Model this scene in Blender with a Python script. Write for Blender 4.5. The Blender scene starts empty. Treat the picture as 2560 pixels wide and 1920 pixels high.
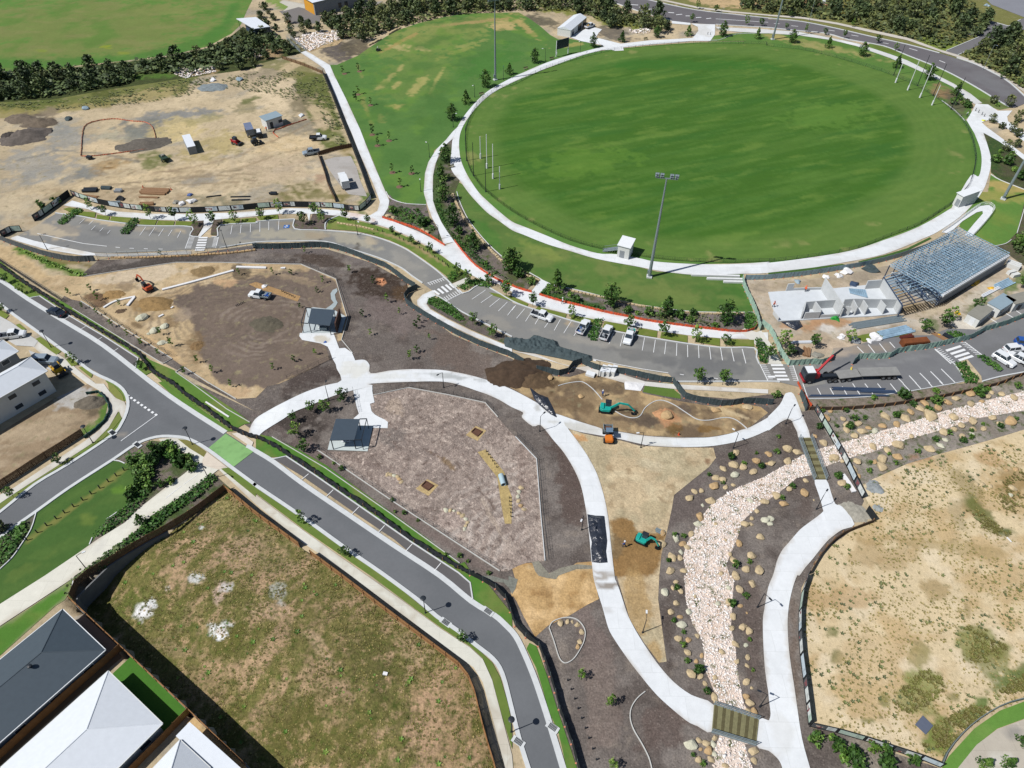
import bpy,bmesh,math,random
import numpy as np
from mathutils import Vector,Matrix,geometry
random.seed(7);RNG=np.random.default_rng(7)
R_=math.radians
scene=bpy.context.scene
COL=scene.collection
TS=3.45625
CAM_H,FPX,NAD=103.0,1775.0,(1258.0,2735.0)
_dn=np.array([(NAD[0]-1280)/FPX,-(NAD[1]-960)/FPX,-1.0]);_dn/=np.linalg.norm(_dn)
_up=-_dn;_f=np.array([0,0,-1.0]);_f=_f-_up*_f.dot(_up);_f/=np.linalg.norm(_f)
_rt=np.cross(_f,_up)
CR=np.array([_rt,_f,_up])
cam_d=bpy.data.cameras.new('camera');cam=bpy.data.objects.new('camera',cam_d);COL.objects.link(cam)
cam_d.sensor_fit='HORIZONTAL';cam_d.sensor_width=36;cam_d.lens=36*FPX/2560
cam_d.clip_start=1;cam_d.clip_end=8000
cam.matrix_world=Matrix([[*CR[0],0],[*CR[1],0],[*CR[2],CAM_H],[0,0,0,1]])
scene.camera=cam
SUN_AZ,SUN_EL=22.5,51.0
w=bpy.data.worlds.new('World');scene.world=w;w.use_nodes=True
nt=w.node_tree;nt.nodes.clear()
sky=nt.nodes.new('ShaderNodeTexSky');sky.sky_type='NISHITA';sky.sun_disc=False
sd=Vector((-math.cos(R_(SUN_AZ))*math.cos(R_(SUN_EL)),-math.sin(R_(SUN_AZ))*math.cos(R_(SUN_EL)),math.sin(R_(SUN_EL))))
sky.sun_elevation=R_(SUN_EL);sky.sun_rotation=math.atan2(sd.x,sd.y)
sky.air_density=1.0;sky.dust_density=0.6;sky.ozone_density=1.0
bg=nt.nodes.new('ShaderNodeBackground');bg.inputs[1].default_value=0.062
out=nt.nodes.new('ShaderNodeOutputWorld')
nt.links.new(sky.outputs[0],bg.inputs[0]);nt.links.new(bg.outputs[0],out.inputs[0])
sl=bpy.data.lights.new('sun','SUN');sl.energy=4.6;sl.angle=R_(0.5);sl.color=(1.0,0.965,0.91)
so=bpy.data.objects.new('sun',sl);COL.objects.link(so)
so.rotation_euler=(-sd).to_track_quat('-Z','Y').to_euler();so.location=(0,0,150)
scene.view_settings.view_transform='Standard';scene.view_settings.look='None'
scene.view_settings.exposure=0.42;scene.view_settings.gamma=1.0
scene.view_settings.use_curve_mapping=False
scene.cycles.max_bounces=5;scene.cycles.diffuse_bounces=2
K=1.62
def lin(c):
 c=c/255.0
 return c/12.92 if c<=.04045 else((c+.055)/1.055)**2.4
def A(r,g,b):return(min(.86,lin(r)/K),min(.86,lin(g)/K),min(.86,lin(b)/K))
def ray(p,z=0.0):
 d=CR@np.array([(p[0]-1280)/FPX,-(p[1]-960)/FPX,-1.0])
 t=(z-CAM_H)/d[2]
 return Vector((d[0]*t,d[1]*t,z))
def toks(s):
 c=r=0;F=False;o=[]
 for t in s.split():
  if ':' in t:
   h,t=t.split(':')
   if h=='F':F=True
   else:F=False;c,r=int(h[0]),int(h[1])
  x,y=map(float,t.split(','))
  o.append((x*2560/2212,y*1920/1659) if F else(c*640+x/TS,r*480+y/TS))
 return o
def W(s,z=0.0):return[ray(p,z) for p in toks(s)]
def W1(s,z=0.0):return ray(toks(s)[0],z)
def hgt(b,t):
 g=W1(b);q=toks(t)[0];lo=0
 return min((i*.05 for i in range(0,900)),key=lambda z:(ray(q,z)-g).xy.length)
def proj(x,y):
 """ground x,y arrays -> survey pixel arrays"""
 d=np.stack([x,y,np.full_like(x,-CAM_H)],0)
 c=CR.T@d
 return 1280+FPX*c[0]/-c[2],960-FPX*c[1]/-c[2]
def smooth(pts,n=4,closed=False):
 P=[Vector(p) for p in pts];L=len(P);o=[]
 for i in range(L if closed else L-1):
  p0=P[(i-1)%L] if closed or i>0 else P[0]
  p1=P[i];p2=P[(i+1)%L]
  p3=P[(i+2)%L] if closed or i+2<L else P[-1]
  for k in range(n):
   t=k/n
   o.append(.5*((2*p1)+(p2-p0)*t+(2*p0-5*p1+4*p2-p3)*t*t+(3*p1-p0-3*p2+p3)*t**3))
 if not closed:o.append(P[-1])
 return o
def resample(pts,step,closed=False):
 P=[Vector(p) for p in pts]
 if closed:P=P+[P[0]]
 o=[P[0].copy()];acc=0
 for a,b in zip(P,P[1:]):
  L=(b-a).length
  if L<1e-6:continue
  d=step-acc
  while d<=L:
   o.append(a.lerp(b,d/L));d+=step
  acc=L-(d-step)
 if not closed and(o[-1]-P[-1]).length>step*.3:o.append(P[-1].copy())
 return o
def offset(pts,d):
 o=[]
 for i,p in enumerate(pts):
  a=pts[max(0,i-1)];b=pts[min(len(pts)-1,i+1)]
  t=(b-a);t.z=0
  if t.length<1e-6:o.append(p.copy());continue
  t.normalize();o.append(p+Vector((-t.y,t.x,0))*d)
 return o
ORD='first second third fourth fifth sixth seventh eighth ninth tenth eleventh twelfth thirteenth fourteenth fifteenth sixteenth seventeenth eighteenth nineteenth twentieth'.split()
TENS={2:'twenty',3:'thirty',4:'forty',5:'fifty',6:'sixty',7:'seventy',8:'eighty',9:'ninety'}
TENTH={2:'twentieth',3:'thirtieth',4:'fortieth',5:'fiftieth',6:'sixtieth',7:'seventieth',8:'eightieth',9:'ninetieth'}
def nth(i):
 n=i+1
 if n<=20:return ORD[n-1]
 if n<100:return TENTH[n//10] if n%10==0 else TENS[n//10]+'-'+ORD[n%10-1]
 return 'hundred-and-'+nth(n-101) if n>100 else 'hundredth'
def _h(ix,iy,s):
 n=(ix.astype(np.int64)*374761393+iy.astype(np.int64)*668265263+s*1442695041)&0xffffffff
 n=((n^(n>>13))*1274126177)&0xffffffff
 return((n^(n>>16))&0xffff)/65535.0
def vn(x,y,s=0):
 xi=np.floor(x);yi=np.floor(y);fx=x-xi;fy=y-yi
 fx=fx*fx*(3-2*fx);fy=fy*fy*(3-2*fy)
 a=_h(xi,yi,s);b=_h(xi+1,yi,s);c=_h(xi,yi+1,s);d=_h(xi+1,yi+1,s)
 return(a*(1-fx)+b*fx)*(1-fy)+(c*(1-fx)+d*fx)*fy
def fbm(x,y,sc,s=0,oc=4):
 v=0;a=.5;t=0
 for i in range(oc):
  v=v+a*vn(x/sc*2**i+17.3*i,y/sc*2**i-9.1*i,s+i);t+=a;a*=.55
 return v/t
def sst(a,b,v):
 t=np.clip((v-a)/(b-a),0,1);return t*t*(3-2*t)
MATS={}
def _nodes(name):
 m=bpy.data.materials.new(name);m.use_nodes=True
 n=m.node_tree;b=n.nodes['Principled BSDF']
 return m,n,b
def mat(name,col,rough=.7,var=.12,scale=.6,metal=0,bump=0,bscale=None,spec=.3,fine=0,stretch=None):
 if name in MATS:return MATS[name]
 m,n,b=_nodes(name);L=n.links.new
 b.inputs['Roughness'].default_value=rough;b.inputs['Metallic'].default_value=metal
 b.inputs['Specular IOR Level'].default_value=spec
 b.inputs['Base Color'].default_value=(*col,1)
 tc=n.nodes.new('ShaderNodeTexCoord');src=tc.outputs['Object']
 if stretch:
  mp=n.nodes.new('ShaderNodeMapping');mp.inputs['Scale'].default_value=stretch;L(src,mp.inputs[0]);src=mp.outputs[0]
 if var:
  nz=n.nodes.new('ShaderNodeTexNoise');nz.inputs['Scale'].default_value=scale;nz.inputs['Detail'].default_value=6
  nz.inputs['Roughness'].default_value=.65;L(src,nz.inputs['Vector'])
  mr=n.nodes.new('ShaderNodeMapRange');mr.inputs[1].default_value=.3;mr.inputs[2].default_value=.7
  mr.inputs[3].default_value=1-var;mr.inputs[4].default_value=1+var;L(nz.outputs[0],mr.inputs[0])
  mx=n.nodes.new('ShaderNodeVectorMath');mx.operation='SCALE';mx.inputs[0].default_value=col
  L(mr.outputs[0],mx.inputs['Scale']);L(mx.outputs[0],b.inputs['Base Color'])
 if bump:
  bz=n.nodes.new('ShaderNodeTexNoise');bz.inputs['Scale'].default_value=bscale or scale*6;bz.inputs['Detail'].default_value=4
  L(src,bz.inputs['Vector'])
  bp=n.nodes.new('ShaderNodeBump');bp.inputs['Strength'].default_value=bump;bp.inputs['Distance'].default_value=.1
  L(bz.outputs[0],bp.inputs['Height']);L(bp.outputs[0],b.inputs['Normal'])
 MATS[name]=m
 return m
def earth(name,rough=.95,f1=(1.6,.18),f2=(.35,.14),bump=.5,bdist=.15,hue=None,streak=None,f3=(6,.12),slabs=0):
 """ground cover: painted mesh colour times noise at three sizes, with relief; hue = (colour, scale, lo, hi) mixes speckles in"""
 if name in MATS:return MATS[name]
 m,n,b=_nodes(name);L=n.links.new
 b.inputs['Roughness'].default_value=rough;b.inputs['Specular IOR Level'].default_value=.15
 at=n.nodes.new('ShaderNodeAttribute');at.attribute_name='Col'
 geo=n.nodes.new('ShaderNodeTexCoord');src=geo.outputs['Object']
 cur=at.outputs['Color']
 def noise(sc,det=5,vec=src,rg=.62):
  z=n.nodes.new('ShaderNodeTexNoise');z.inputs['Scale'].default_value=sc;z.inputs['Detail'].default_value=det
  z.inputs['Roughness'].default_value=rg;L(vec,z.inputs['Vector']);return z.outputs[0]
 def mul(cur,fac,lo,hi):
  mr=n.nodes.new('ShaderNodeMapRange');mr.inputs[1].default_value=.28;mr.inputs[2].default_value=.72
  mr.inputs[3].default_value=lo;mr.inputs[4].default_value=hi;L(fac,mr.inputs[0])
  v=n.nodes.new('ShaderNodeVectorMath');v.operation='SCALE';L(cur,v.inputs[0]);L(mr.outputs[0],v.inputs['Scale'])
  return v.outputs[0]
 if hue:
  for(hc,hs,lo,hi) in hue:
   mr=n.nodes.new('ShaderNodeMapRange');mr.inputs[1].default_value=lo;mr.inputs[2].default_value=hi
   L(noise(hs,6),mr.inputs[0])
   mx=n.nodes.new('ShaderNodeMix');mx.data_type='RGBA'
   L(mr.outputs[0],mx.inputs[0]);L(cur,mx.inputs[6]);mx.inputs[7].default_value=(*hc,1)
   cur=mx.outputs[2]
 for sc,am in(f1,f2,f3):
  if am:cur=mul(cur,noise(sc),1-am,1+am)
 if streak:
  (ang,sx,sy,am)=streak
  mp=n.nodes.new('ShaderNodeMapping');mp.inputs['Rotation'].default_value=(0,0,-ang);mp.inputs['Scale'].default_value=(1,1,1)
  L(src,mp.inputs[0])
  m2=n.nodes.new('ShaderNodeMapping');m2.inputs['Scale'].default_value=(sx,sy,1);L(mp.outputs[0],m2.inputs[0])
  cur=mul(cur,noise(1.0,4,m2.outputs[0]),1-am,1+am)
 if slabs:
  bk=n.nodes.new('ShaderNodeTexBrick');bk.inputs['Scale'].default_value=1;bk.inputs['Brick Width'].default_value=slabs;bk.inputs['Row Height'].default_value=slabs*.8
  bk.inputs['Mortar Size'].default_value=.035;bk.inputs['Mortar Smooth'].default_value=.3;bk.inputs['Color1'].default_value=(1,1,1,1);bk.inputs['Color2'].default_value=(.955,.955,.95,1);bk.inputs['Mortar'].default_value=(.84,.84,.83,1)
  L(src,bk.inputs['Vector']);vm=n.nodes.new('ShaderNodeVectorMath');vm.operation='MULTIPLY';L(cur,vm.inputs[0]);L(bk.outputs[0],vm.inputs[1]);cur=vm.outputs[0]
 L(cur,b.inputs['Base Color'])
 if bump:
  bp=n.nodes.new('ShaderNodeBump');bp.inputs['Strength'].default_value=bump;bp.inputs['Distance'].default_value=bdist
  L(noise(f1[0]*2.2,5),bp.inputs['Height']);L(bp.outputs[0],b.inputs['Normal'])
 MATS[name]=m
 return m
def leafmat(name,c1,c2,c3=None):
 if name in MATS:return MATS[name]
 m,n,b=_nodes(name);L=n.links.new
 b.inputs['Roughness'].default_value=.6;b.inputs['Specular IOR Level'].default_value=.25
 at=n.nodes.new('ShaderNodeAttribute');at.attribute_name='tone'
 oi=n.nodes.new('ShaderNodeObjectInfo')
 ad=n.nodes.new('ShaderNodeMath');ad.operation='MULTIPLY_ADD';ad.inputs[1].default_value=.35
 L(oi.outputs['Random'],ad.inputs[0]);L(at.outputs['Fac'],ad.inputs[2])
 rp=n.nodes.new('ShaderNodeValToRGB');e=rp.color_ramp.elements
 e[0].position=.1;e[0].color=(*c1,1);e[1].position=1.1 if False else 1.0;e[1].color=(*(c3 or c2),1)
 if c3:x=e.new(.6);x.color=(*c2,1)
 L(ad.outputs[0],rp.inputs[0]);L(rp.outputs[0],b.inputs['Base Color'])
 MATS[name]=m
 return m
class MB:
 def __init__(s):s.v=[];s.f=[];s.m=[];s.M=None;s.mi=0
 def add(s,vs,fs,mi=None):
  b=len(s.v)
  if s.M is not None:vs=[s.M@Vector(v) for v in vs]
  s.v+=[tuple(v) for v in vs];s.f+=[tuple(i+b for i in f) for f in fs]
  s.m+=[s.mi if mi is None else mi]*len(fs)
  return s
 def box(s,c,d,rz=0,mi=None,taper=1.0):
  x,y,z=d[0]/2,d[1]/2,d[2]/2;co,si=math.cos(rz),math.sin(rz);vs=[]
  for k in(-1,1):
   t=taper if k>0 else 1
   for i,j in((-1,-1),(1,-1),(1,1),(-1,1)):
    a,b=i*x*t,j*y*t
    vs.append((c[0]+a*co-b*si,c[1]+a*si+b*co,c[2]+k*z))
  return s.add(vs,[(0,3,2,1),(4,5,6,7),(0,1,5,4),(1,2,6,5),(2,3,7,6),(3,0,4,7)],mi)
 def bar(s,a,b,r=.05,r2=None,n=4,mi=None,cap=True):
  a=Vector(a);b=Vector(b);d=b-a
  if d.length<1e-6:return s
  q=d.to_track_quat('Z','Y');r2=r if r2 is None else r2;vs=[]
  for p,rr in((a,r),(b,r2)):
   for i in range(n):
    t=2*math.pi*(i+.5)/n;vs.append(p+q@Vector((math.cos(t)*rr,math.sin(t)*rr,0)))
  fs=[(i,(i+1)%n,n+(i+1)%n,n+i) for i in range(n)]
  if cap:fs+=[tuple(range(n-1,-1,-1)),tuple(range(n,2*n))]
  return s.add(vs,fs,mi)
 def beam(s,a,b,w,h,mi=None):
  """box along a-b, width w sideways, height h up"""
  a=Vector(a);b=Vector(b);d=(b-a)
  if d.length<1e-6:return s
  d.normalize();sd_=Vector((0,0,1)).cross(d)
  if sd_.length<1e-3:sd_=Vector((1,0,0))
  sd_.normalize();u=d.cross(sd_)
  vs=[]
  for p in(a,b):
   for i,j in((-1,-1),(1,-1),(1,1),(-1,1)):vs.append(p+sd_*(i*w/2)+u*(j*h/2))
  return s.add(vs,[(0,3,2,1),(4,5,6,7),(0,1,5,4),(1,2,6,5),(2,3,7,6),(3,0,4,7)],mi)
 def prism(s,poly,z0,z1,mi=None):
  n=len(poly);vs=[(p[0],p[1],z0) for p in poly]+[(p[0],p[1],z1) for p in poly]
  a=sum(poly[i][0]*poly[(i+1)%n][1]-poly[(i+1)%n][0]*poly[i][1] for i in range(n))
  fs=[tuple(range(n-1,-1,-1)),tuple(range(n,2*n))]+[(i,(i+1)%n,n+(i+1)%n,n+i) for i in range(n)]
  if a<0:fs=[tuple(reversed(f)) for f in fs]
  return s.add(vs,fs,mi)
 def quad(s,*p,mi=None):return s.add(p,[tuple(range(len(p)))],mi)
 def ribbon(s,pts,w,z0,z1,mi=None,closed=False):
  """strip with height along a line"""
  P=list(pts)
  l=offset(P,w/2);r=offset(P,-w/2);n=len(P);vs=[]
  for i in range(n):vs+=[(l[i].x,l[i].y,z0),(l[i].x,l[i].y,z1),(r[i].x,r[i].y,z1),(r[i].x,r[i].y,z0)]
  fs=[]
  for i in range(n-1):
   a=4*i;b=a+4
   fs+=[(a,b,b+1,a+1),(a+1,b+1,b+2,a+2),(a+2,b+2,b+3,a+3)]
  fs+=[(0,1,2,3),(4*n-1,4*n-2,4*n-3,4*n-4)]
  return s.add(vs,fs,mi)
 def wallstrip(s,pts,z0,z1,mi=None):
  n=len(pts);vs=[(p[0],p[1],z0) for p in pts]+[(p[0],p[1],z1) for p in pts]
  return s.add(vs,[(i,i+1,n+i+1,n+i) for i in range(n-1)],mi)
 def lathe(s,prof,n=8,c=(0,0,0),mi=None):
  vs=[]
  for r,z in prof:
   for i in range(n):
    t=2*math.pi*i/n;vs.append((c[0]+r*math.cos(t),c[1]+r*math.sin(t),c[2]+z))
  fs=[(k*n+i,k*n+(i+1)%n,(k+1)*n+(i+1)%n,(k+1)*n+i) for k in range(len(prof)-1) for i in range(n)]
  fs+=[tuple(range(n-1,-1,-1)),tuple(range((len(prof)-1)*n,len(prof)*n))]
  return s.add(vs,fs,mi)
 def wheel(s,c,r,w,mi=None,n=12):
  vs=[]
  for k in(-1,1):
   for i in range(n):
    t=2*math.pi*i/n;vs.append((c[0]+r*math.cos(t),c[1]+k*w/2,c[2]+r*math.sin(t)))
  return s.add(vs,[(i,(i+1)%n,n+(i+1)%n,n+i) for i in range(n)]+[tuple(range(n-1,-1,-1)),tuple(range(n,2*n))],mi)
 def loft(s,secs,mi=None,caps=True):
  n=len(secs[0]);vs=[p for q in secs for p in q]
  fs=[(k*n+i,k*n+(i+1)%n,(k+1)*n+(i+1)%n,(k+1)*n+i) for k in range(len(secs)-1) for i in range(n)]
  if caps:fs+=[tuple(range(n-1,-1,-1)),tuple(range((len(secs)-1)*n,len(secs)*n))]
  return s.add(vs,fs,mi)
 def mesh(s,name,mats):
  me=bpy.data.meshes.new(name);me.from_pydata(s.v,[],s.f)
  for m in mats if isinstance(mats,(list,tuple)) else[mats]:me.materials.append(m)
  if any(s.m):me.polygons.foreach_set('material_index',s.m)
  me.update();return me
 def build(s,name,mats,parent=None,**kw):
  return link(name,s.mesh(name,mats),parent,**kw)
def link(name,me,parent=None,loc=None,rz=None,**kw):
 o=bpy.data.objects.new(name,me);COL.objects.link(o)
 if parent is not None:o.parent=parent
 if loc is not None:o.location=loc
 if rz is not None:o.rotation_euler=(0,0,rz)
 for k,v in kw.items():
  if v is not None:o[k]=v
 return o
def shade_smooth(o,ang=40):
 o.data.polygons.foreach_set('use_smooth',[True]*len(o.data.polygons))
def bevel(me_or_o,w=.03,seg=1):
 me=me_or_o.data if hasattr(me_or_o,'data') else me_or_o
 bm=bmesh.new();bm.from_mesh(me)
 es=[e for e in bm.edges if len(e.link_faces)==2 and e.calc_face_angle(0)>.5]
 bmesh.ops.bevel(bm,geom=es,offset=w,segments=seg,affect='EDGES',clamp_overlap=True)
 bm.to_mesh(me);bm.free()
def thing(name,label,cat,loc=(0,0,0),rz=0,group=None,sc=1.0):
 o=bpy.data.objects.new(name,None);COL.objects.link(o);o.empty_display_size=.3
 o.location=loc;o.rotation_euler=(0,0,rz);o.scale=(sc,sc,sc)
 o['label']=label;o['category']=cat
 if group:o['group']=group
 return o
CH={}
def kids(o):
 return[c for c in bpy.data.objects if c.parent==o]
def proto(root):
 """remember a finished thing so that it can be copied"""
 ks=[(c,kids(c)) for c in kids(root)]
 return{'root':root,'kids':ks,'used':False}
def place(pr,loc,rz=0,sc=1.0,label=None,group=None,over=None,tilt=None):
 """first call moves the thing itself, later calls copy it with its parts"""
 r0=pr['root']
 if not pr['used']:pr['used']=True;r=r0;ks=pr['kids'];first=True
 else:
  r=r0.copy();COL.objects.link(r);first=False
  for c,g in pr['kids']:
   c2=c.copy();COL.objects.link(c2);c2.parent=r
   for d in g:d2=d.copy();COL.objects.link(d2);d2.parent=c2
 r.location=loc;r.rotation_euler=(0,0,rz) if tilt is None else tilt
 r.scale=(sc,sc,sc) if not isinstance(sc,tuple) else sc
 if label:r['label']=label
 if group:r['group']=group
 return r
def struct(name,mb,mats,**kw):return mb.build(name,mats,kind='structure',**kw)
LV={}
def zlev(level):
 k=LV.get(level,0);LV[level]=k+1
 return level*.02+k*.001
def inside(px,py,poly):
 n=len(poly);c=np.zeros(px.shape,bool);j=n-1
 for i in range(n):
  xi,yi=poly[i][0],poly[i][1];xj,yj=poly[j][0],poly[j][1]
  if yi!=yj:
   c^=((yi>py)!=(yj>py))&(px<(xj-xi)*(py-yi)/(yj-yi)+xi)
  j=i
 return c
def segdist(px,py,pts,closed):
 d=np.full(px.shape,1e9);n=len(pts)
 for i in range(n if closed else n-1):
  ax,ay=pts[i][0],pts[i][1];bx,by=pts[(i+1)%n][0],pts[(i+1)%n][1]
  ux,uy=bx-ax,by-ay;L=ux*ux+uy*uy+1e-9
  t=np.clip(((px-ax)*ux+(py-ay)*uy)/L,0,1)
  d=np.minimum(d,np.hypot(px-ax-t*ux,py-ay-t*uy))
 return d
def paint(x,y,base,ops,seed=0):
 """colour of each ground point: base colour plus soft irregular patches given on the survey sheets"""
 u,v=proj(x,y)
 base=np.array(A(*base) if max(base)>1 else base)
 c=np.tile(base,(len(x),1))
 wx=fbm(x,y,6,seed+3,4)-.5;wy=(fbm(x,y,2.2,seed+9,5)-.5)*1.7+(fbm(x,y,.8,seed+19,3)-.5)*.7
 for k,op in enumerate(ops):
  if op[0]=='noise':
   _,rgb,sc,lo,hi,am=op[:6]
   xx,yy=x,y
   if len(op)>6:
    a,st=op[6];xx=x*math.cos(a)+y*math.sin(a);yy=(-x*math.sin(a)+y*math.cos(a))*st
   m=sst(lo,hi,fbm(xx,yy,sc,seed+31*k,5))*am
  elif op[0]=='rings':
   _,t,X,Y,rx,ry,an,rgb,am,nr=op
   cx,cy=toks('%s:%f,%f'%(t,X,Y))[0];du=(u-cx)*TS;dv=(v-cy)*TS;a=R_(an)
   rr=np.hypot((du*math.cos(a)+dv*math.sin(a))/rx,(-du*math.sin(a)+dv*math.cos(a))/ry)+wx*.25
   m=sst(.35,.9,.5+.5*np.sin(rr*nr*6.28))*sst(1.1,.8,rr)*sst(.15,.35,rr)*am*sst(.3,.6,fbm(x,y,4,seed+50+k))
  elif op[0]=='line':
   _,s,hw,rgb,am=op[:5]
   P=toks(s);dd=segdist(u,v,P,False)/(hw/TS)+(wx*1.2+wy*.9)
   m=sst(1.1,.6,dd)*am
  elif op[0]=='poly':
   _,s,fe,rgb,am=op[:5]
   P=toks(s);dd=segdist(u,v,P,True)/(fe/TS);dd=np.where(inside(u,v,P),dd,-dd)
   m=sst(-.5,.5,dd+(wx*2.2+wy*1.6))*am
  else:
   t,X,Y,rx,ry,an,rgb,am=op[:8]
   cx,cy=toks('%s:%f,%f'%(t,X,Y))[0];sc=TS*(1 if t!='F' else 2212/2560/TS)
   du=(u-cx)*sc;dv=(v-cy)*sc;a=R_(an)
   p=(du*math.cos(a)+dv*math.sin(a))/rx;q=(-du*math.sin(a)+dv*math.cos(a))/ry
   dd=np.hypot(p,q)+(wx*1.0+wy*.9)
   m=sst(1.05,.72,dd)*am*(.8+.4*(wy+.5)).clip(0,1)
  c=c*(1-m[:,None])+np.array(A(*rgb))[None,:]*m[:,None]
 g=c.mean(1)[:,None];k=(c[:,0]>c[:,1]*1.04)[:,None]*.03
 return c*(1-k)+g*k
def setcol(me,c):
 at=me.color_attributes.new('Col','FLOAT_COLOR','POINT')
 a=np.ones((len(c),4),np.float32);a[:,:3]=c
 at.data.foreach_set('color',a.ravel())
def sheet(name,pts,level,material,base=None,ops=(),res=0,seed=0,z=None,hole=None,relief=None,**kw):
 """pts: world points of the outline"""
 P=[Vector((p[0],p[1])) for p in pts]
 Q=[P[0]]
 for p in P[1:]:
  if(p-Q[-1]).length>.02:Q.append(p)
 if(Q[0]-Q[-1]).length<.02:Q.pop()
 if z is None:z=zlev(level)
 if res:
  Q=[Vector((p.x,p.y)) for p in dens(Q,res*1.5)]
 vs=list(Q);es=[(i,(i+1)%len(Q)) for i in range(len(Q))]
 faces=[list(range(len(Q)))]
 if res:
  xs=[p.x for p in Q];ys=[p.y for p in Q]
  gx,gy=np.meshgrid(np.arange(min(xs),max(xs),res),np.arange(min(ys),max(ys),res*.866))
  gx[1::2]+=res/2
  gx=gx.ravel();gy=gy.ravel()
  gx=gx+RNG.uniform(-.12,.12,gx.shape)*res;gy=gy+RNG.uniform(-.12,.12,gy.shape)*res
  k=inside(gx,gy,Q);gx,gy=gx[k],gy[k]
  k=segdist(gx,gy,Q,True)>res*.4;gx,gy=gx[k],gy[k]
  vs+=[Vector((a,b)) for a,b in zip(gx,gy)]
 r=geometry.delaunay_2d_cdt(vs,es,faces,1,1e-5)
 V=np.array([(p.x,p.y,z) for p in r[0]])
 me=bpy.data.meshes.new(name)
 F=[tuple(f) for f in r[2]]
 a=V[F[0][1]]-V[F[0][0]];b=V[F[0][2]]-V[F[0][0]]
 if a[0]*b[1]-a[1]*b[0]<0:F=[f[::-1] for f in F]
 if relief is not None:V[:,2]+=relief(V[:,0],V[:,1],segdist(V[:,0],V[:,1],Q,True))
 me.from_pydata(V.tolist(),[],F);me.materials.append(material);me.update()
 if base is not None:
  c=paint(V[:,0],V[:,1],base,ops,seed)
  if 'path' in name:
   e=sst(.5,0,segdist(V[:,0],V[:,1],Q,True))*sst(.42,.62,fbm(V[:,0],V[:,1],5,77))*.45
   c=c*(1-e[:,None])+np.array(A(178,162,140))*e[:,None]
  setcol(me,c)
 if relief is not None:me.polygons.foreach_set('use_smooth',[True]*len(me.polygons))
 kw.setdefault('kind','structure')
 return link(name,me,None,**kw)
def dens(P,step):
 o=[]
 for a,b in zip(P,P[1:]+P[:1]):
  n=max(1,int((b-a).length/step))
  o+=[a.lerp(b,i/n) for i in range(n)]
 return o
def scatter(name,tv,tf,pos,scale,rot,material,tone=None,tilt=None,parent=None,**kw):
 """many small pieces in one mesh (stuff): template verts tv, faces tf"""
 tv=np.array(tv,float);n=len(pos);m=len(tv)
 pos=np.array(pos,float);scale=np.array(scale,float).reshape(n,-1)
 if scale.shape[1]==1:scale=np.repeat(scale,3,1)
 c,s=np.cos(rot),np.sin(rot)
 v=tv[None]*scale[:,None,:]
 if tilt is not None:
  ct,st=np.cos(tilt)[:,None],np.sin(tilt)[:,None]
  y=v[...,1]*ct-v[...,2]*st;z=v[...,1]*st+v[...,2]*ct;v=np.stack([v[...,0],y,z],-1)
 x=v[...,0]*c[:,None]-v[...,1]*s[:,None];y=v[...,0]*s[:,None]+v[...,1]*c[:,None]
 v=np.stack([x,y,v[...,2]],-1)+pos[:,None,:]
 k=len(tf[0]);tf=np.array(tf);f=(tf[None]+(np.arange(n)*m)[:,None,None]).reshape(-1,k)
 me=bpy.data.meshes.new(name)
 me.vertices.add(n*m);me.vertices.foreach_set('co',v.astype(np.float32).ravel())
 me.loops.add(f.size);me.loops.foreach_set('vertex_index',f.astype(np.int32).ravel())
 me.polygons.add(len(f));me.polygons.foreach_set('loop_start',np.arange(0,f.size,k,dtype=np.int32))
 me.materials.append(material)
 me.update(calc_edges=True)
 if tone is not None:
  at=me.attributes.new('tone','FLOAT','POINT');at.data.foreach_set('value',np.repeat(tone,m).astype(np.float32))
 return link(name,me,parent,**kw)
def inpoly_random(pts,n,rng=RNG):
 xs=[p[0] for p in pts];ys=[p[1] for p in pts]
 X=[];Y=[]
 c=0
 while c<n:
  x=rng.uniform(min(xs),max(xs),n*2);y=rng.uniform(min(ys),max(ys),n*2)
  k=inside(x,y,pts);X.append(x[k]);Y.append(y[k]);c+=k.sum()
 return np.concatenate(X)[:n],np.concatenate(Y)[:n]
GRASSY=earth('rough_grass_ground',f1=(1.4,.28),f2=(.25,.12),f3=(5,.2),bump=.6)
m_base=earth('bare_soil_ground',f1=(1.1,.13),f2=(.22,.12),f3=(5,.10),bump=.5,hue=[(A(150,140,110),.5,.56,.72)])
m_lawn=earth('mown_lawn',f1=(1.0,.07),f2=(.12,.08),f3=(7,.10),bump=.2,bdist=.05)
m_oval=earth('oval_turf',f1=(.6,.05),f2=(.09,.05),f3=(6,.07),bump=.12,bdist=.04)
m_mulch=earth('bark_mulch',f1=(1.2,.16),f2=(.3,.10),f3=(3.6,.34),bump=.9,bdist=.14,hue=[(A(148,138,130),2.2,.58,.74)])
m_play=earth('chipped_mulch',f1=(1.3,.2),f2=(.3,.10),f3=(5,.24),bump=1,bdist=.3,streak=(.7,.45,2.2,.16),hue=[(A(128,112,104),.8,.52,.68),(A(210,194,182),1.3,.56,.74)])
m_mat=earth('jute_matting',f1=(1.2,.16),f2=(.25,.12),f3=(3.5,.24),bump=.5,streak=(.6,2.5,.5,.08))
m_sand=earth('sandy_lot',f1=(1.5,.10),f2=(.2,.08),f3=(7,.12),bump=.5,hue=[(A(150,138,100),1.1,.57,.68),(A(112,118,76),.8,.64,.76)])
m_weed=earth('weedy_lot',f1=(1.2,.26),f2=(.25,.14),f3=(4,.3),bump=1,bdist=.2,hue=[(A(176,148,116),.5,.53,.70),(A(84,94,42),1.1,.48,.68)])
m_asph=earth('asphalt',rough=.9,f1=(2,.04),f2=(.12,.06),f3=(14,.07),bump=.12,bdist=.02)
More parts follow.
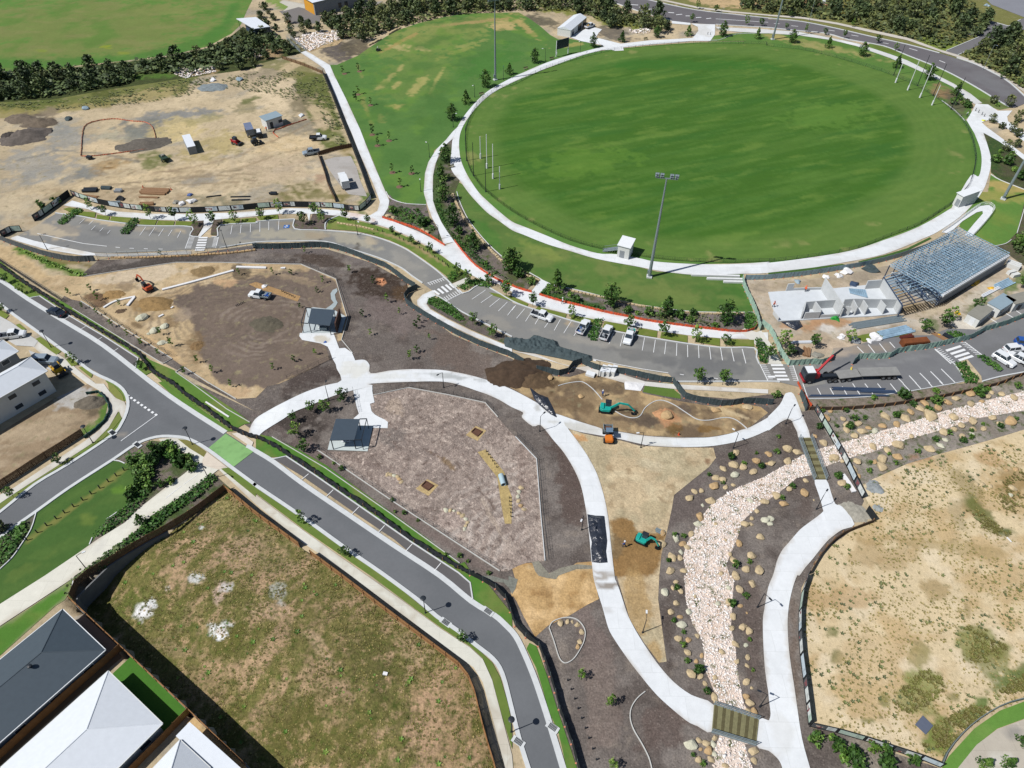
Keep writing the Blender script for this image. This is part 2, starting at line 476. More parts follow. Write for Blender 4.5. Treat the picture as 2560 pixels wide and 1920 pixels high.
m_conc=earth('concrete',rough=.85,f1=(.8,.05),f2=(.14,.03),f3=(4,.03),bump=.05,bdist=.02,slabs=4.2)
m_bed=earth('planting_bed',f1=(2.2,.2),f2=(.5,.2),f3=(8,.24),bump=.9,bdist=.15,hue=[(A(82,96,52),.7,.50,.66)])
m_white=mat('line_paint',A(242,244,246),.7,.06,3)
m_kerb=mat('kerb_concrete',A(214,218,220),.85,.07,1.2)
m_edge=mat('edging_concrete',A(232,234,236),.85,.06,1.2)
def darkpatch(*a):return a
mb=MB();z=-6
xs=[-3000,-700,700,3000];ys=[-3000,-200,900,4000]
vs=[(x,y,z) for y in ys for x in xs]
mb.add(vs,[(j*4+i,j*4+i+1,(j+1)*4+i+1,(j+1)*4+i) for j in range(3) for i in range(3)])
o=struct('ground',mb,m_base);setcol(o.data,np.tile(np.array(A(140,138,100)),(16,1)))
HL=W('03:560,160 03:1060,625 03:1640,1170 03:2150,1659 03:2600,2100');HB=W('02:1450,1270 02:1200,1405 02:950,1560 03:620,215')
WEEDP=W('02:1955,912 02:2100,1040 12:0,1110 12:400,1425 12:730,1659 13:740,10 13:1000,210 13:1270,392 13:1770,795 13:1880,950 13:1990,1350 13:2065,1659 13:2100,1850 03:2212,1900 03:2150,1659 03:1640,1170 03:1060,620 03:620,215 02:700,1659 02:1200,1390 02:1700,1110')
def sunk(x,y):return 3.0*sst(15,1.5,segdist(x,y,HL,False))+.9*sst(7,1,segdist(x,y,HB,False))
TAN=(206,184,148);GRY=(150,148,142);DKM=(88,76,68)
sheet('terrain',[Vector(p) for p in((-330,12),(330,12),(420,470),(-420,470))],0,m_base,(196,178,146),[('noise',(176,160,132),14,.45,.65,.6),('noise',(215,196,162),8,.5,.7,.7),('noise',(146,146,140),11,.55,.72,.55,(.5,2.2)),('poly','F:-80,160 F:100,150 F:300,130 F:553,95 F:610,125 F:560,140 F:430,160 F:400,200 F:240,225 F:100,235 F:-80,250',22,(112,118,62),.95),('poly','F:-80,240 F:90,225 F:240,222 F:240,232 F:110,245 F:-80,262',10,(150,140,84),.8),('00',1300,830,350,60,-8,(176,160,112),.8),('00',900,800,120,40,0,(84,92,44),.8),('00',300,900,320,60,-5,(92,104,52),.8),('poly','F:640,150 F:700,160 F:752,318 F:700,325 F:660,240 F:640,190',12,(98,108,52),.95),('poly','F:560,125 F:650,130 F:690,160 F:640,170 F:570,160',10,(120,120,70),.8),('10',380,880,120,130,20,(128,118,92),.8),('10',380,1110,230,90,-12,(128,122,108),.75),('10',170,800,160,200,0,(226,206,172),.6),('10',560,1010,90,160,-35,(218,194,158),.7),('10',80,640,160,60,0,(150,138,118),.8),('10',300,560,120,40,-20,(208,186,150),.8),('00',600,1180,260,110,0,(142,146,146),.7),('00',320,1440,330,170,-5,(150,150,146),.75),('00',700,1530,300,60,-12,(116,122,124),.7),('00',1480,1010,420,60,-6,(128,132,134),.85),('00',1270,1120,270,90,0,(120,122,118),.9),('00',1150,1170,110,70,-20,(134,136,128),.8),('00',1240,1250,120,50,-15,(98,92,84),.9),('00',960,1180,160,60,0,(178,172,148),.7),('00',870,1270,200,70,-8,(220,196,158),.8),('00',980,1440,150,60,-10,(176,146,100),.8),('00',950,1450,60,35,-10,(120,90,50),.9),('00',210,1020,120,60,0,(112,100,84),.9),('00',360,1050,120,70,0,(104,92,78),.9),('00',440,960,90,40,0,(140,126,106),.8),('00',1320,1400,150,80,-10,(104,112,58),.9),('00',1550,1120,260,110,-10,(206,186,128),.7),('00',1750,1040,160,40,-10,(158,150,100),.6),('00',1900,1250,330,120,-12,(178,162,108),.75),('00',2130,920,120,60,-15,(140,132,96),.7),('00',2150,870,100,25,-15,(96,106,56),.8),('00',1300,1530,900,70,-7,(214,192,154),.8),('00',1750,1560,220,50,-8,(140,136,130),.7),('00',1800,1500,900,14,-7,(110,100,86),.5),('10',250,1250,330,90,-5,(214,190,148),.8),('10',400,1620,200,60,-8,(112,108,66),.9),('10',200,1450,330,120,0,(196,176,148),.7),('10',560,1540,60,50,0,(170,140,116),.8),('11',400,40,260,60,-3,(118,114,66),.9),('11',740,60,70,50,10,(118,112,60),.9),('11',950,80,50,120,30,(84,110,50),.9),('10',870,1500,30,260,-18,(96,122,52),.9),('10',780,1310,60,50,0,(130,116,66),.8),('01',1250,40,900,50,4,(168,148,118),.6),('01',1900,80,260,60,2,(128,126,100),.8),('01',120,120,220,130,0,(202,186,156),.7),('01',500,70,200,60,-30,(152,140,104),.8),('01',330,300,260,80,5,(190,172,142),.8),('rings','00',1000,1440,260,110,-5,(150,130,100),.8,4),('rings','00',1500,1900,1500,500,0,(168,148,118),.6,16),('rings','10',100,1900,1300,900,0,(226,206,172),.5,14),('line','00:2212,1560 00:1700,1590 00:1000,1640',9,(150,132,106),.7),('line','00:2212,1500 00:1700,1530 00:900,1600 01:300,80',8,(150,132,106),.7),('line','10:500,1260 10:200,1330 00:2000,1480 00:1400,1480',8,(156,138,110),.7),('line','10:600,1000 10:300,1150 00:2100,1330 00:1700,1440 00:1300,1500',8,(150,130,104),.6),('line','00:100,1400 00:500,1300 00:900,1330 00:1200,1400',9,(120,120,116),.6),('poly','01:-40,440 01:130,480 01:420,720 01:700,800 01:1200,790 01:1300,860 01:900,880 01:600,860 01:380,780 01:0,600 01:-60,520',8,(206,180,138),.9),('line','01:0,500 01:250,640 01:450,780 01:800,810',14,(180,156,118),.7),('line','01:0,555 01:250,700 01:430,830',12,(182,158,120),.7),('line','01:160,500 01:400,590 01:600,680 01:760,720',42,(92,122,46),.95),('line','01:420,560 01:600,600 01:780,640',30,(128,116,72),.9),('poly','F:1120,-120 F:2400,-120 F:2400,220 F:2100,170 F:1900,90 F:1700,45 F:1500,20 F:1300,-20',20,(118,120,66),.95),('20',1900,20,300,50,4,(208,178,136),.9),('30',430,30,180,40,10,(210,160,124),.9),('30',700,60,120,90,0,(140,132,60),.8),('30',1150,90,220,90,0,(98,110,54),.8),('30',1480,380,200,70,8,(124,142,62),.95),('20',950,190,300,60,10,(118,128,44),.9),('20',430,90,240,40,8,(120,128,48),.9),('20',250,180,160,50,15,(92,88,74),.9),('20',900,290,160,60,10,(104,98,90),.9),('10',1500,60,700,50,0,(84,96,44),.9),('10',700,430,180,90,20,(92,86,84),.95),('10',860,400,130,90,10,(96,88,72),.9),('10',200,30,160,40,20,(120,150,66),.9),('31',1200,1000,900,400,0,(206,190,166),.7),],res=1.05,seed=5,relief=lambda x,y,d:-6.3*sst(12,0,d)-np.where(inside(x,y,WEEDP),sunk(x,y)+.5,0))
sheet('far_oval_lawn',W('00:-700,-700 00:-700,700 00:0,612 00:250,628 00:450,600 00:700,562 00:1100,522 00:1500,472 00:1800,400 00:2000,290 00:2080,215 00:2130,100 00:2180,0 10:60,-200 10:0,-700'),1,m_lawn,(98,134,62),[('00',800,250,1300,330,-4,(124,132,74),.75),('00',300,430,700,130,-4,(116,130,70),.6),('noise',(134,134,84),10,.5,.7,.5,(0.05,2.5)),('noise',(86,128,52),12,.55,.7,.6),('00',930,400,60,18,0,(150,160,40),.8),('00',1060,460,60,14,0,(140,150,50),.6),('00',350,440,60,12,0,(130,150,50),.6),('line','00:0,540 00:300,560 00:1100,520 00:1500,450 00:1800,340 00:1950,230 00:2020,60',50,(74,124,52),.75),('00',1500,90,300,60,0,(132,140,80),.6)],res=1.5,seed=11)
sheet('tree_belt_floor',W('00:-300,620 00:0,622 00:250,634 00:450,612 00:700,575 00:1100,535 00:1500,485 00:1800,412 00:2000,310 00:2100,230 10:0,300 10:200,330 10:330,400 10:400,460 10:220,500 10:0,560 00:2212,590 00:1500,690 00:900,780 00:450,860 00:0,885 00:-300,900'),1,m_bed,(70,78,44),[('00',1180,670,380,26,-4,(88,122,50),.9),('00',1700,620,180,40,-4,(190,160,120),.8),('10',80,440,140,60,0,(190,160,124),.8)],res=1.6,seed=12)
sheet('creek_bed_far',W('10:270,340 10:450,290 10:560,260 10:740,270 10:770,330 10:700,390 10:560,420 10:470,450 10:400,420'),2,m_bed,(196,170,132),[],res=1.2,seed=13)
bank=W('10:590,560 10:700,560 10:880,482 10:960,425 10:1130,312 10:1250,252 10:1400,202 10:1600,152 10:1800,118 10:2212,108 20:60,108 20:150,160 20:250,232 20:330,302 20:400,340 20:500,335 20:620,360 20:800,405 20:600,470 20:300,580 20:0,690 10:2100,760 10:1850,960 10:1740,1150 10:1540,1300 10:1480,1659 11:1470,112 11:1300,102 11:1200,72 11:1130,12 10:1120,1659 10:900,1120 10:700,700')
sheet('bank_lawn',bank,1,m_lawn,(90,127,64),[('10',1700,230,620,90,-8,(150,152,88),.7),('10',1500,360,500,110,-12,(128,144,76),.7),('10',1400,650,420,200,-30,(116,138,70),.6),('10',1230,410,110,22,15,(190,174,118),.7),('10',1420,425,80,20,8,(190,174,118),.7),('10',1310,400,40,22,10,(204,182,128),.8),('10',1290,340,200,14,-28,(170,148,90),.8),('10',2120,220,120,60,5,(196,172,118),.85),('20',120,240,170,24,42,(186,162,106),.8),('20',40,180,110,30,20,(176,160,100),.7),('10',1140,690,110,24,-38,(176,164,106),.7),('10',1250,590,40,20,-60,(180,168,108),.7),('10',1400,740,110,40,-45,(176,168,104),.8),('10',1560,700,110,16,-60,(170,166,100),.8),('10',1210,740,60,18,-40,(184,170,108),.7),('10',1190,920,90,26,0,(190,170,108),.85),('10',1080,1030,60,40,50,(150,150,86),.6),('10',960,960,24,160,-20,(150,146,84),.6),('10',1750,450,200,24,-18,(150,156,84),.7),('10',1850,380,150,18,-15,(168,164,100),.6),('10',900,620,16,60,-20,(150,146,90),.6),('noise',(104,140,60),6,.5,.7,.6),('noise',(74,114,54),9,.5,.7,.6),('10',1900,190,380,14,-6,(176,150,100),.7),('20',540,385,90,18,-8,(168,160,96),.8),('10',2000,560,300,120,-20,(70,122,50),.6)],res=.8,seed=14)
m_inner=earth('mulch_verge',f1=(2.2,.2),f2=(.5,.12),f3=(8,.22),bump=.8,hue=[(A(92,92,56),.8,.56,.7)])
OV=toks('20:2000,378 20:2212,383 30:0,398 30:300,432 30:600,502 30:900,592 30:1100,662 30:1300,752 30:1500,880 30:1600,962 30:1690,1062 30:1750,1180 30:1782,1300 30:1788,1400 30:1765,1510 30:1720,1620 31:1590,98 31:1500,160 31:1300,285 31:1000,402 31:760,492 31:400,562 31:0,606 21:2212,602 21:1900,612 21:1500,600 21:1230,575 21:1050,545 21:750,490 21:500,420 21:250,310 21:100,230 21:0,170 11:2100,90 11:1990,0 10:1940,1610 10:1850,1470 10:1810,1300 10:1815,1130 10:1860,1000 10:1950,870 10:2100,770 20:0,740 20:100,690 20:250,610 20:400,560 20:600,500 20:860,440 20:1200,400 20:1500,380')
OVW=[ray(p) for p in OV]
OVS=smooth(OVW,5,True)
cxo=sum(p.x for p in OVW)/len(OVW);cyo=sum(p.y for p in OVW)/len(OVW)
_sA=(W1('20:1500,980')-W1('20:300,1190'));SANG=math.atan2(_sA.y,_sA.x)
def ovalpaint():
 return[('noise',(86,122,50),22,.42,.66,.6,(SANG,7.0)),('noise',(60,106,40),26,.45,.68,.6,(SANG,7.0)),('noise',(96,132,58),9,.5,.7,.35,(SANG,9.0)),('noise',(112,140,62),12,.58,.75,.5,(SANG,4.0)),('noise',(64,104,42),5,.5,.7,.25,(SANG,6.0))]
ov=sheet('sports_oval',OVS,3,m_oval,(68,108,36),ovalpaint()+[('20',1500,560,900,40,1,(60,112,40),.7),('20',600,1400,500,120,-6,(100,138,52),.5),('30',500,1000,400,120,-4,(100,138,56),.5),('30',1000,1300,240,60,0,(60,106,42),.5)],res=.9,seed=21)
me=ov.data;V=np.empty(len(me.vertices)*3);me.vertices.foreach_get('co',V);V=V.reshape(-1,3)
dd=segdist(V[:,0],V[:,1],OVS,True)
at=me.color_attributes['Col'];a=np.empty(len(V)*4,np.float32);at.data.foreach_get('color',a);a=a.reshape(-1,4)
wz=fbm(V[:,0],V[:,1],9,3);wide=8+9*sst(-.2,1,(V[:,0]-cxo)/80)+3*wz
m=sst(wide+4,wide-3,dd)*.55*(1-.5*sst(1.5,0,dd));rings=.5+.5*np.sin(dd*2.4);m=m*(.8+.2*rings)
a[:,:3]=a[:,:3]*(1-m[:,None])+np.array(A(112,138,70))*m[:,None]
m=sst(.66,.8,fbm(V[:,0],V[:,1],5,8))*sst(10,4,dd)*.5
a[:,:3]=a[:,:3]*(1-m[:,None])+np.array(A(160,156,100))*m[:,None]
at.data.foreach_set('color',a.ravel())
sheet('oval_apron',smooth(W('20:860,428 20:600,480 20:400,540 20:250,590 20:100,665 20:0,712 10:2100,750 10:1930,860 10:1800,1010 10:1740,1150 10:1740,1300 10:1770,1420 10:1830,1520 10:1920,1659 11:2000,80 11:2100,170 11:2212,260 21:100,300 21:300,380 21:500,460 21:740,530 21:1110,600 21:1500,625 21:2212,610 31:0,622 31:700,530 31:1000,425 31:1300,305 31:1600,140 30:1810,1580 30:1880,1400 30:1850,1280 30:1770,1120 30:1690,1020 30:1500,870 30:1200,690 30:900,570 30:500,470 30:0,370 20:2000,360 20:1500,372'),4,True),2,m_lawn,(92,132,62),[('noise',(120,142,72),5,.5,.7,.6)],res=1.6,seed=22)
lowbank=W('11:1720,0 11:1760,100 11:1850,260 11:2000,440 11:2130,560 11:2212,620 21:60,660 21:240,745 21:330,800 21:560,850 21:760,900 21:1000,960 21:1250,1000 21:1600,1040 21:2090,1040 21:1990,780 21:2000,700 21:1500,690 21:1260,690 21:1100,650 21:740,570 21:300,440 21:0,300 11:2212,320 11:2000,170 11:1850,0 10:1800,1600 10:1720,1560')
sheet('lower_bank_lawn',lowbank,1,m_lawn,(92,120,60),[('21',600,620,600,90,12,(124,136,76),.7),('21',1200,860,700,70,8,(122,134,74),.6),('21',1900,930,260,120,8,(70,112,48),.7),('21',250,500,300,50,25,(136,150,76),.6),('noise',(110,130,68),5,.5,.7,.7,(-.15,3)),('noise',(74,118,50),8,.52,.7,.6),('11',2000,360,200,60,45,(74,124,52),.6)],res=.9,seed=23)
sheet('roadside_lawn',W('20:1700,360 20:1740,310 20:1900,290 20:2212,262 30:0,262 30:270,275 30:560,330 30:780,375 30:1060,470 30:1200,520 30:1400,620 30:1600,720 30:1750,830 30:1760,990 30:1700,1040 30:1500,872 30:1200,692 30:900,572 30:500,472 30:0,372 20:2000,358'),2,m_lawn,(92,128,60),[('30',500,410,500,30,12,(170,160,104),.8),('30',60,320,120,30,5,(176,160,104),.7),('30',1500,800,130,60,30,(150,120,90),.9),('30',1620,900,140,80,40,(96,92,74),.9),('noise',(116,138,72),5,.5,.7,.6)],res=1.3,seed=24)
sheet('roadside_verge',W('30:900,360 30:1050,400 30:1200,470 30:1500,600 30:1700,690 30:1900,820 30:2100,930 30:2000,950 30:1850,900 30:1600,720 30:1400,620 30:1200,520 30:1060,470 30:850,400'),3,m_lawn,(104,132,62),[('30',1000,410,130,40,20,(96,112,44),.9),('30',1950,900,140,30,20,(92,96,60),.8),('noise',(120,130,84),5,.5,.7,.6)],res=1.5,seed=25)
sheet('east_lawn',W('31:1700,190 31:1850,0 30:1900,1659 30:1925,1500 30:2010,1560 30:2212,1640 31:2350,0 31:2350,480 31:2212,100 31:2150,350 31:2050,450 31:1960,470 31:1780,380 31:1650,300'),2,m_lawn,(98,136,62),[('30',2100,1620,300,70,8,(186,164,100),.9),('31',2000,40,260,70,5,(160,154,88),.8),('noise',(124,140,66),6,.5,.7,.6)],res=1.2,seed=26)
sheet('east_planting_bed',W('30:1860,1150 30:2040,1215 30:2300,1420 30:2300,1680 30:2212,1640 30:2010,1560 30:1925,1490 30:1925,1380'),2,m_bed,(84,84,62),[('noise',(62,84,40),5,.45,.6,.8),('30',1950,1300,90,200,0,(56,88,40),.8)],res=1.5,seed=27)
sheet('east_corner_bed',W('31:2150,350 31:2212,100 31:2400,60 31:2400,700 31:2212,640 31:2150,650 31:2060,560 31:1960,470 31:2050,450'),2,m_bed,(96,92,72),[],res=1.6,seed=28)
sheet('middle_planting_bed',W('10:1700,1200 10:1690,1420 10:1760,1560 10:1720,1659 11:1760,100 11:1850,260 11:2000,440 11:2130,560 11:2212,620 21:60,660 21:240,745 21:100,870 21:0,820 11:2212,800 11:2000,690 11:1900,630 11:1800,530 11:1700,420 11:1640,330 11:1600,260 11:1560,170 11:1530,80 11:1525,0 10:1530,1520 10:1560,1400 10:1620,1280'),2,m_bed,(122,112,106),[('noise',(76,84,48),4,.5,.62,.8),('line','10:1640,1300 10:1560,1500 11:1560,0 11:1600,200 11:1660,300',50,(62,92,38),.8)],res=1.0,seed=29)
sheet('fork_planting_bed',W('11:1150,20 11:1200,72 11:1300,102 11:1470,112 11:1500,220 11:1570,310 11:1590,370 11:1620,455 11:1500,390 11:1400,340 11:1250,280 11:1090,220 11:1150,140'),2,m_bed,(122,112,110),[('noise',(74,90,50),3,.5,.62,.8)],res=.9,seed=30)
sheet('south_planting_bed',W('21:330,800 21:560,850 21:760,900 21:1000,960 21:1250,1000 21:1600,1040 21:2090,1040 21:2115,1190 21:1900,1200 21:1600,1170 21:1200,1110 21:800,1030 21:500,950 21:240,885'),2,m_bed,(132,122,120),[('noise',(92,92,60),3.5,.52,.64,.8),('line','21:250,850 21:400,915 21:560,960 21:720,1000',34,(54,92,34),.9)],res=.8,seed=31)
park=W('01:700,720 01:850,590 01:1500,560 01:2212,455 11:0,490 11:600,490 11:1000,612 11:1300,775 11:1320,850 11:1285,930 11:1500,1080 11:1700,1235 11:1950,1340 11:2212,1440 21:200,1560 21:470,1560 21:700,1480 21:1400,1620 22:1180,20 22:1450,90 22:1900,130 22:2212,90 32:130,90 32:300,240 32:390,215 32:500,420 32:640,640 32:830,1010 32:700,1290 32:540,1390 32:420,1520 32:340,1659 33:290,100 33:260,400 33:285,700 33:330,1000 33:370,1310 33:700,1370 33:1000,1500 33:1480,1659 33:1450,1900 23:620,1900 23:560,1659 23:430,1250 23:330,950 23:230,600 23:100,430 13:2190,330 13:2060,150 13:1850,0 12:1700,1540 12:700,850 12:260,560 12:130,470 12:0,420 02:1960,240 02:1700,0 01:2212,1900 01:1400,1470 01:1040,1270 01:620,1000 01:520,940')
sheet('mulch_ground',park,1,m_mulch,(112,104,99),[('noise',(134,126,120),6,.45,.65,.8),('noise',(92,83,78),4,.5,.7,.7),('noise',(150,138,126),1.6,.62,.78,.5),('01',1300,620,600,50,-8,(78,72,68),.9),('11',1050,780,330,190,18,(66,54,46),.97),('11',560,590,260,60,10,(80,68,60),.9),('11',1260,900,90,90,0,(92,72,52),.8),('11',300,500,500,40,0,(118,110,108),.8),('11',900,590,200,60,20,(122,114,112),.8),('11',1200,1050,400,130,10,(124,112,108),.8),('11',1700,1400,330,160,30,(112,98,90),.8),('11',1080,770,40,30,0,(214,150,108),.95),('11',450,1600,330,120,-20,(82,72,68),.95),('12',400,300,330,200,-20,(72,64,60),.97),('02',1900,60,200,40,30,(84,76,70),.8),('12',560,620,600,60,33,(118,104,100),.8),('12',1500,1280,700,60,34,(124,110,104),.8),('12',1180,480,200,110,-15,(120,112,108),.85),('22',480,800,130,500,-12,(96,82,76),.9),('22',1500,1000,200,250,30,(108,98,94),.9),('22',1950,640,250,120,0,(104,94,90),.9),('22',1100,130,900,130,4,(150,122,88),.0),('23',700,500,130,300,-15,(126,112,106),.8),('23',800,1100,150,400,-5,(132,118,110),.75),('23',1300,1300,300,250,0,(104,90,84),.85),('23',1350,500,60,400,0,(92,82,76),.8),('23',2080,500,80,700,0,(104,92,86),.8),('33',900,1560,400,160,15,(146,138,126),.9),('33',220,900,40,700,0,(116,102,92),.8),('32',200,500,100,200,0,(96,86,80),.8),('32',300,900,200,150,0,(100,90,84),.8),('32',300,1100,90,100,0,(104,92,86),.8)],res=.6,seed=41)
wd=W('01:730,735 01:1000,690 01:1270,645 01:1520,612 01:1900,612 01:2212,620 11:0,622 11:390,630 11:690,755 11:740,930 11:790,1100 11:740,1280 11:700,1300 11:600,1330 11:640,1450 11:660,1440 11:420,1560 11:200,1659 12:100,20 02:2212,120 02:2040,130 02:1810,0 01:1800,1659 01:1590,1515 01:1490,1445 01:1200,1270 01:900,1080 01:700,945 01:620,930 01:460,850 01:300,760 01:500,720')
sheet('park_dirt',wd,2,m_base,(198,174,136),[('noise',(176,152,118),5,.5,.7,.7),('noise',(222,200,164),4,.55,.75,.6),('01',1250,720,400,70,-8,(212,196,172),.7),('poly','01:1500,950 01:1700,820 01:2212,720 11:500,650 11:700,780 11:780,1100 11:700,1300 11:640,1460 11:400,1570 11:100,1700 01:1900,1659 01:1760,1480 01:1700,1300 01:1650,1100',30,(118,104,94),.97),('rings','11',90,1150,560,300,-15,(150,136,124),.7,9),('rings','01',1900,1100,900,420,-10,(96,86,80),.5,14),('11',200,1100,330,200,20,(112,98,88),.5),('11',90,1150,110,60,0,(90,84,72),.9),('11',380,770,250,22,14,(150,132,110),.8),('11',250,720,300,12,10,(166,146,120),.7),('11',200,1290,300,8,-8,(150,136,124),.5),('11',200,1240,300,8,-30,(150,136,124),.5),('01',1300,980,160,70,0,(150,122,82),.8),('01',1700,1330,90,120,20,(130,108,78),.8),('01',980,890,90,40,-12,(160,130,84),.8),('01',830,900,80,40,0,(112,88,64),.9),('01',860,960,80,40,0,(120,96,72),.9),('01',1780,700,110,50,-10,(140,116,80),.8),('01',2080,690,80,60,0,(96,84,70),.9),('01',1480,1130,80,60,0,(128,106,78),.8),('01',1200,1160,120,40,20,(118,98,72),.8),('01',1600,1060,100,70,-20,(156,140,124),.7),('01',1560,1560,300,60,40,(150,128,104),.8),('01',1300,1330,260,60,30,(212,180,134),.7),('01',2100,1500,330,100,20,(122,108,98),.7),('02',2050,70,140,50,0,(190,160,124),.8),('01',1080,820,90,50,0,(136,118,96),.7),('01',1940,790,100,40,0,(206,170,130),.8)],res=.45,seed=42,relief=lambda x,y,d:sst(0,2,d)*(.06*fbm(x,y,4,3)+.03*fbm(x,y,1.2,5)))
play=W('12:1010,100 12:1320,35 12:1650,95 12:1980,165 12:2090,290 12:2212,430 22:30,460 22:120,555 22:210,650 22:228,900 22:250,1150 22:285,1530 22:130,1545 22:60,1570 22:-40,1620 12:2110,1620 12:1700,1350 12:1200,1030 12:860,800 12:530,570 12:620,585 12:965,585 12:1015,385 12:1140,380 12:1130,330 12:1060,285 12:1000,240 12:985,175 12:1025,160')
sheet('playground_surface',play,3,m_play,(168,152,142),[('noise',(192,176,164),2.5,.5,.68,.8),('noise',(146,132,124),3,.5,.68,.8,(.9,2.5)),('rings','12',1350,700,900,800,20,(140,126,118),.6,14),('rings','12',2500,1500,1000,900,20,(214,202,192),.6,12),('12',1160,470,190,110,-10,(132,122,116),.9),('12',900,660,330,50,20,(146,130,122),.8),('12',1180,870,140,80,20,(176,160,150),.9),('12',1690,1160,160,80,10,(180,162,152),.9),('12',1650,680,120,24,42,(150,126,96),.9),('12',1560,620,100,10,30,(128,106,84),.8),('12',1880,860,330,8,50,(112,94,84),.7),('12',2040,1050,220,8,62,(112,94,84),.7),('12',2050,1180,260,22,62,(196,178,160),.6),('22',90,900,70,500,0,(150,130,120),.5),('12',1200,200,60,110,-30,(196,176,156),.6)],res=.45,seed=43,relief=lambda x,y,d:sst(0,1.5,d)*.035*fbm(x,y,1.5,6))
TANM=(200,180,146)
mat_pts=W('22:490,390 22:620,430 22:760,460 22:940,490 22:1100,535 22:1400,550 22:1740,552 22:1762,640 22:1700,720 22:1560,830 22:1400,960 22:1380,1080 22:1340,1270 22:1290,1480 22:1272,1659 23:1262,200 23:1300,480 23:1335,740 23:1270,750 23:1130,560 23:1020,380 23:950,150 23:905,0 22:885,1659 22:850,1350 22:820,1100 22:780,920 22:720,750 22:650,620 22:560,490')
sheet('jute_slope',mat_pts,2,m_mat,TANM,[('noise',(214,198,164),2.5,.5,.7,.7),('noise',(160,138,106),1.8,.55,.72,.7),('noise',(176,166,136),5,.5,.66,.6),('poly','22:840,1190 22:950,1160 22:1040,1180 22:1080,1260 22:1340,1280 22:1290,1480 22:1240,1659 22:880,1659',20,(146,112,66),.93),('22',900,1450,60,110,0,(118,102,76),.7),('23',1080,200,120,300,-10,(176,146,98),.8),('22',1250,1080,110,90,0,(176,164,132),.6),('22',1200,700,130,50,20,(206,194,164),.6),('22',600,470,60,30,20,(206,150,90),.7),('22',1690,670,30,22,0,(122,84,58),.8),('23',1230,640,60,90,-20,(184,152,100),.8)],res=.5,seed=44)
sheet('jute_patch',W('13:2212,180 23:10,175 23:40,220 23:100,350 23:200,530 23:310,430 23:500,340 23:650,250 23:750,200 23:735,130 23:700,0 22:690,1535 22:560,1545 22:480,1600 22:300,1640 22:190,1545 22:100,1550 22:0,1590 22:20,1659 23:40,60 13:2200,150'),2,m_mat,(196,162,112),[('noise',(224,190,140),2.5,.5,.7,.8),('noise',(160,124,78),2,.52,.7,.7),('22',420,1590,300,30,0,(196,176,140),.7)],res=.45,seed=45)
sheet('wet_clay',W('22:170,1540 22:230,1530 22:270,1580 22:320,1640 22:420,1590 22:560,1560 22:690,1570 22:690,1600 22:560,1600 22:450,1640 22:400,1659 23:380,30 23:300,20 23:230,0 22:200,1620'),4,m_mat,(146,142,128),[('22',570,1585,40,22,0,(100,94,84),.9)],res=.6,seed=46)
sheet('wet_clay',W('23:-30,0 23:50,30 23:30,110 23:0,160 13:2190,110 13:2140,60 13:1980,40 13:1900,0 12:1800,1560 12:1900,1659 13:2040,0 13:2180,40'),4,m_mat,(132,134,126),[],res=.6,seed=47)
dig=W('21:40,1400 21:200,1540 21:330,1590 21:500,1600 21:640,1560 21:900,1610 22:1120,60 22:1130,80 22:1450,150 22:1700,190 22:1760,200 22:2000,170 22:2150,200 22:2212,250 22:2060,370 22:1900,425 22:1700,460 22:1400,460 22:1150,445 22:930,410 22:800,395 22:560,315 22:380,255 22:240,170 22:100,95 22:0,40 12:2140,0 11:2090,1650 11:2212,1560 21:0,1480')
sheet('excavated_earth',dig,2,m_base,(150,128,98),[('noise',(196,170,128),3,.5,.68,.8),('noise',(104,88,72),2.6,.52,.7,.8),('22',1600,130,600,60,8,(198,168,120),.8),('22',500,170,260,70,15,(120,100,76),.8),('22',1350,300,100,70,20,(196,146,106),.85),('22',1480,200,120,60,30,(96,84,76),.8),('22',1150,320,130,60,10,(94,82,72),.85),('22',1700,390,100,30,0,(128,98,54),.85),('22',1400,400,60,60,30,(112,88,50),.8),('22',1850,240,240,30,20,(202,180,140),.8),('22',2000,290,130,22,20,(206,186,150),.8),('22',1900,150,330,30,4,(90,80,74),.7),('22',60,10,200,60,10,(176,150,110),.8),('21',380,1600,120,50,0,(206,180,134),.8),('22',950,230,130,40,0,(90,76,60),.8),('22',700,20,300,60,0,(110,94,74),.7),('21',120,1560,240,130,20,(84,66,48),.9)],res=.4,seed=48,relief=lambda x,y,d:sst(0,2,d)*(.08*fbm(x,y,3,13)+.05*fbm(x,y,1.0,15)))
creekA=W('32:2350,20 32:2212,62 32:1700,190 32:1500,240 32:1150,360 32:1000,400 32:600,520 32:430,565 32:300,615 32:0,785 22:2212,790 22:1900,920 22:1740,1020 22:1650,1130 22:1560,1290 22:1500,1400 22:1480,1500 22:1510,1659 23:1490,0 23:1500,200 23:1560,420 23:1650,560 23:1665,800 23:1730,960 23:1795,1110 23:1850,1180 23:2060,1200 23:2000,1100 23:1970,950 23:1940,750 23:1930,600 23:1890,450 23:1900,300 23:1920,0 22:1880,1659 22:1850,1560 22:1940,1350 22:2000,1180 22:2130,1050 22:2212,1005 32:100,935 32:250,810 32:370,790 32:480,720 32:700,640 32:900,590 32:1200,480 32:1500,400 32:1800,300 32:2212,230 32:2350,210')
sheet('creek_bed',creekA,2,m_bed,(240,222,208),[('noise',(190,160,130),3,.55,.7,.5)],res=1,seed=51)
creekB=W('23:1820,1180 23:2060,1200 23:2070,1460 23:2010,1450 23:2040,1560 23:2080,1659 23:2120,1800 23:1740,1800 23:1740,1659 23:1750,1500 23:1790,1390')
sheet('creek_bed',creekB,3,m_bed,(240,222,208),[],res=1,seed=52)
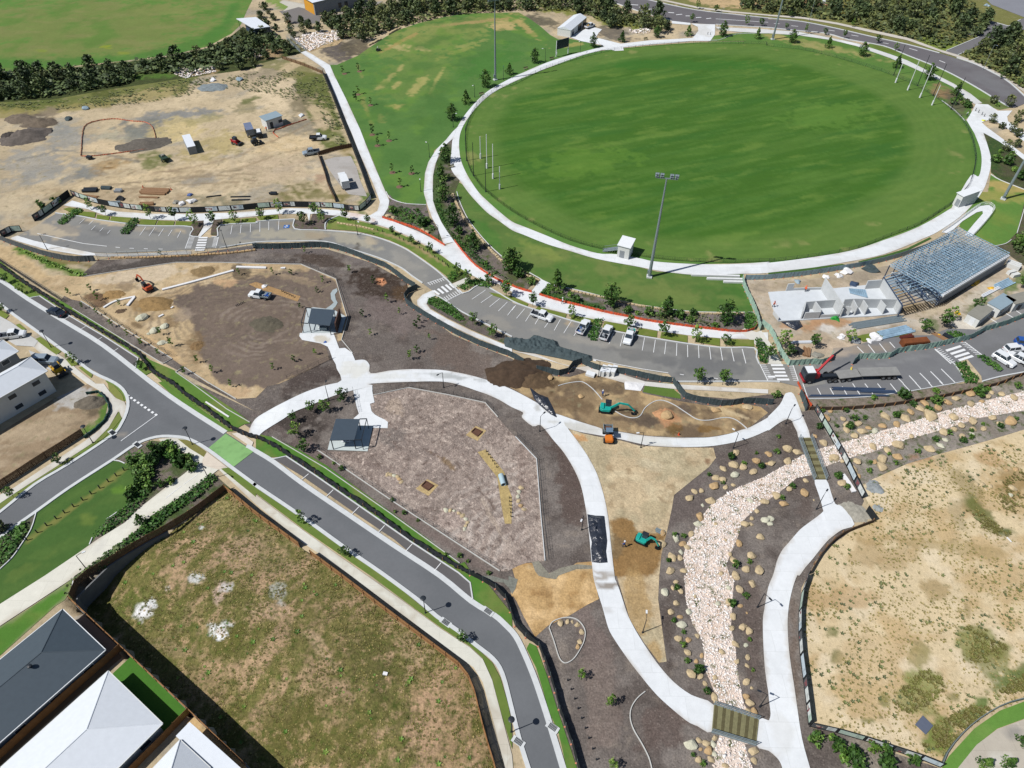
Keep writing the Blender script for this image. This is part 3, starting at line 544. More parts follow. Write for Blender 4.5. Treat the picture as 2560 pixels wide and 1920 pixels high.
sheet('creek_bank',W('32:2350,-120 32:1700,50 32:1200,140 32:700,225 32:400,230 32:500,420 32:640,640 32:700,780 32:790,880 32:900,830 32:1200,690 32:1500,600 32:1900,490 32:2350,370'),1,m_bed,(150,142,134),[('noise',(176,168,156),5,.5,.7,.6),('noise',(128,116,100),3,.5,.7,.6),('32',1300,620,100,40,-10,(160,120,92),.8),('32',700,300,250,50,0,(140,132,128),.7)],res=.9,seed=53)
lot=W('32:2400,360 32:2212,395 32:1900,490 32:1500,602 32:1200,692 32:900,825 32:800,900 32:860,1020 32:900,1190 32:720,1270 32:560,1390 32:450,1510 32:345,1659 33:295,110 33:268,400 33:290,700 33:340,1000 33:372,1285 33:700,1350 33:1000,1470 33:1330,1550 33:1480,1640 33:1560,1500 33:1750,1290 33:2000,1130 33:2212,1065 33:2500,1010 32:2700,1659')
sheet('sandy_lot',lot,1,m_sand,(220,200,162),[('noise',(196,168,122),6,.47,.64,.75,(.3,1.8)),('noise',(230,214,184),5,.5,.68,.7),('32',1900,640,200,70,10,(190,156,110),.8),('32',1750,950,100,300,-25,(140,124,78),.6),('32',1850,1130,60,230,-40,(104,112,58),.85),('32',2030,1290,90,50,0,(80,98,50),.9),('32',2100,880,150,200,0,(150,122,72),.7),('32',1620,1120,50,160,-30,(184,168,132),.7),('32',1300,640,110,40,0,(176,136,104),.8),('32',1500,650,60,60,0,(186,170,140),.8),('32',1500,1400,500,60,6,(168,146,98),.6),('32',1000,1500,300,120,0,(176,150,106),.6),('33',1830,560,220,140,20,(126,132,66),.85),('33',1950,720,180,160,20,(122,126,68),.8),('33',2150,900,260,120,-20,(92,112,48),.9),('33',1300,700,110,90,-30,(146,136,80),.8),('33',1330,900,200,100,0,(138,146,84),.85),('33',1280,1080,200,110,30,(142,146,88),.8),('33',1500,1400,160,140,-40,(100,124,50),.9),('33',1750,1180,220,60,-38,(86,116,48),.9),('33',1600,1050,60,40,0,(120,120,70),.7),('33',570,480,50,40,0,(110,116,64),.8),('33',590,700,60,60,0,(124,122,72),.8),('33',1000,1080,60,70,0,(134,134,76),.8),('33',600,200,330,90,0,(184,152,106),.7),('33',900,700,300,200,0,(200,172,128),.5),('33',1450,120,200,90,20,(166,142,96),.7),('33',1720,300,30,110,-15,(168,150,108),.8),('33',850,1250,60,30,0,(120,122,66),.8)],res=.6,seed=61,relief=lambda x,y,d:sst(0,4,d)*.12*fbm(x,y,9,8))
sheet('corner_lawn',W('33:1500,1659 33:1560,1560 33:1780,1320 33:2000,1165 33:2212,1085 33:2500,1020 33:2500,1180 33:2212,1235 33:1980,1320 33:1800,1460 33:1640,1659 33:1600,1800 33:1400,1800'),3,m_lawn,(104,146,66),[('noise',(124,154,80),3,.5,.7,.5)],res=1,seed=62)
sheet('driveway',W('33:1640,1659 33:1800,1460 33:1980,1325 33:2212,1240 33:2500,1180 33:2500,1800 33:1600,1800'),3,m_conc,(196,188,174),[('33',2130,1350,80,60,0,(156,152,146),.9),('33',2000,1600,130,60,-30,(214,210,200),.9)],res=1,seed=63)
sheet('weedy_lot',WEEDP,1,m_weed,(120,115,66),[('noise',(186,156,124),4,.47,.63,.85,(.9,2)),('noise',(96,96,46),7,.48,.66,.7),('13',700,500,600,400,40,(124,112,70),.3),('13',600,1300,550,260,10,(104,100,52),.75),('13',1000,750,200,260,-30,(100,98,54),.75),('12',100,1350,330,200,0,(140,136,88),.4),('13',1650,1250,300,560,-12,(200,164,130),.55),('13',1350,620,260,160,30,(186,158,126),.6),('13',100,300,200,100,0,(198,168,138),.7),('13',550,620,60,260,-35,(200,172,140),.6),('12',100,1500,260,120,20,(170,146,116),.5),('02',2050,1500,160,200,0,(188,158,130),.7),('02',1900,1100,150,120,0,(176,166,110),.6),('03',1900,130,60,120,20,(206,178,160),.9),('03',1450,550,250,60,20,(160,140,106),.7),('03',1750,900,250,200,30,(166,140,108),.6),('03',1500,350,260,140,0,(106,108,58),.7),('03',1100,180,200,100,0,(104,114,56),.7),('03',1200,255,84,64,-10,(244,244,244),1),('03',1285,200,46,46,0,(228,230,232),.9),('03',1880,460,98,86,0,(244,245,246),1),('03',1945,405,52,38,0,(240,242,242),.9),('03',1425,95,60,50,0,(220,222,222),.85),('03',1690,25,80,44,0,(222,224,222),.85),('03',1960,100,62,50,0,(226,224,222),.8),('13',200,150,80,90,0,(188,190,186),.7),('02',1740,1240,40,16,-30,(214,218,216),.8)],res=.42,seed=71,relief=lambda x,y,d:sst(0,3,d)*(.1*fbm(x,y,2.5,8)+.06*fbm(x,y,.8,9))-sunk(x,y))
sheet('bare_block',W('01:0,1659 02:0,420 02:460,130 02:760,0 02:870,80 02:930,180 02:900,330 02:720,440 02:600,500 02:380,620 02:0,850 02:-400,1100 02:-400,420'),1,m_base,(158,138,112),[('noise',(182,164,138),3,.5,.7,.7,(.35,4)),('noise',(128,112,90),3,.52,.7,.6,(.35,3)),('02',800,190,90,80,0,(104,92,74),.9),('line','02:870,100 02:930,200 02:880,330 02:740,430',40,(92,126,52),.95),('02',640,120,180,90,-15,(188,186,182),.97),('02',300,420,400,100,-20,(186,168,140),.5)],res=.5,seed=72)
sheet('corner_block_lawn',W('02:-300,1300 02:0,1010 02:560,640 02:900,370 02:1060,240 02:1100,160 02:1000,90 02:910,-30 02:1000,-20 02:1085,80 02:1112,200 02:1050,350 02:960,455 02:600,695 02:300,875 02:0,1115 02:-300,1330'),3,m_lawn,(112,134,66),[],res=1,seed=73)
sheet('street_park_lawn',W('02:-300,1560 02:0,1330 02:310,1110 02:620,900 02:985,655 02:1090,690 02:1170,800 02:1175,890 02:1100,950 02:1090,1050 02:920,1180 02:850,1300 02:780,1390 02:390,1659 03:0,255 03:-300,450'),2,m_lawn,(74,106,50),[('noise',(88,116,56),5,.5,.7,.6,(.6,3)),('line','02:1080,740 02:800,950 02:500,1165 02:240,1350',22,(140,136,76),.7),('02',750,1160,60,60,0,(116,134,62),.6),('02',1030,920,60,30,0,(110,150,50),.5),('02',200,1600,300,60,-30,(104,124,60),.5)],res=.7,seed=74)
sheet('path_side_lawn',W('03:635,20 03:600,150 03:560,210 03:480,260 03:0,690 03:-400,900 03:-400,640 03:0,440 03:300,250'),2,m_lawn,(84,128,50),[('noise',(110,134,62),3,.5,.7,.6)],res=.9,seed=75)
sheet('corner_bed',W('02:970,660 02:1180,535 02:1310,490 02:1440,505 02:1500,560 02:1590,600 02:1700,680 02:1590,780 02:1400,920 02:1200,1080 02:1080,1200 02:850,1340 02:780,1390 02:850,1290 02:920,1180 02:1090,1050 02:1110,950 02:1175,890 02:1165,800 02:1090,690'),2,m_bed,(122,112,104),[('noise',(70,92,44),2.5,.45,.6,.8)],res=.7,seed=76)
sheet('fence_side_bed',W('02:1840,770 02:1950,870 02:2020,930 02:1960,920 02:1700,1110 02:1200,1390 02:720,1659 03:620,215 03:590,170 03:640,20 02:660,1659 02:850,1530 02:1050,1370 02:1190,1260 02:1300,1150 02:1600,950'),2,m_bed,(116,106,98),[('noise',(62,92,38),2.5,.42,.56,.85)],res=.7,seed=77)
sheet('edge_bed',W('02:-300,1570 02:0,1345 02:310,1125 02:270,1260 02:180,1400 02:110,1500 02:0,1600 02:-300,1800'),3,m_bed,(112,104,98),[('noise',(60,84,40),2.5,.42,.56,.85)],res=.8,seed=78)
ASP=(112,115,119)
street='01:-300,600 01:0,762 01:250,932 01:560,1122 01:900,1332 01:1300,1642 02:1560,172 02:1950,422 02:2150,552 12:0,582 12:160,680 12:400,860 12:800,1132 12:1200,1402 12:1590,1659 13:1860,220 13:2060,342 13:2212,480 23:110,680 23:200,900 23:300,1200 23:430,1600 23:480,1800'
street_low_a='23:190,1800 23:140,1659 23:60,1400 13:2200,1110 13:2130,850 13:2050,720 13:1900,600 13:1750,480 13:1560,350 13:1400,210 13:1080,0 12:800,1440 12:400,1150 12:0,880 02:2212,878 02:1800,572 02:1640,482 02:1500,457 02:1350,462 02:1180,522 02:980,655 02:600,900 02:310,1108 02:0,1328 02:-300,1560'
street_low_b='02:-300,1325 02:0,1112 02:300,872 02:600,692 02:960,452 02:1050,350 02:1108,200 02:1085,80 02:995,-5 01:640,1440 01:330,1212 01:120,1062 01:0,970 01:-300,760'
sheet('street',W(street+' '+street_low_a+' '+street_low_b),4,m_asph,ASP,[('noise',(120,123,127),10,.5,.7,.6),('02',1250,250,200,100,0,(120,122,126),.5),('02',1040,440,60,20,-20,(170,160,146),.5),('line','01:0,870 01:700,1300 02:1600,400',40,(104,107,111),.5),('line','12:300,980 12:1000,1450 13:1500,150',50,(118,120,124),.6)],res=1.2,seed=81)
cpw='01:205,352 01:300,300 01:400,240 01:485,188 01:560,190 01:600,213 01:690,212 01:840,242 01:1090,276 01:1200,292 01:1400,298 01:1660,306 01:1640,385 01:1740,395 01:1820,395 01:1885,385 01:1905,292 01:2212,272 11:0,262 11:100,250 11:335,238 11:335,322 11:550,333 11:860,358 11:1000,385 11:1150,432 11:1300,500 11:1450,600 11:1560,680 11:1640,745 11:1700,800 11:1790,880 11:1935,800 11:2050,850 11:2212,945 21:0,960 21:150,1005 21:350,1065 21:550,1125 21:650,1155 21:900,1210 21:1250,1272 21:1500,1312 21:1800,1348 21:2090,1352 21:2110,1430 21:2130,1490 21:2212,1490 31:0,1490 31:220,1490 31:400,1480'
cpb='31:500,1659 32:300,35 31:100,1645 31:0,1640 21:2212,1640 21:1650,1642 21:1420,1642 21:1350,1572 21:1000,1515 21:700,1450 21:400,1330 21:0,1290 11:2212,1262 11:2000,1150 11:1780,1040 11:1640,940 11:1520,852 11:1450,800 11:1350,730 11:1260,662 11:1130,600 11:1000,552 11:800,492 11:600,432 11:300,430 11:0,438 01:2212,442 01:1900,485 01:1650,498 01:1400,512 01:1100,528 01:830,527 01:600,502 01:430,470 01:300,440 01:160,380'
sheet('car_park',W(cpw+' '+cpb),4,m_asph,(138,138,136),[('noise',(148,147,142),6,.5,.7,.6),('01',1050,440,700,60,4,(132,133,133),.8),('01',400,330,260,70,0,(190,176,152),.9),('01',900,260,260,30,8,(196,180,152),.9),('01',560,310,150,30,10,(140,136,130),.8),('01',1300,330,260,30,6,(168,158,140),.7),('01',850,340,100,30,10,(116,116,116),.9),('01',730,260,60,20,10,(120,118,114),.8),('01',1350,350,130,26,5,(118,118,118),.85),('01',1560,340,80,18,10,(188,172,146),.8),('01',2100,320,150,40,0,(124,124,122),.8),('01',2100,430,200,30,0,(160,156,144),.7),('11',250,370,400,50,0,(172,166,148),.85),('11',560,380,120,26,0,(170,150,120),.5),('11',300,290,120,30,0,(150,136,112),.7),('11',850,420,260,50,15,(176,170,152),.85),('11',1000,430,60,30,30,(190,176,150),.7),('11',880,460,22,50,25,(90,86,80),.9),('11',1300,620,220,60,30,(160,157,150),.7),('11',540,430,40,14,-30,(80,78,74),.8),('11',1650,830,120,60,-25,(128,128,128),.6),('11',2000,980,260,60,28,(140,139,136),.7),('11',2100,1130,150,40,20,(156,152,144),.7),('21',300,1100,300,40,12,(142,141,136),.7),('21',500,1140,60,22,20,(190,170,140),.7),('21',600,1280,400,40,12,(160,156,148),.7),('21',1130,1420,400,60,8,(120,120,119),.8),('21',1700,1500,500,100,3,(116,117,118),.85),('21',1090,1270,50,24,-10,(96,96,96),.6),('21',1700,1400,400,40,4,(122,122,121),.8),('21',1350,1320,300,30,5,(124,123,121),.7),('31',200,1560,150,60,0,(130,128,126),.6)],res=.9,seed=82)
cpe='31:235,1500 31:400,1488 31:560,1460 31:560,1350 31:700,1340 31:850,1300 31:1130,1240 31:1400,1240 31:1560,1180 31:1800,1190 31:1950,1120 31:2100,1040 31:2400,900 31:2500,1400 31:2212,1560 31:2000,1600 31:1850,1640 31:1840,1590 31:1700,1420 31:1620,1500 31:1710,1630 32:1600,0 32:1200,70 32:900,112 32:600,128 32:345,132 32:300,36 31:280,1640'
sheet('car_park',W(cpe),3,m_asph,(124,125,128),[('noise',(134,135,137),6,.5,.7,.6),('31',500,1380,300,80,0,(178,164,148),.9),('31',900,1360,200,40,-6,(150,140,128),.8),('31',1400,1290,200,30,-20,(150,150,146),.6),('31',2050,1080,200,60,-20,(150,150,150),.7),('31',1200,1450,300,20,-10,(140,141,143),.7),('31',600,1520,300,30,0,(140,140,141),.6),('32',500,60,160,40,0,(134,132,130),.6),('31',1950,1400,200,80,0,(116,117,119),.7)],res=1.1,seed=83)
sheet('worksite_ground',W('21:1990,770 21:2010,760 31:0,765 31:400,750 31:800,690 31:1100,620 31:1300,540 31:1900,460 31:2100,560 31:2212,640 31:2400,700 31:2400,930 31:2100,1045 31:1950,1125 31:1800,1195 31:1560,1185 31:1400,1245 31:1130,1245 31:850,1305 31:700,1345 31:640,1390 31:400,1470 31:180,1490 31:60,1330 31:0,1170 21:2130,1000'),2,m_base,(190,174,152),[('noise',(206,196,180),4,.5,.7,.7),('noise',(150,138,120),4,.52,.7,.7),('31',900,700,300,50,-8,(160,148,130),.8),('31',300,800,300,40,-5,(172,156,130),.8),('31',450,1140,330,50,-4,(184,140,100),.8),('31',500,1170,90,30,0,(214,212,206),.85),('31',950,1150,330,36,-8,(206,200,190),.9),('31',300,1290,200,60,0,(186,166,140),.8),('31',1500,1000,200,60,-20,(200,184,156),.8),('31',1800,900,300,50,-30,(206,196,178),.9),('31',1700,1150,200,60,20,(214,208,196),.9),('31',600,1330,180,40,0,(200,180,156),.8),('31',1150,830,100,160,30,(150,132,104),.8),('31',1250,1000,120,60,-10,(160,140,104),.85),('31',960,1240,200,30,-6,(110,126,72),.85),('31',2150,780,120,60,-40,(88,118,56),.85),('31',1800,1000,120,50,-30,(86,108,50),.8),('31',1420,1130,60,60,0,(90,110,60),.7)],res=.7,seed=84)
sheet('avenue',W('20:850,-30 20:1000,-40 20:1300,30 20:1600,90 20:1900,125 20:2212,158 30:0,165 30:300,190 30:600,250 30:900,320 30:1200,385 30:1500,465 30:1800,560 30:2050,690 30:2212,830 30:2500,1100 30:2500,1450 30:2212,900 30:2130,935 30:2080,925 30:1950,850 30:1750,730 30:1500,600 30:1200,480 30:1000,400 30:700,345 30:500,290 30:270,268 30:0,240 20:2212,238 20:1760,212 20:1540,200 20:1380,180 20:1100,100 20:870,20'),3,m_asph,(112,109,113),[('30',1900,700,300,60,30,(126,127,130),.7),('noise',(120,118,121),8,.5,.7,.5)],res=2,seed=85)
sheet('side_road',W('30:1490,455 30:1540,440 30:1830,318 30:1700,300 30:1900,230 30:1850,165 30:2080,228 30:2180,170 30:2300,120 30:2300,250 30:2110,265 30:1900,360 30:1800,400 30:1640,478 30:1620,490'),4,m_asph,(122,121,124),[],res=2,seed=86)
sheet('tennis_court',W('30:1850,-40 30:2400,-60 30:2400,120 30:2212,150 30:1930,40'),3,m_asph,(140,142,150),[],res=2.5,seed=87)
sheet('school_yard',W('10:200,98 10:370,62 10:440,75 10:560,140 10:550,200 10:430,205 10:280,205 10:250,140'),3,m_asph,(128,124,122),[],res=2,seed=88)
sheet('school_path',W('10:200,20 10:240,0 10:440,40 10:420,75 10:370,62 10:230,100 10:280,60'),3,m_conc,(206,202,190),[],res=2,seed=88)
sheet('school_path',W('10:600,140 10:900,70 10:1000,20 10:1100,10 10:1050,40 10:900,90 10:700,130 10:640,160'),3,m_conc,(160,156,150),[],res=2,seed=89)
WH=(236,240,244)
def path(name,s,level=5,col=WH,ops=(),res=1.2,sm=False,seed=90,z=None,pts=None):
 if name=='loop_path' and pts is None:pts=smooth(W(s),3,True)
 o=sheet(name,pts or W(s),level,m_conc,col,[('noise',tuple(c-7 for c in col),3,.5,.7,.6)]+list(ops),res=res,seed=seed,z=z)
 return o
def band(a,b,n=4):return smooth(W(a),n)+list(reversed(smooth(W(b),n)))
path('ring_path','',pts=band('20:800,402 20:560,462 20:400,508 20:250,562 20:100,627 20:0,672 10:2100,732 10:2000,792 10:1900,882 10:1800,1002 10:1740,1102 10:1700,1200 10:1690,1300 10:1680,1420 10:1700,1490 10:1760,1562 10:1830,1659 11:1900,82 11:2000,182 11:2100,252 11:2212,332 21:100,372 21:300,452 21:500,512 21:740,582 21:1110,652 21:1260,682 21:1400,702 21:1600,718 21:1950,710 31:0,702 31:300,668 31:650,612 31:1000,540 31:1340,405 31:1500,325 31:1700,180 31:1850,0 30:1910,1500 30:1925,1380 30:1900,1270 30:1860,1150','20:800,432 20:640,470 20:460,532 20:300,592 20:150,652 20:0,717 10:2050,802 10:1930,902 10:1840,1012 10:1780,1112 10:1757,1200 10:1757,1300 10:1775,1400 10:1830,1522 10:1920,1659 11:2000,80 11:2100,170 11:2212,258 21:100,300 21:300,380 21:500,462 21:740,532 21:900,540 21:1110,577 21:1230,602 21:1500,622 21:1870,627 21:2212,607 31:0,615 31:300,578 31:700,512 31:1000,418 31:1300,303 31:1560,155 31:1600,110 30:1750,1520 30:1820,1525 30:1845,1400 30:1830,1280 30:1780,1150'),ops=[('31',300,640,500,60,-6,(222,224,226),.7),('31',1200,400,300,60,-25,(224,228,232),.6)])
path('ring_path','10:1640,1212 10:1560,1292 10:1490,1402 10:1460,1502 10:1450,1659 11:1455,30 11:1480,112 11:1520,222 11:1570,312 11:1590,370 11:1625,455 11:1715,432 11:1650,340 11:1600,260 11:1560,170 11:1530,80 10:1527,1640 10:1530,1520 10:1550,1420 10:1600,1290 10:1700,1200 10:1740,1102 10:1700,1140',level=6)
path('junction_apron','20:720,325 20:940,380 20:1200,350 20:1400,340 20:1560,330 20:1610,270 20:1605,235 20:1545,205 20:1755,213 20:1752,300 20:1712,357 20:1550,357 20:1400,370 20:1200,386 20:960,412 20:965,438 20:890,442 20:860,432 20:800,435 20:800,404 20:760,385',level=6,ops=[('20',1650,260,80,60,0,(218,218,216),.8)])
path('shed_forecourt','20:500,322 20:560,288 20:640,250 20:700,235 20:778,255 20:745,290 20:722,330 20:760,390 20:800,404 20:740,384 20:600,358')
path('roadside_path','20:1380,182 20:1540,200 20:1545,218 20:1380,205')
path('roadside_path','20:1755,232 20:2212,256 30:0,258 30:270,278 30:560,332 30:780,378 30:850,402 30:1060,472 30:1200,522 30:1400,622 30:1600,722 30:1750,812 30:1850,892 30:1790,905 30:1700,850 30:1600,755 30:1400,655 30:1150,545 30:1050,502 30:850,432 30:770,402 30:560,350 30:270,308 30:0,290 20:2000,280 20:1800,265',col=(222,224,224),ops=[('30',700,370,90,20,15,(240,242,244),.9)])
path('east_plaza','30:1770,950 30:1795,900 30:1900,905 30:1985,960 30:2110,958 30:2065,1010 30:2072,1050 30:2212,1150 30:2400,1290 30:2400,1360 30:2212,1225 30:2050,1100 30:1930,1030 30:1845,1060 30:1890,1102 30:2040,1212 30:2212,1340 30:2400,1500 30:2400,1540 30:2212,1388 30:2090,1290 30:1990,1222 30:1860,1150 30:1780,1152 30:1715,1042',level=6,ops=[('30',1880,960,120,60,0,(218,220,220),.7)])
path('far_footpath','20:1060,-40 20:1300,10 20:1600,75 20:1900,112 20:2212,138 30:0,140 30:300,165 30:600,215 30:900,285 30:1200,350 30:1490,450 30:1620,492 30:1800,560 30:2050,680 30:2212,800 30:2212,772 30:2050,660 30:1800,535 30:1620,470 30:1490,432 30:1200,325 30:900,262 30:600,198 30:300,148 30:0,128 20:1900,98 20:1600,60 20:1300,-5 20:1060,-60',level=6,col=(214,208,198))
path('west_footpath','10:385,456 10:430,440 10:500,480 10:640,566 10:680,660 10:780,860 10:900,1120 10:1000,1380 10:1120,1659 11:1152,80 11:1142,140 11:1092,220 11:1000,210 11:985,205 11:1050,165 11:1072,90 11:1040,0 10:1000,1560 10:900,1340 10:830,1160 10:740,960 10:640,720 10:590,595',level=6)
path('car_park_footpath','01:550,118 01:625,76 01:800,126 01:1000,170 01:1300,190 01:1600,192 01:2000,182 01:2212,166 11:0,165 11:300,142 11:480,145 11:700,160 11:950,202 11:1000,205 11:1092,220 11:1250,282 11:1400,342 11:1500,392 11:1630,466 11:1715,432 11:1800,530 11:1900,630 11:2000,692 11:2212,812 21:0,812 21:170,866 21:230,890 21:500,962 21:800,1042 21:1200,1122 21:1600,1180 21:2100,1215 21:2212,1215 21:2212,1290 21:2130,1275 21:1800,1266 21:1520,1240 21:1250,1200 21:1000,1152 21:700,1102 21:470,1052 21:250,1000 21:140,962 21:0,900 11:2212,865 11:2100,800 11:1940,760 11:1830,702 11:1700,622 11:1620,562 11:1500,482 11:1340,397 11:1200,332 11:990,267 11:850,237 11:700,207 11:470,192 11:460,260 11:440,190 11:200,192 11:0,212 01:1850,242 01:1830,300 01:1730,392 01:1710,392 01:1760,300 01:1760,250 01:1650,252 01:1500,246 01:1300,240 01:1100,226 01:900,202 01:760,152',level=5,ops=[('11',850,190,90,30,10,(232,200,184),.7),('11',1000,240,60,30,10,(216,190,172),.7),('11',1750,470,80,50,0,(216,220,222),.6),('01',1000,190,400,40,4,(222,222,216),.5)])
path('bank_ramp','21:250,755 21:330,792 21:228,888 21:168,862',level=6)
path('crossing_ramp','11:1690,800 11:1830,735 11:1860,770 11:1720,830',level=6,col=(222,220,212))
path('crossing_ramp','31:-330,1240 31:-230,1220 31:-30,1390 31:0,1490 31:120,1490 31:40,1340 31:-60,1200 31:-100,1215 31:-200,1180',level=6,col=(224,222,214))
path('car_park_footpath','01:90,402 01:150,380 01:300,425 01:500,470 01:820,532 01:830,552 01:720,552 01:400,500 01:110,415',level=6,ops=[('01',600,510,200,20,10,(214,206,190),.7)])
path('car_park_footpath','01:820,532 01:1100,535 01:1400,525 01:1650,510 01:1660,555 01:1400,560 01:1000,565 01:820,555',level=5,col=(190,190,188))
path('car_park_footpath','11:1390,940 11:1440,890 11:1530,850 11:1555,895 11:1490,930 11:1472,970 11:1510,1020 11:1650,1100 11:1850,1200 11:2140,1320 11:2212,1345 11:2212,1400 11:2100,1340 11:1900,1260 11:1600,1120 11:1450,1030 11:1395,980',level=6)
path('car_park_footpath','21:-20,1375 21:90,1395 21:600,1540 21:740,1590 21:1000,1660 22:1400,45 22:2212,85 22:2212,50 22:1400,5 21:1150,1640 21:700,1500 21:560,1520 21:400,1480 21:200,1400',level=5,col=(226,224,220))
path('street_footpath','01:-200,940 01:0,1070 01:130,1160 01:330,1290 01:560,1440 01:700,1560 01:830,1659 02:900,0 02:950,72 02:1000,122 02:1078,158 02:1098,210 02:1058,300 02:1022,240 02:940,380 02:820,500 02:560,670 02:140,940 02:0,1035 02:-300,1230 02:-300,1160 02:0,960 02:120,900 02:560,610 02:740,492 02:860,402 02:930,312 02:962,220 02:940,130 02:870,65 02:755,0 01:600,1540 01:400,1440 01:300,1350 01:150,1260 01:0,1170 01:-200,1010',level=5,col=(224,222,214))
path('street_footpath','02:1370,480 02:1500,462 02:1620,490 02:1790,590 02:1960,720 02:2212,902 12:0,960 12:440,1290 12:960,1659 13:1300,240 13:1600,460 13:1850,620 13:1960,722 13:2040,900 13:2120,1200 13:2212,1550 23:20,1800 13:2190,1800 13:2150,1659 13:2050,1250 13:1960,922 13:1880,792 13:1750,702 13:1500,512 13:1100,212 13:820,0 12:400,1370 12:0,1042 02:1890,740 02:1740,700 02:1700,690 02:1600,600 02:1540,560 02:1500,510 02:1400,502',level=5,col=(228,227,216))
path('wide_path','02:1700,690 02:1740,690 02:1890,742 02:1840,780 02:1800,802 02:1600,952 02:1300,1152 02:1190,1262 02:1050,1372 02:850,1532 02:650,1659 03:635,20 03:300,240 03:0,437 03:-300,620 03:-300,430 03:0,247 03:390,0 02:640,1490 02:850,1342 02:1080,1202 02:1200,1082 02:1400,922 02:1590,782',level=6,col=(232,230,218),ops=[('02',880,1400,80,50,-30,(216,214,206),.6)])
path('crossing_ramp','02:1790,590 02:1960,720 02:1890,745 02:1740,700 02:1760,640',level=7,col=(226,214,198))
path('crossing_ramp','02:2005,432 02:2075,418 02:2190,505 02:2175,550',level=6,col=(230,222,210))
verge=[('noise',(120,130,70),3,.5,.7,.7)]
sheet('street_verge',W('02:1540,480 02:1640,490 02:1785,590 02:1780,645 02:1640,560'),6,m_lawn,(128,126,72),[],res=1,seed=101)
sheet('street_verge',W('02:1910,735 02:1975,725 02:2212,890 12:0,900 12:400,1170 12:800,1460 12:1110,1659 13:1400,240 13:1560,370 13:1750,500 13:1900,620 13:2040,750 13:2110,880 13:2180,1120 13:2212,1300 13:2212,1500 13:2120,1190 13:2040,890 13:1960,715 13:1850,612 13:1600,452 13:1300,232 13:990,0 12:960,1640 12:440,1280 12:0,950 02:2212,980'),6,m_lawn,(106,128,60),verge,res=.8,seed=102)
sheet('street_verge',W('02:930,-10 02:990,20 02:1060,100 02:1075,155 02:1010,128 02:945,60'),6,m_lawn,(134,140,76),verge,res=.8,seed=103)
sheet('street_verge',W('02:1030,240 02:1052,300 02:990,380 02:900,470 02:700,600 02:560,670 02:0,1045 02:0,1090 02:400,790 02:620,660 02:830,510 02:930,400'),6,m_lawn,(120,132,70),verge,res=.8,seed=103)
for s in('01:140,1150 01:170,1140 01:230,1190 01:180,1200','01:305,1275 01:350,1255 01:430,1310 01:530,1380 01:490,1410 01:430,1370','01:570,1450 01:620,1430 01:690,1490 01:620,1510','01:680,1520 01:720,1510 01:800,1580 01:790,1610','01:0,1020 01:30,1030 01:80,1070 01:50,1100 01:-60,1050'):
 sheet('street_verge',W(s),6,m_lawn,(124,138,66),[],res=.8,seed=104)
sheet('park_side_verge',W('01:-300,400 01:0,662 01:200,790 01:350,900 01:640,1075 01:900,1235 01:1190,1420 01:1300,1520 01:1400,1640 02:1560,100 02:2020,400 02:2110,350 02:2170,340 02:2060,250 02:1700,10 01:1659,1659 01:1500,1540 01:1290,1450 01:1050,1270 01:800,1110 01:560,960 01:300,830 01:0,600 01:-300,400'),5,m_lawn,(96,132,58),verge,res=.7,seed=105)
sheet('park_side_verge',W('01:0,664 01:-200,540 01:-200,620 01:0,758 01:250,928 01:240,915 01:345,900 01:200,790'),5,m_lawn,(108,134,60),verge,res=.7,seed=106)
sheet('park_side_verge',W('01:1190,1445 01:1172,1530 01:1260,1585 01:1310,1560 01:1400,1642 02:1370,-10 02:1560,165 02:1940,415 02:2020,412 02:1560,100 01:1400,1635 01:1300,1515'),6,m_lawn,(96,134,58),verge,res=.7,seed=107)
sheet('park_side_verge',W('12:130,460 12:0,430 12:0,570 12:100,636 12:258,630 12:500,780 12:890,1050 12:1350,1370 12:1790,1659 13:1850,55 13:1875,205 13:2060,320 13:2150,410 23:0,470 13:2212,330 13:2000,70 13:1880,0 12:1800,1540 12:1760,1560 12:1500,1350 12:1000,990 12:600,700 12:350,560'),5,m_lawn,(84,128,52),verge,res=.7,seed=108)
sheet('park_side_verge',W('23:150,580 23:210,610 23:300,860 23:400,1180 23:560,1659 23:620,1850 23:540,1850 23:470,1659 23:400,1350 23:330,1200 23:210,800 23:125,630'),5,m_lawn,(86,132,54),verge,res=.6,seed=109)
BAY=(104,102,103)
sheet('parking_bay',W('01:255,922 01:345,903 01:600,1073 01:900,1250 01:1195,1440 01:1172,1528 01:900,1350 01:560,1140'),5,m_asph,BAY,[('01',600,1100,200,30,30,(128,124,122),.5)],res=1,seed=110)
sheet('parking_bay',W('12:150,650 12:260,630 12:500,790 12:890,1060 12:1350,1380 12:1780,1659 13:1850,70 13:1872,208 13:1560,0 12:1200,1350 12:800,1080 12:400,800'),5,m_asph,BAY,[],res=1,seed=111)
sheet('green_crossing',W('02:1952,432 02:2192,588 02:2022,718 02:1795,563'),6,m_asph,(140,186,120),[('noise',(120,160,104),1.5,.5,.7,.6,(.5,3))],res=.5,seed=112)
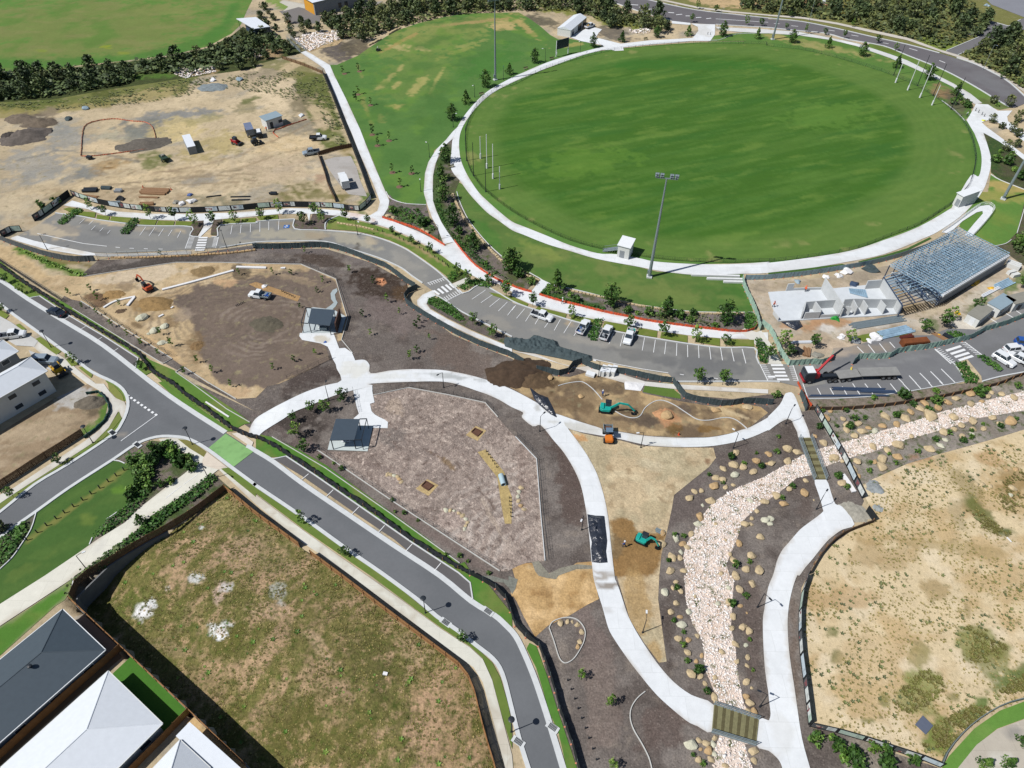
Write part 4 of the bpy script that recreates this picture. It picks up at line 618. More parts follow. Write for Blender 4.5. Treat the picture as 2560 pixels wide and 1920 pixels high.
path('loop_path','12:-10,312 12:110,232 12:260,152 12:430,72 12:590,17 11:740,1630 11:690,1490 11:850,1460 11:940,1455 11:982,1500 11:992,1570 11:1150,1548 11:1300,1536 11:1450,1536 11:1600,1542 11:1750,1565 11:1900,1600 11:2080,1655 22:0,52 22:100,102 22:240,182 22:310,240 22:380,262 22:440,300 22:480,384 22:560,490 22:650,622 22:720,750 22:765,870 22:800,1000 22:830,1150 22:850,1350 22:885,1659 23:900,50 23:930,130 23:960,222 23:1000,340 23:1050,442 23:1110,545 23:1180,652 23:1280,790 23:1400,922 23:1550,1032 23:1742,1118 23:1722,1350 23:1600,1300 23:1500,1250 23:1300,1080 23:1200,975 23:1100,852 23:1020,750 23:950,650 23:880,545 23:830,450 23:780,270 23:710,50 22:690,1560 22:670,1350 22:655,1230 22:640,1100 22:600,900 22:540,750 22:450,600 22:350,480 22:250,362 22:180,370 22:85,292 22:95,250 22:0,205 12:2100,140 12:2000,95 12:1900,60 12:1800,25 11:1680,1652 11:1500,1640 11:1000,1659 12:1010,20 12:830,60 12:690,100 12:560,150 12:440,200 12:340,240 12:280,275 12:230,310 12:70,410 12:0,472 12:-60,430',level=6,ops=[('12',130,280,150,70,-35,(246,250,252),.9),('11',1700,1600,260,22,6,(180,184,184),.8),('11',850,1560,130,90,0,(228,228,222),.8),('11',1200,1600,200,40,0,(226,228,226),.8),('23',830,90,130,40,-8,(150,140,130),.9),('23',810,10,120,18,-8,(168,160,150),.9),('22',340,330,60,20,0,(206,206,200),.7),('23',830,300,50,20,20,(200,198,196),.6),('22',220,210,20,40,-20,(188,188,184),.8),('22',750,1640,100,12,-5,(160,150,140),.8)],res=.6)
path('loop_path','22:380,262 22:560,322 22:740,377 22:800,400 22:860,408 22:930,417 22:1150,452 22:1400,467 22:1600,468 22:1700,465 22:1800,450 22:1900,428 22:1980,400 22:2060,375 22:2212,292 32:0,285 32:100,182 32:140,102 32:160,82 32:220,90 32:290,260 32:365,468 32:268,472 32:250,420 32:220,360 32:205,325 32:180,310 32:150,312 32:80,350 32:0,410 22:2212,402 22:2080,460 22:1950,500 22:1830,525 22:1700,542 22:1550,548 22:1400,548 22:1280,542 22:1150,530 22:930,480 22:740,445 22:600,420 22:478,384 22:440,320',level=6,seed=91,ops=[('22',560,380,200,40,12,(206,204,196),.8),('22',1150,490,260,40,8,(222,222,216),.8),('22',1600,500,300,40,0,(226,230,230),.6)],res=.7)
path('loop_path','32:400,830 32:500,830 32:545,950 32:580,1040 32:640,1065 32:745,1215 32:640,1262 32:570,1310 32:500,1372 32:380,1520 32:320,1590 32:270,1659 33:250,0 33:210,110 33:180,250 33:168,380 33:170,500 33:180,650 33:200,800 33:225,960 33:245,1100 33:290,1400 33:360,1659 33:400,1800 33:150,1800 33:120,1659 33:95,1600 33:60,1560 33:0,1512 23:2105,1462 23:2130,1242 23:2212,1250 33:10,1240 33:20,1190 33:5,1060 33:0,1000 23:2195,900 23:2175,700 23:2165,400 23:2180,280 33:0,100 32:40,1659 32:60,1590 32:80,1520 32:120,1440 32:180,1370 32:240,1300 32:300,1240 32:460,1120 32:470,1080 32:440,970',level=6,seed=92,ops=[('32',520,1150,100,60,0,(240,244,248),.8),('33',150,1350,120,160,0,(226,228,228),.7)],res=.8)
path('playground_slab','11:380,1222 11:670,1222 11:720,1355 11:770,1350 11:830,1392 11:858,1458 11:690,1492 11:660,1440 11:640,1380 11:620,1340 11:560,1312 11:400,1282 11:375,1250',level=7,ops=[('11',560,1270,60,30,0,(206,198,180),.8)],res=.6)
path('playground_slab','11:400,1225 11:440,1010 11:500,1000 11:670,1020 11:780,1080 11:740,1215 11:670,1222',level=7,col=(196,206,210),res=.6)
path('gravel_trail','11:600,1015 11:650,980 11:672,960 11:650,930 11:645,880 11:665,850 11:700,835 11:705,860 11:682,890 11:690,930 11:706,960 11:690,990 11:660,1020',level=7,col=(176,188,192),res=.6)
path('playground_slab','12:840,60 12:1005,22 12:1008,80 12:1025,162 12:985,175 12:1000,240 12:1030,270 12:1070,292 12:1110,310 12:1140,332 12:1138,385 12:1015,384 12:1000,362 12:850,362 12:845,300 12:890,262 12:870,200',level=7,res=.6)
path('shelter_slab','12:620,572 12:640,490 12:700,360 12:1012,362 12:965,585',level=7,col=(206,216,216),res=.6)
sheet('driveway',W('01:-60,1110 01:0,1075 01:100,1130 01:330,1290 01:300,1340 01:140,1330 01:60,1280 01:-100,1230'),6,m_conc,(206,206,204),[],res=1,seed=113)
sheet('driveway',W('01:250,1370 01:400,1430 01:560,1530 01:470,1560 01:300,1480'),6,m_conc,(200,200,198),[],res=1,seed=114)
m_edge2=mat('dull_edging',A(206,206,202),.85,.1,1.5)
def kerb(s,wd=.45,h=.1,name='kerb',m=m_kerb,closed=False,n=3,z0=None):
 P=smooth(W(s),n,closed)
 if closed:P.append(P[0])
 P=[p for i,p in enumerate(P) if i==0 or(p-P[i-1]).length>.05]
 z=zlev(7) if z0 is None else z0
 return struct(name,MB().ribbon(P,wd,-.02,z+h),m)
kerb('01:-300,600 01:0,762 01:250,932 01:560,1122 01:900,1332 01:1300,1642 02:1560,172 02:1950,422',.95,0,'kerb_strip')
kerb('12:0,582 12:160,680 12:400,860 12:800,1132 12:1200,1402 12:1590,1659 13:1860,220 13:2060,342 13:2150,420 23:30,520 23:110,680 23:200,900 23:300,1200 23:380,1460 23:440,1659 23:480,1800',.85,0,'kerb_strip')
kerb('02:2130,540 12:-60,545 12:0,582',.8,0,'kerb_strip')
kerb('02:-300,1560 02:0,1328 02:310,1108 02:600,900 02:980,655 02:1180,522 02:1350,462 02:1500,457 02:1640,482 02:1800,572 02:2000,722 02:2212,878 12:0,880 12:400,1150 12:800,1440 12:1090,1640 13:1400,210 13:1560,350 13:1750,480 13:1900,600 13:2050,720 13:2130,850 13:2200,1110 23:60,1400 23:140,1659 23:190,1800',.62,.06)
kerb('02:-300,1325 02:0,1112 02:300,872 02:600,692 02:960,452 02:1050,350 02:1108,200 02:1085,80 02:995,-5 01:800,1560 01:640,1440 01:330,1212 01:120,1062 01:0,970 01:-300,760',.6,.06)
for s in('01:255,920 01:345,903 01:600,1073 01:900,1250 01:1195,1440 01:1172,1530','12:110,640 12:150,652 12:262,628 12:500,785 12:890,1055 12:1350,1375 12:1750,1635 13:1850,62 13:1872,205'):
 kerb(s,.22,.08,n=1)
for s in('11:335,238 11:335,322 11:550,333 11:860,358 11:1000,385 11:1150,432 11:1300,500 11:1450,600 11:1560,680 11:1650,760 11:1790,880 11:1935,802 11:2050,850 11:2212,945 21:150,1005 21:350,1065 21:550,1125 21:900,1210 21:1250,1272 21:1500,1312 21:1800,1348 21:2090,1352 21:2110,1430 21:2135,1490','01:560,190 01:600,213 01:690,212 01:840,242 01:1090,276 01:1200,292 01:1400,298 01:1660,306 01:1642,380 01:1740,392','01:1830,392 01:1885,383 01:1905,292 01:2212,272 11:0,262 11:100,250 11:330,238','11:1440,790 11:1350,730 11:1260,662 11:1130,600 11:1000,552 11:800,492 11:600,432 11:300,430 11:0,438 01:1900,485','11:1555,895 11:1640,945 11:1780,1040 11:2000,1150 11:2212,1255','21:1430,1642 21:1650,1642 21:2212,1640 31:100,1645','31:2212,1560 31:2000,1600 31:1850,1640','11:600,330 11:600,275 11:640,240 11:720,208','01:480,185 01:555,195','11:1472,970 11:1490,930 11:1560,895'):
 kerb(s,.28,.1)
kerb('32:345,132 32:600,128 32:900,112 32:1200,70 32:1600,0 31:1710,1635 31:1610,1490 31:1440,1360',.16,.05,n=1)
for s in('20:850,-30 20:1000,-40 20:1300,30 20:1600,90 20:1900,125 20:2212,158 30:300,190 30:600,250 30:900,320 30:1200,385 30:1480,460','30:1630,500 30:1800,560 30:2050,690 30:2212,830 30:2500,1100','30:0,240 30:270,268 30:500,290 30:700,345 30:1000,400 30:1200,480 30:1500,600 30:1750,730 30:1950,850 30:2080,925','20:870,20 20:1100,100 20:1380,180','20:1760,213 20:2212,240'):
 kerb(s,.5,.08)
for s in('30:1540,440 30:1830,318','30:1850,165 30:2080,228 30:2180,170','30:1640,478 30:1700,450'):kerb(s,.3,.08,n=1)
for s in('11:1125,0 11:1150,45 11:1200,75 11:1300,103 11:1470,113','11:1735,0 11:1770,110 11:1850,265 11:2000,445 11:2130,565','21:150,700 21:240,750 21:330,800 21:560,850 21:760,900 21:1000,960 21:1250,1000 21:1600,1040 21:2090,1042','20:1720,350 20:1800,345 20:1900,305 20:2000,292 20:2212,290','30:1925,1510 30:2010,1560 30:2212,1640','31:2212,150 31:2150,355','31:1960,470 31:2050,450 31:2100,415','02:970,662 02:1030,668 02:1080,690','02:1175,835 02:1170,890','02:1030,1100 02:920,1175','02:800,1330 02:775,1390','02:315,1115 02:270,1260 02:180,1400 02:110,1500 02:0,1605','03:640,20 03:625,100 03:600,155','30:1500,872 30:1600,945 30:1700,1045'):
 kerb(s,.14,.04,'lawn_edging',m_edge)
for s,n in(('01:730,735 01:1000,690 01:1520,612 01:1900,612 11:0,622 11:390,628 11:690,755 11:740,930 11:792,1100 11:740,1280 11:835,1395',1),('01:700,945 01:1490,1445 01:1410,1487',1),('01:1060,1275 01:1410,1487',1),('01:1520,1560 01:1590,1515 01:1800,1650 02:2040,132',1),('01:630,1010 01:1060,1275',1),('01:1520,1560 01:1650,1650 02:1960,220 02:2160,335',1),('12:1010,100 12:1320,35 12:1650,95 12:1980,165 12:2090,290',1),('22:30,458 22:212,650 22:250,1150 22:285,1530',1),('12:530,572 12:1200,1028 12:2105,1618',1),('12:140,460 12:600,730 12:1160,1120 12:1760,1550',1),('22:400,20 22:470,0 21:560,1645 21:620,1650 22:700,50 22:780,140',4),('22:890,240 22:980,285 22:1060,298 22:1110,275 22:1150,210 22:1230,155 22:1310,148 22:1400,185 22:1500,250 22:1600,310 22:1700,318 22:1830,295 22:1910,305 22:1970,340 22:2030,390',4),('23:320,450 23:350,400 23:420,370 23:490,362 23:560,380 23:610,430 23:632,490 23:620,570 23:580,650 23:530,720 23:470,755 23:430,740 23:400,690 23:360,560 23:320,450',4),('23:1150,1000 23:1080,1060 23:1030,1140 23:1020,1230 23:1050,1330 23:1120,1450 23:1180,1570 23:1210,1680',4)):
 kerb(s,.13,.04,'garden_edging',m_edge2 if '22:' not in s else m_kerb,n=n)
def pline(s,wd=.12,name='parking_line'):
 P=W(s);return struct(name,MB().ribbon(P,wd,-.01,zlev(8)*.5+.085 if False else zlev(7)+.012),m_white)
def baylines(tops,bots,wd=.12):
 for a,b in zip(W(tops),W(bots)):struct('parking_line',MB().ribbon([a,b],wd,.05,zlev(7)+.004),m_white)
LV[7]=0
LV_save=dict(LV)
def zl():
 LV['m']=LV.get('m',0)+1;return.152+(LV['m']%7)*.0012
def line(a,b,wd=.12,name='parking_line'):return struct(name,MB().ribbon([a,b],wd,.05,zl()),m_white)
def lines(s,wd=.12,name='parking_line'):
 P=W(s)
 for a,b in zip(P[::2],P[1::2]):line(a,b,wd,name)
lines('21:35,982 21:0,1025 21:110,1012 21:40,1095 21:190,1008 21:118,1120 21:240,1080 21:200,1145 21:330,1110 21:282,1175 21:418,1105 21:365,1200 21:515,1115 21:448,1222 21:580,1180 21:535,1245 21:875,1220 21:838,1315 21:962,1235 21:935,1335 21:1145,1262 21:1125,1372 21:1238,1282 21:1222,1390 21:1330,1298 21:1318,1403 21:1424,1310 21:1420,1418 21:1516,1325 21:1518,1430 21:1610,1330 21:1615,1438 21:1705,1340 21:1718,1450 21:1800,1345 21:1818,1458 21:1893,1355 21:1918,1466 21:1988,1360 21:2020,1484')
lines('11:1985,850 11:1868,930 11:2048,890 11:1945,960 11:2105,925 11:2020,995 11:2172,955 11:2095,1032 11:2235,990 11:2175,1068')
lines('01:828,295 01:792,330 01:895,312 01:865,342 01:955,335 01:930,362 01:1262,305 01:1210,378 01:1342,308 01:1290,382 01:1415,320 01:1372,384 01:1490,330 01:1455,385 01:1565,340 01:1535,398 01:735,235 01:690,275 01:810,250 01:770,285')
lines('01:2008,292 01:1995,368 01:2085,288 01:2078,360 01:2166,280 01:2164,352 11:35,262 11:35,348 11:112,258 11:112,332 11:200,250 11:195,330')
lines('31:770,1340 31:825,1395 31:865,1322 31:922,1395 31:962,1312 31:1022,1388 31:1050,1300 31:1095,1350 31:1218,1590 31:1282,1659 31:1310,1568 31:1398,1656 31:1403,1554 31:1505,1656 31:1495,1532 31:1615,1650 31:1110,1600 31:1170,1659')
lines('32:425,40 32:458,100 32:535,40 32:570,102 32:640,25 32:685,105 32:730,0 32:795,98 32:835,0 32:905,90 32:945,0 32:1010,80 32:1055,0 32:1112,70 32:1165,0 32:1222,60 32:1275,-5 32:1325,50 32:1385,-10 32:1420,30 32:1480,-20 32:1520,15')
lines('31:1890,1080 31:1990,1140 31:2050,1050 31:2120,1090 31:2130,1020 31:2190,1060')
lines('01:742,1165 01:680,1202 01:885,1258 01:825,1296 01:1025,1352 01:970,1390 01:600,1080 01:545,1112 12:455,780 12:398,828 12:668,918 12:610,975 12:890,1065 12:830,1128 12:1112,1226 12:1060,1285 12:1350,1386 12:1293,1450 12:1598,1550 12:1540,1620')
lines('01:325,362 01:520,405 01:520,405 01:720,448 01:720,448 01:925,472 21:700,1447 21:900,1490 21:900,1490 21:1120,1532 21:1120,1532 21:1350,1567 32:300,0 32:345,130 01:1000,480 01:1038,484 01:1120,489 01:1160,491 01:1245,493 01:1280,495 01:1370,496 01:1408,497 21:1450,1578 21:1485,1584 21:1745,1612 21:1780,1618 21:1895,1625 21:1930,1628 21:2040,1632 21:2080,1634',name='lane_line')
lines('02:1360,270 02:1048,496',.14,'lane_line')
lines('20:1015,42 20:1090,46 20:1100,66 20:1170,62 20:1175,82 20:1240,82 20:1255,100 20:1330,98 20:1350,110 20:1400,114 20:1420,130 20:1470,126 20:1500,140 20:1550,140 20:1590,155 20:1635,152 20:1680,164 20:1720,160',.55,'lane_line')
lines('20:1760,165 20:2212,195 30:50,205 30:100,208 30:200,225 30:260,230 30:520,262 30:575,270 30:720,305 30:780,315 30:980,370 30:1040,380 30:1220,420 30:1290,440 30:1480,525 30:1530,545',.2,'lane_line')
for i,(x,y) in enumerate(((1108,104),(1137,125),(1166,145),(1197,166),(1227,186),(1258,207),(1289,228),(1320,249),(1351,270))):
 p=W1('02:%d,%d'%(x,y));d=(W1('02:1351,270')-W1('02:1108,104')).normalized();line(p-d*.3,p+d*.3,.42,'give_way_line')
def zebra(quads,wd,name='crossing_stripe'):
 P=W(quads)
 for a,b in zip(P[::2],P[1::2]):line(a,b,wd,name)
zebra('01:1718,398 01:1795,398 01:1712,419 01:1790,419 01:1706,441 01:1786,441 01:1699,463 01:1780,463 01:1692,485 01:1775,485 01:1686,505 01:1768,505',.6)
zebra('11:1535,855 11:1585,890 11:1572,840 11:1622,880 11:1605,820 11:1660,868 11:1640,805 11:1690,850 11:1675,795 11:1715,830',.55)
zebra('21:2212,1600 31:60,1600 31:25,1500 31:128,1500 31:38,1531 31:142,1531 31:48,1562 31:150,1562 31:60,1592 31:165,1592 31:78,1624 31:182,1624',.55)
zebra('31:1540,1375 31:1665,1335 31:1580,1403 31:1700,1365 31:1615,1430 31:1735,1393 31:1650,1458 31:1768,1420',.6)
def comb(a,b,n,wd=.14):
 """row of short teeth on a bar"""
 a,b=W1(a),W1(b);d=(b-a);L=d.length;d.normalize();nrm=Vector((-d.y,d.x,0))
 return a,d,nrm,L
def teeth(a,b,tip,n):
 A0,B0,T0=W1(a),W1(b),W1(tip);v=T0-A0
 line(A0,B0,.14,'crossing_line')
 for i in range(n):
  p=A0.lerp(B0,(i+.5)/n);line(p,p+v,.12,'crossing_line')
teeth('01:1602,492','01:1640,390','01:1650,492',9)
teeth('01:1868,485','01:1890,392','01:1830,483',9)
teeth('11:1478,792','11:1635,740','11:1500,812',8)
teeth('11:1645,945','11:1795,870','11:1615,915',8)
teeth('21:2215,1645','21:2140,1490','21:2265,1645',9)
teeth('31:262,1640','31:215,1500','31:222,1640',8)
teeth('31:1580,1488','31:1440,1362','31:1620,1472',9)
teeth('31:1848,1412','31:1700,1300','31:1800,1412',8)
lines('02:1710,785 02:1590,872 02:1570,885 02:1435,990',.1,'lane_line')
mb=MB();p=W1('11:265,302');mb.box((p.x,p.y,.16),(1.5,1.5,.01),.1)
struct('bay_symbol',mb,mat('symbol_blue',A(60,110,180),.7))
mb=MB();mb.ribbon([p+Vector((math.cos(t*.7)*.42,math.sin(t*.7)*.42-.1,0)) for t in range(1,8)],.13,.16,.172);mb.box((p.x-.05,p.y+.25,.168),(.14,.7,.01));mb.box((p.x+.1,p.y+.05,.168),(.4,.13,.01));mb.lathe([(.11,.16),(.11,.175)],8,(p.x-.05,p.y+.62,0))
struct('bay_symbol',mb,m_white)
GV=(112,128,56)
for i,s in enumerate(('01:545,150 01:600,135 01:720,160 01:690,205 01:610,180','01:700,170 01:830,180 01:820,225 01:690,205','01:840,200 01:950,215 01:940,250 01:835,235','01:965,215 01:1140,225 01:1110,270 01:950,252','01:1215,240 01:1360,245 01:1340,290 01:1200,285','01:1370,250 01:1510,255 01:1500,295 01:1350,290','01:1520,255 01:1660,262 01:1660,295 01:1515,298','01:1930,240 01:2075,232 01:2070,275 01:1925,280','01:2085,235 01:2212,225 11:0,222 11:0,258 01:2212,268 01:2085,272','11:0,215 11:190,200 11:195,240 11:40,252','11:625,245 11:720,210 11:850,245 11:990,280 11:1200,345 11:1340,410 11:1500,492 11:1610,560 11:1700,625 11:1810,690 11:1700,770 11:1650,735 11:1560,665 11:1450,585 11:1300,485 11:1150,418 11:1000,370 11:860,340 11:610,322','21:-200,870 21:0,905 21:140,970 21:130,990 21:-160,900','21:235,980 21:250,1005 21:470,1058 21:460,1095 21:200,1020','21:520,1065 21:710,1105 21:690,1155 21:500,1115','21:800,1118 21:1010,1160 21:990,1215 21:780,1180','21:1100,1180 21:1255,1205 21:1250,1260 21:1070,1235','21:1290,1215 21:1515,1245 21:1515,1305 21:1280,1265','21:1590,1255 21:1795,1270 21:1795,1335 21:1585,1300','21:1860,1275 21:2090,1282 21:2090,1340 21:1865,1330','31:760,1250 31:1000,1200 31:1230,1180 31:1200,1240 31:820,1300','31:1150,1040 31:1100,1000')):
 if i==20:continue
 sheet('car_park_verge',W(s),6,m_lawn,GV if i!=10 else(104,130,58),[('noise',(136,138,80),3,.5,.7,.7)]+([('line','11:700,270 11:900,300 11:1180,385 11:1400,480 11:1640,640',10,(170,146,110),.8)] if i==10 else[]),res=.8,seed=120+i)
sheet('car_park_bed',W('11:340,320 11:340,240 11:400,250 11:470,250 11:490,190 11:600,200 11:700,210 11:640,235 11:600,270 11:598,330 11:540,325'),6,m_bed,(110,98,92),[],res=.8,seed=150)
sheet('car_park_bed',W('01:1650,300 01:1665,262 01:1760,250 01:1755,300 01:1700,385 01:1650,380'),6,m_bed,(104,92,84),[],res=.8,seed=151)
sheet('car_park_bed',W('01:1830,300 01:1850,245 01:1920,240 01:1900,300 01:1880,380 01:1820,375'),6,m_bed,(104,92,84),[],res=.8,seed=152)
sheet('car_park_bed',W('11:1478,970 11:1500,930 11:1600,920 11:1780,1045 11:2212,1275 11:2212,1330 11:2140,1310 11:1850,1190 11:1650,1090 11:1510,1010'),5,m_bed,(110,100,96),[],res=.8,seed=153)
sheet('car_park_bed',W('32:345,135 32:600,131 32:900,115 32:1200,73 32:1600,2 31:1850,1645 31:2000,1605 31:2300,1540 31:2300,1600 32:1970,0 32:1700,60 32:1400,120 32:1000,175 32:700,220 32:380,210'),3,m_bed,(138,126,114),[],res=.9,seed=154)
sheet('car_park_bed',W('11:1640,760 11:1700,700 11:1810,690 11:1830,735 11:1690,790 11:1660,770'),5,m_bed,(84,96,56),[],res=.8,seed=155)
sheet('oval_garden_strip',W('31:775,605 31:1000,550 31:1200,490 31:1395,395 31:1410,405 31:1200,510 31:1000,570 31:800,612'),6,m_lawn,(72,104,50),[],res=.9,seed=156)
sheet('oval_garden_strip',W('31:0,702 31:300,668 31:640,625 31:665,632 31:300,690 31:0,715'),6,m_lawn,(72,104,50),[],res=.9,seed=157)
sheet('car_park_bed',W('22:1130,70 21:1160,1640 21:1400,1659 22:1400,50 22:1450,90 22:1460,130 22:1300,105'),3,m_lawn,(96,122,56),[],res=.8,seed=158)
L_DARK=leafmat('dark_foliage',A(52,68,44),A(80,98,60),A(114,130,80))
L_MID=leafmat('green_foliage',A(38,66,28),A(70,106,42),A(112,144,66))
L_SCRUB=leafmat('scrub_foliage',A(62,74,50),A(92,104,64),A(128,136,80))
L_LIME=leafmat('young_foliage',A(64,96,36),A(104,142,56),A(150,176,84))
L_COVER=leafmat('groundcover_foliage',A(34,66,24),A(62,104,38),A(92,134,56))
L_WEED=leafmat('weed_blades',A(96,86,44),A(112,106,56),A(128,132,66))
L_DRY=leafmat('dry_grass_blades',A(108,104,50),A(150,140,80),A(196,176,120))
M_BARK=mat('bark',A(112,98,82),.95,.2,6)
ICO=None
def rnd(a,b):return random.uniform(a,b)
def leafcloud(clumps,per,leaf,seed,flat=.8):
 """clumps: list of (centre, radius); returns quads and a tone per vertex"""
 r=np.random.default_rng(seed);V=[];T=[]
 for(c,R) in clumps:
  d=r.normal(size=(per,3));d/=np.linalg.norm(d,axis=1)[:,None]
  p=np.array(c)+d*R*(r.uniform(.55,1.05,(per,1)))*np.array([1,1,flat])
  n=d+r.normal(size=(per,3))*.6;n/=np.linalg.norm(n,axis=1)[:,None]
  t=np.cross(n,r.normal(size=(per,3)));t/=np.linalg.norm(t,axis=1)[:,None]+1e-9;b=np.cross(n,t)
  s=leaf*r.uniform(.6,1.3,(per,1));ct=r.uniform(0,.75)
  q=np.stack([p-t*s-b*s*.6,p+t*s-b*s*.6,p+t*s*.8+b*s*.7,p-t*s*.8+b*s*.7],1)
  V.append(q.reshape(-1,3));T.append(np.repeat(np.clip(ct+r.normal(0,.13,per),0,1),4))
 return np.concatenate(V),np.concatenate(T)
def cloudmesh(name,V,T,m):
 n=len(V)//4;me=bpy.data.meshes.new(name)
 me.from_pydata(V.tolist(),[],[(4*i,4*i+1,4*i+2,4*i+3) for i in range(n)])
 at=me.attributes.new('tone','FLOAT','POINT');at.data.foreach_set('value',T.astype(np.float32));me.materials.append(m);return me
def make_tree(name,cat,h,cr,base,shape,leafm,seed,ncl=14,per=22,leaf=.22,trunk=.09,lean=0):
 random.seed(seed)
 t=thing(name,'',cat)
 mb=MB();top=Vector((lean,0,h*.8));p0=Vector((0,0,-.1));mid=Vector((lean*.4+rnd(-.05,.05)*h,rnd(-.04,.04)*h,h*.42))
 mb.bar(p0,mid,trunk,trunk*.72,6);mb.bar(mid,top,trunk*.72,trunk*.25,5)
 cl=[]
 for i in range(ncl):
  f=(i+.5)/ncl;z=base+(h-base)*f
  if shape=='cone':R=cr*(1-f*.8)*(.75+.25*math.sin(3.14*min(1,f*3)))
  elif shape=='ball':R=cr*math.sqrt(max(.05,1-(2*f-1)**2))
  elif shape=='col':R=cr*(.75+.3*math.sin(3.14*f))*(.5 if f>.9 else 1)
  else:R=cr*(.5+.6*math.sin(3.0*f+.2))
  a=i*2.4+rnd(-.4,.4);q=rnd(.35,.8)*R
  c=(lean*f+math.cos(a)*q,math.sin(a)*q,z+rnd(-.06,.06)*h);cl.append((c,R*rnd(.38,.62)))
  mb.bar(mid.lerp(top,min(1,max(0,(z-h*.4)/(h*.5)))) if z>h*.4 else Vector((0,0,z*.8)),Vector(c),trunk*.35,trunk*.12,4)
 mb.build('trunk',M_BARK,t)
 V,T=leafcloud(cl,per,leaf,seed)
 link('crown',cloudmesh('crown',V,T,leafm),t)
 return proto(t)
BELT=[make_tree('tree','tree',5.4,2.8,.7,'x',L_DARK,3,18,28,.36,.12),make_tree('tree','tree',5.2,2.8,.9,'ball',L_DARK,4,16,24,.36,.13),make_tree('tree','tree',6.0,2.6,.8,'ball',L_DARK,5,20,26,.36,.12),make_tree('tree','tree',4.4,2.5,.6,'ball',L_SCRUB,6,14,24,.34,.1),make_tree('tree','tree',6.0,2.4,.9,'x',L_SCRUB,8,15,24,.32,.12)]
FIG=[make_tree('tree','tree',5.6,1.9,.7,'col',L_MID,11,20,34,.2,.12),make_tree('tree','tree',5.0,2.2,.7,'cone',L_MID,12,20,34,.21,.12)]
STREET=[make_tree('tree','tree',3.4,1.15,1.2,'ball',L_MID,15,12,26,.15,.05),make_tree('tree','tree',3.8,1.0,1.2,'x',L_LIME,16,12,22,.14,.05),make_tree('tree','tree',3.0,1.2,.9,'ball',L_MID,17,12,26,.15,.05)]
SAP=[make_tree('sapling','young tree',2.3,.45,.7,'x',L_LIME,21,7,12,.12,.025),make_tree('sapling','young tree',1.9,.5,.4,'ball',L_MID,22,7,12,.12,.025)]
BUSH=[make_tree('shrub','shrub',1.1,.75,.2,'ball',L_MID,31,9,16,.14,.03),make_tree('shrub','shrub',.8,.65,.15,'ball',L_LIME,32,8,14,.12,.02),make_tree('shrub','shrub',1.3,.9,.2,'ball',L_MID,33,11,20,.17,.04)]
def row(protos,s,label,group,sc=(.9,1.15),start=0,seed=1,one=False):
 """label holds {n} for first, second ...; positions are bases on the ground"""
 random.seed(seed);out=[]
 for i,p in enumerate(W(s)):
  pr=protos[i%len(protos)] if not one else protos[0]
  k=rnd(*sc)
  out.append(place(pr,p,rnd(0,6.28),(k*rnd(.9,1.1),k*rnd(.9,1.1),k*rnd(.88,1.15)),label.format(n=nth(i+start),N=nth(i+start).capitalize()),group))
 return out
def grove(protos,s,sp,label,group,seed,sc=(.75,1.2),anchor=None,zs=1):
 """trees spread over an area at about sp metres, numbered from the left of the photograph"""
 rg=np.random.default_rng(seed);random.seed(seed);P=W(s)
 X,Y=inpoly_random(P,1200,rg);pts=[]
 for x,y in zip(X,Y):
  if all((x-a)**2+(y-b)**2>sp*sp*1.3 for a,b in pts):pts.append((x,y))
 u=proj(np.array([p[0] for p in pts]),np.array([p[1] for p in pts]))[0]
 pts=[pts[i] for i in np.argsort(u)]
 for i,(x,y) in enumerate(pts):
  k=rnd(*sc);place(random.choice(protos),(x,y,0),rnd(0,6.28),(k,k*rnd(.9,1.1),k*rnd(.8,1.15)*zs),label.format(n=nth(i),N=nth(i).capitalize()),group)
 return len(pts)
grove(BELT[:4],'00:-250,640 00:0,650 00:300,640 00:560,610 00:620,700 00:300,840 00:0,860 00:-250,860',4.6,'{N} dark tree from the left in the dense belt below the far oval','trees in the belt below the far oval',41,(.65,1.05))
grove(BELT[:3],'00:600,610 00:900,590 00:1300,560 00:1560,520 00:1560,560 00:1300,610 00:1150,710 00:900,760 00:640,800',4.8,'{N} dark tree from the left in the middle stretch of the upper left belt','trees in the middle of the upper left belt',42,(.6,.95))
grove(BELT,'00:1560,520 00:1850,430 00:2050,330 00:2212,300 10:230,330 10:60,400 00:2212,450 00:1900,560 00:1620,560',4.8,'{N} tree from the left where the belt meets the roofed shelter','trees of the belt near the roofed shelter',43,(.5,.75))
grove(BELT[1:4],'10:40,470 10:200,420 10:330,430 10:300,480 10:120,520 10:0,560 00:2212,610 00:1860,620 00:1850,580 00:2100,540',4.2,'{N} bush-like tree from the left beside the pale rock of the far creek','trees beside the far rocky creek',44,(.6,.85))
grove(BELT,'10:0,90 10:60,60 10:170,120 10:240,180 10:560,240 10:560,300 10:300,330 10:150,260 10:60,250',4.6,'{N} tree from the left below the school yard','trees below the school yard',45,(.42,.7))
grove(BELT,'10:560,170 10:640,170 10:760,150 10:900,120 10:1100,60 10:1400,20 10:1400,140 10:1250,230 10:1080,300 10:960,330 10:900,380 10:740,350 10:700,250 10:560,240',4.5,'{N} tree from the left in the thicket above the grass bank','thicket above the grass bank',46,(.7,1.05))
grove(BELT[1:],'10:1400,10 10:2212,-60 20:500,-60 20:860,20 20:900,110 20:700,90 20:300,90 20:0,90 10:2212,95 10:1900,90 10:1640,130 10:1400,170',5.0,'{N} tree from the left in the woodland strip along the top edge','woodland strip along the top edge',47,(.7,1.1))
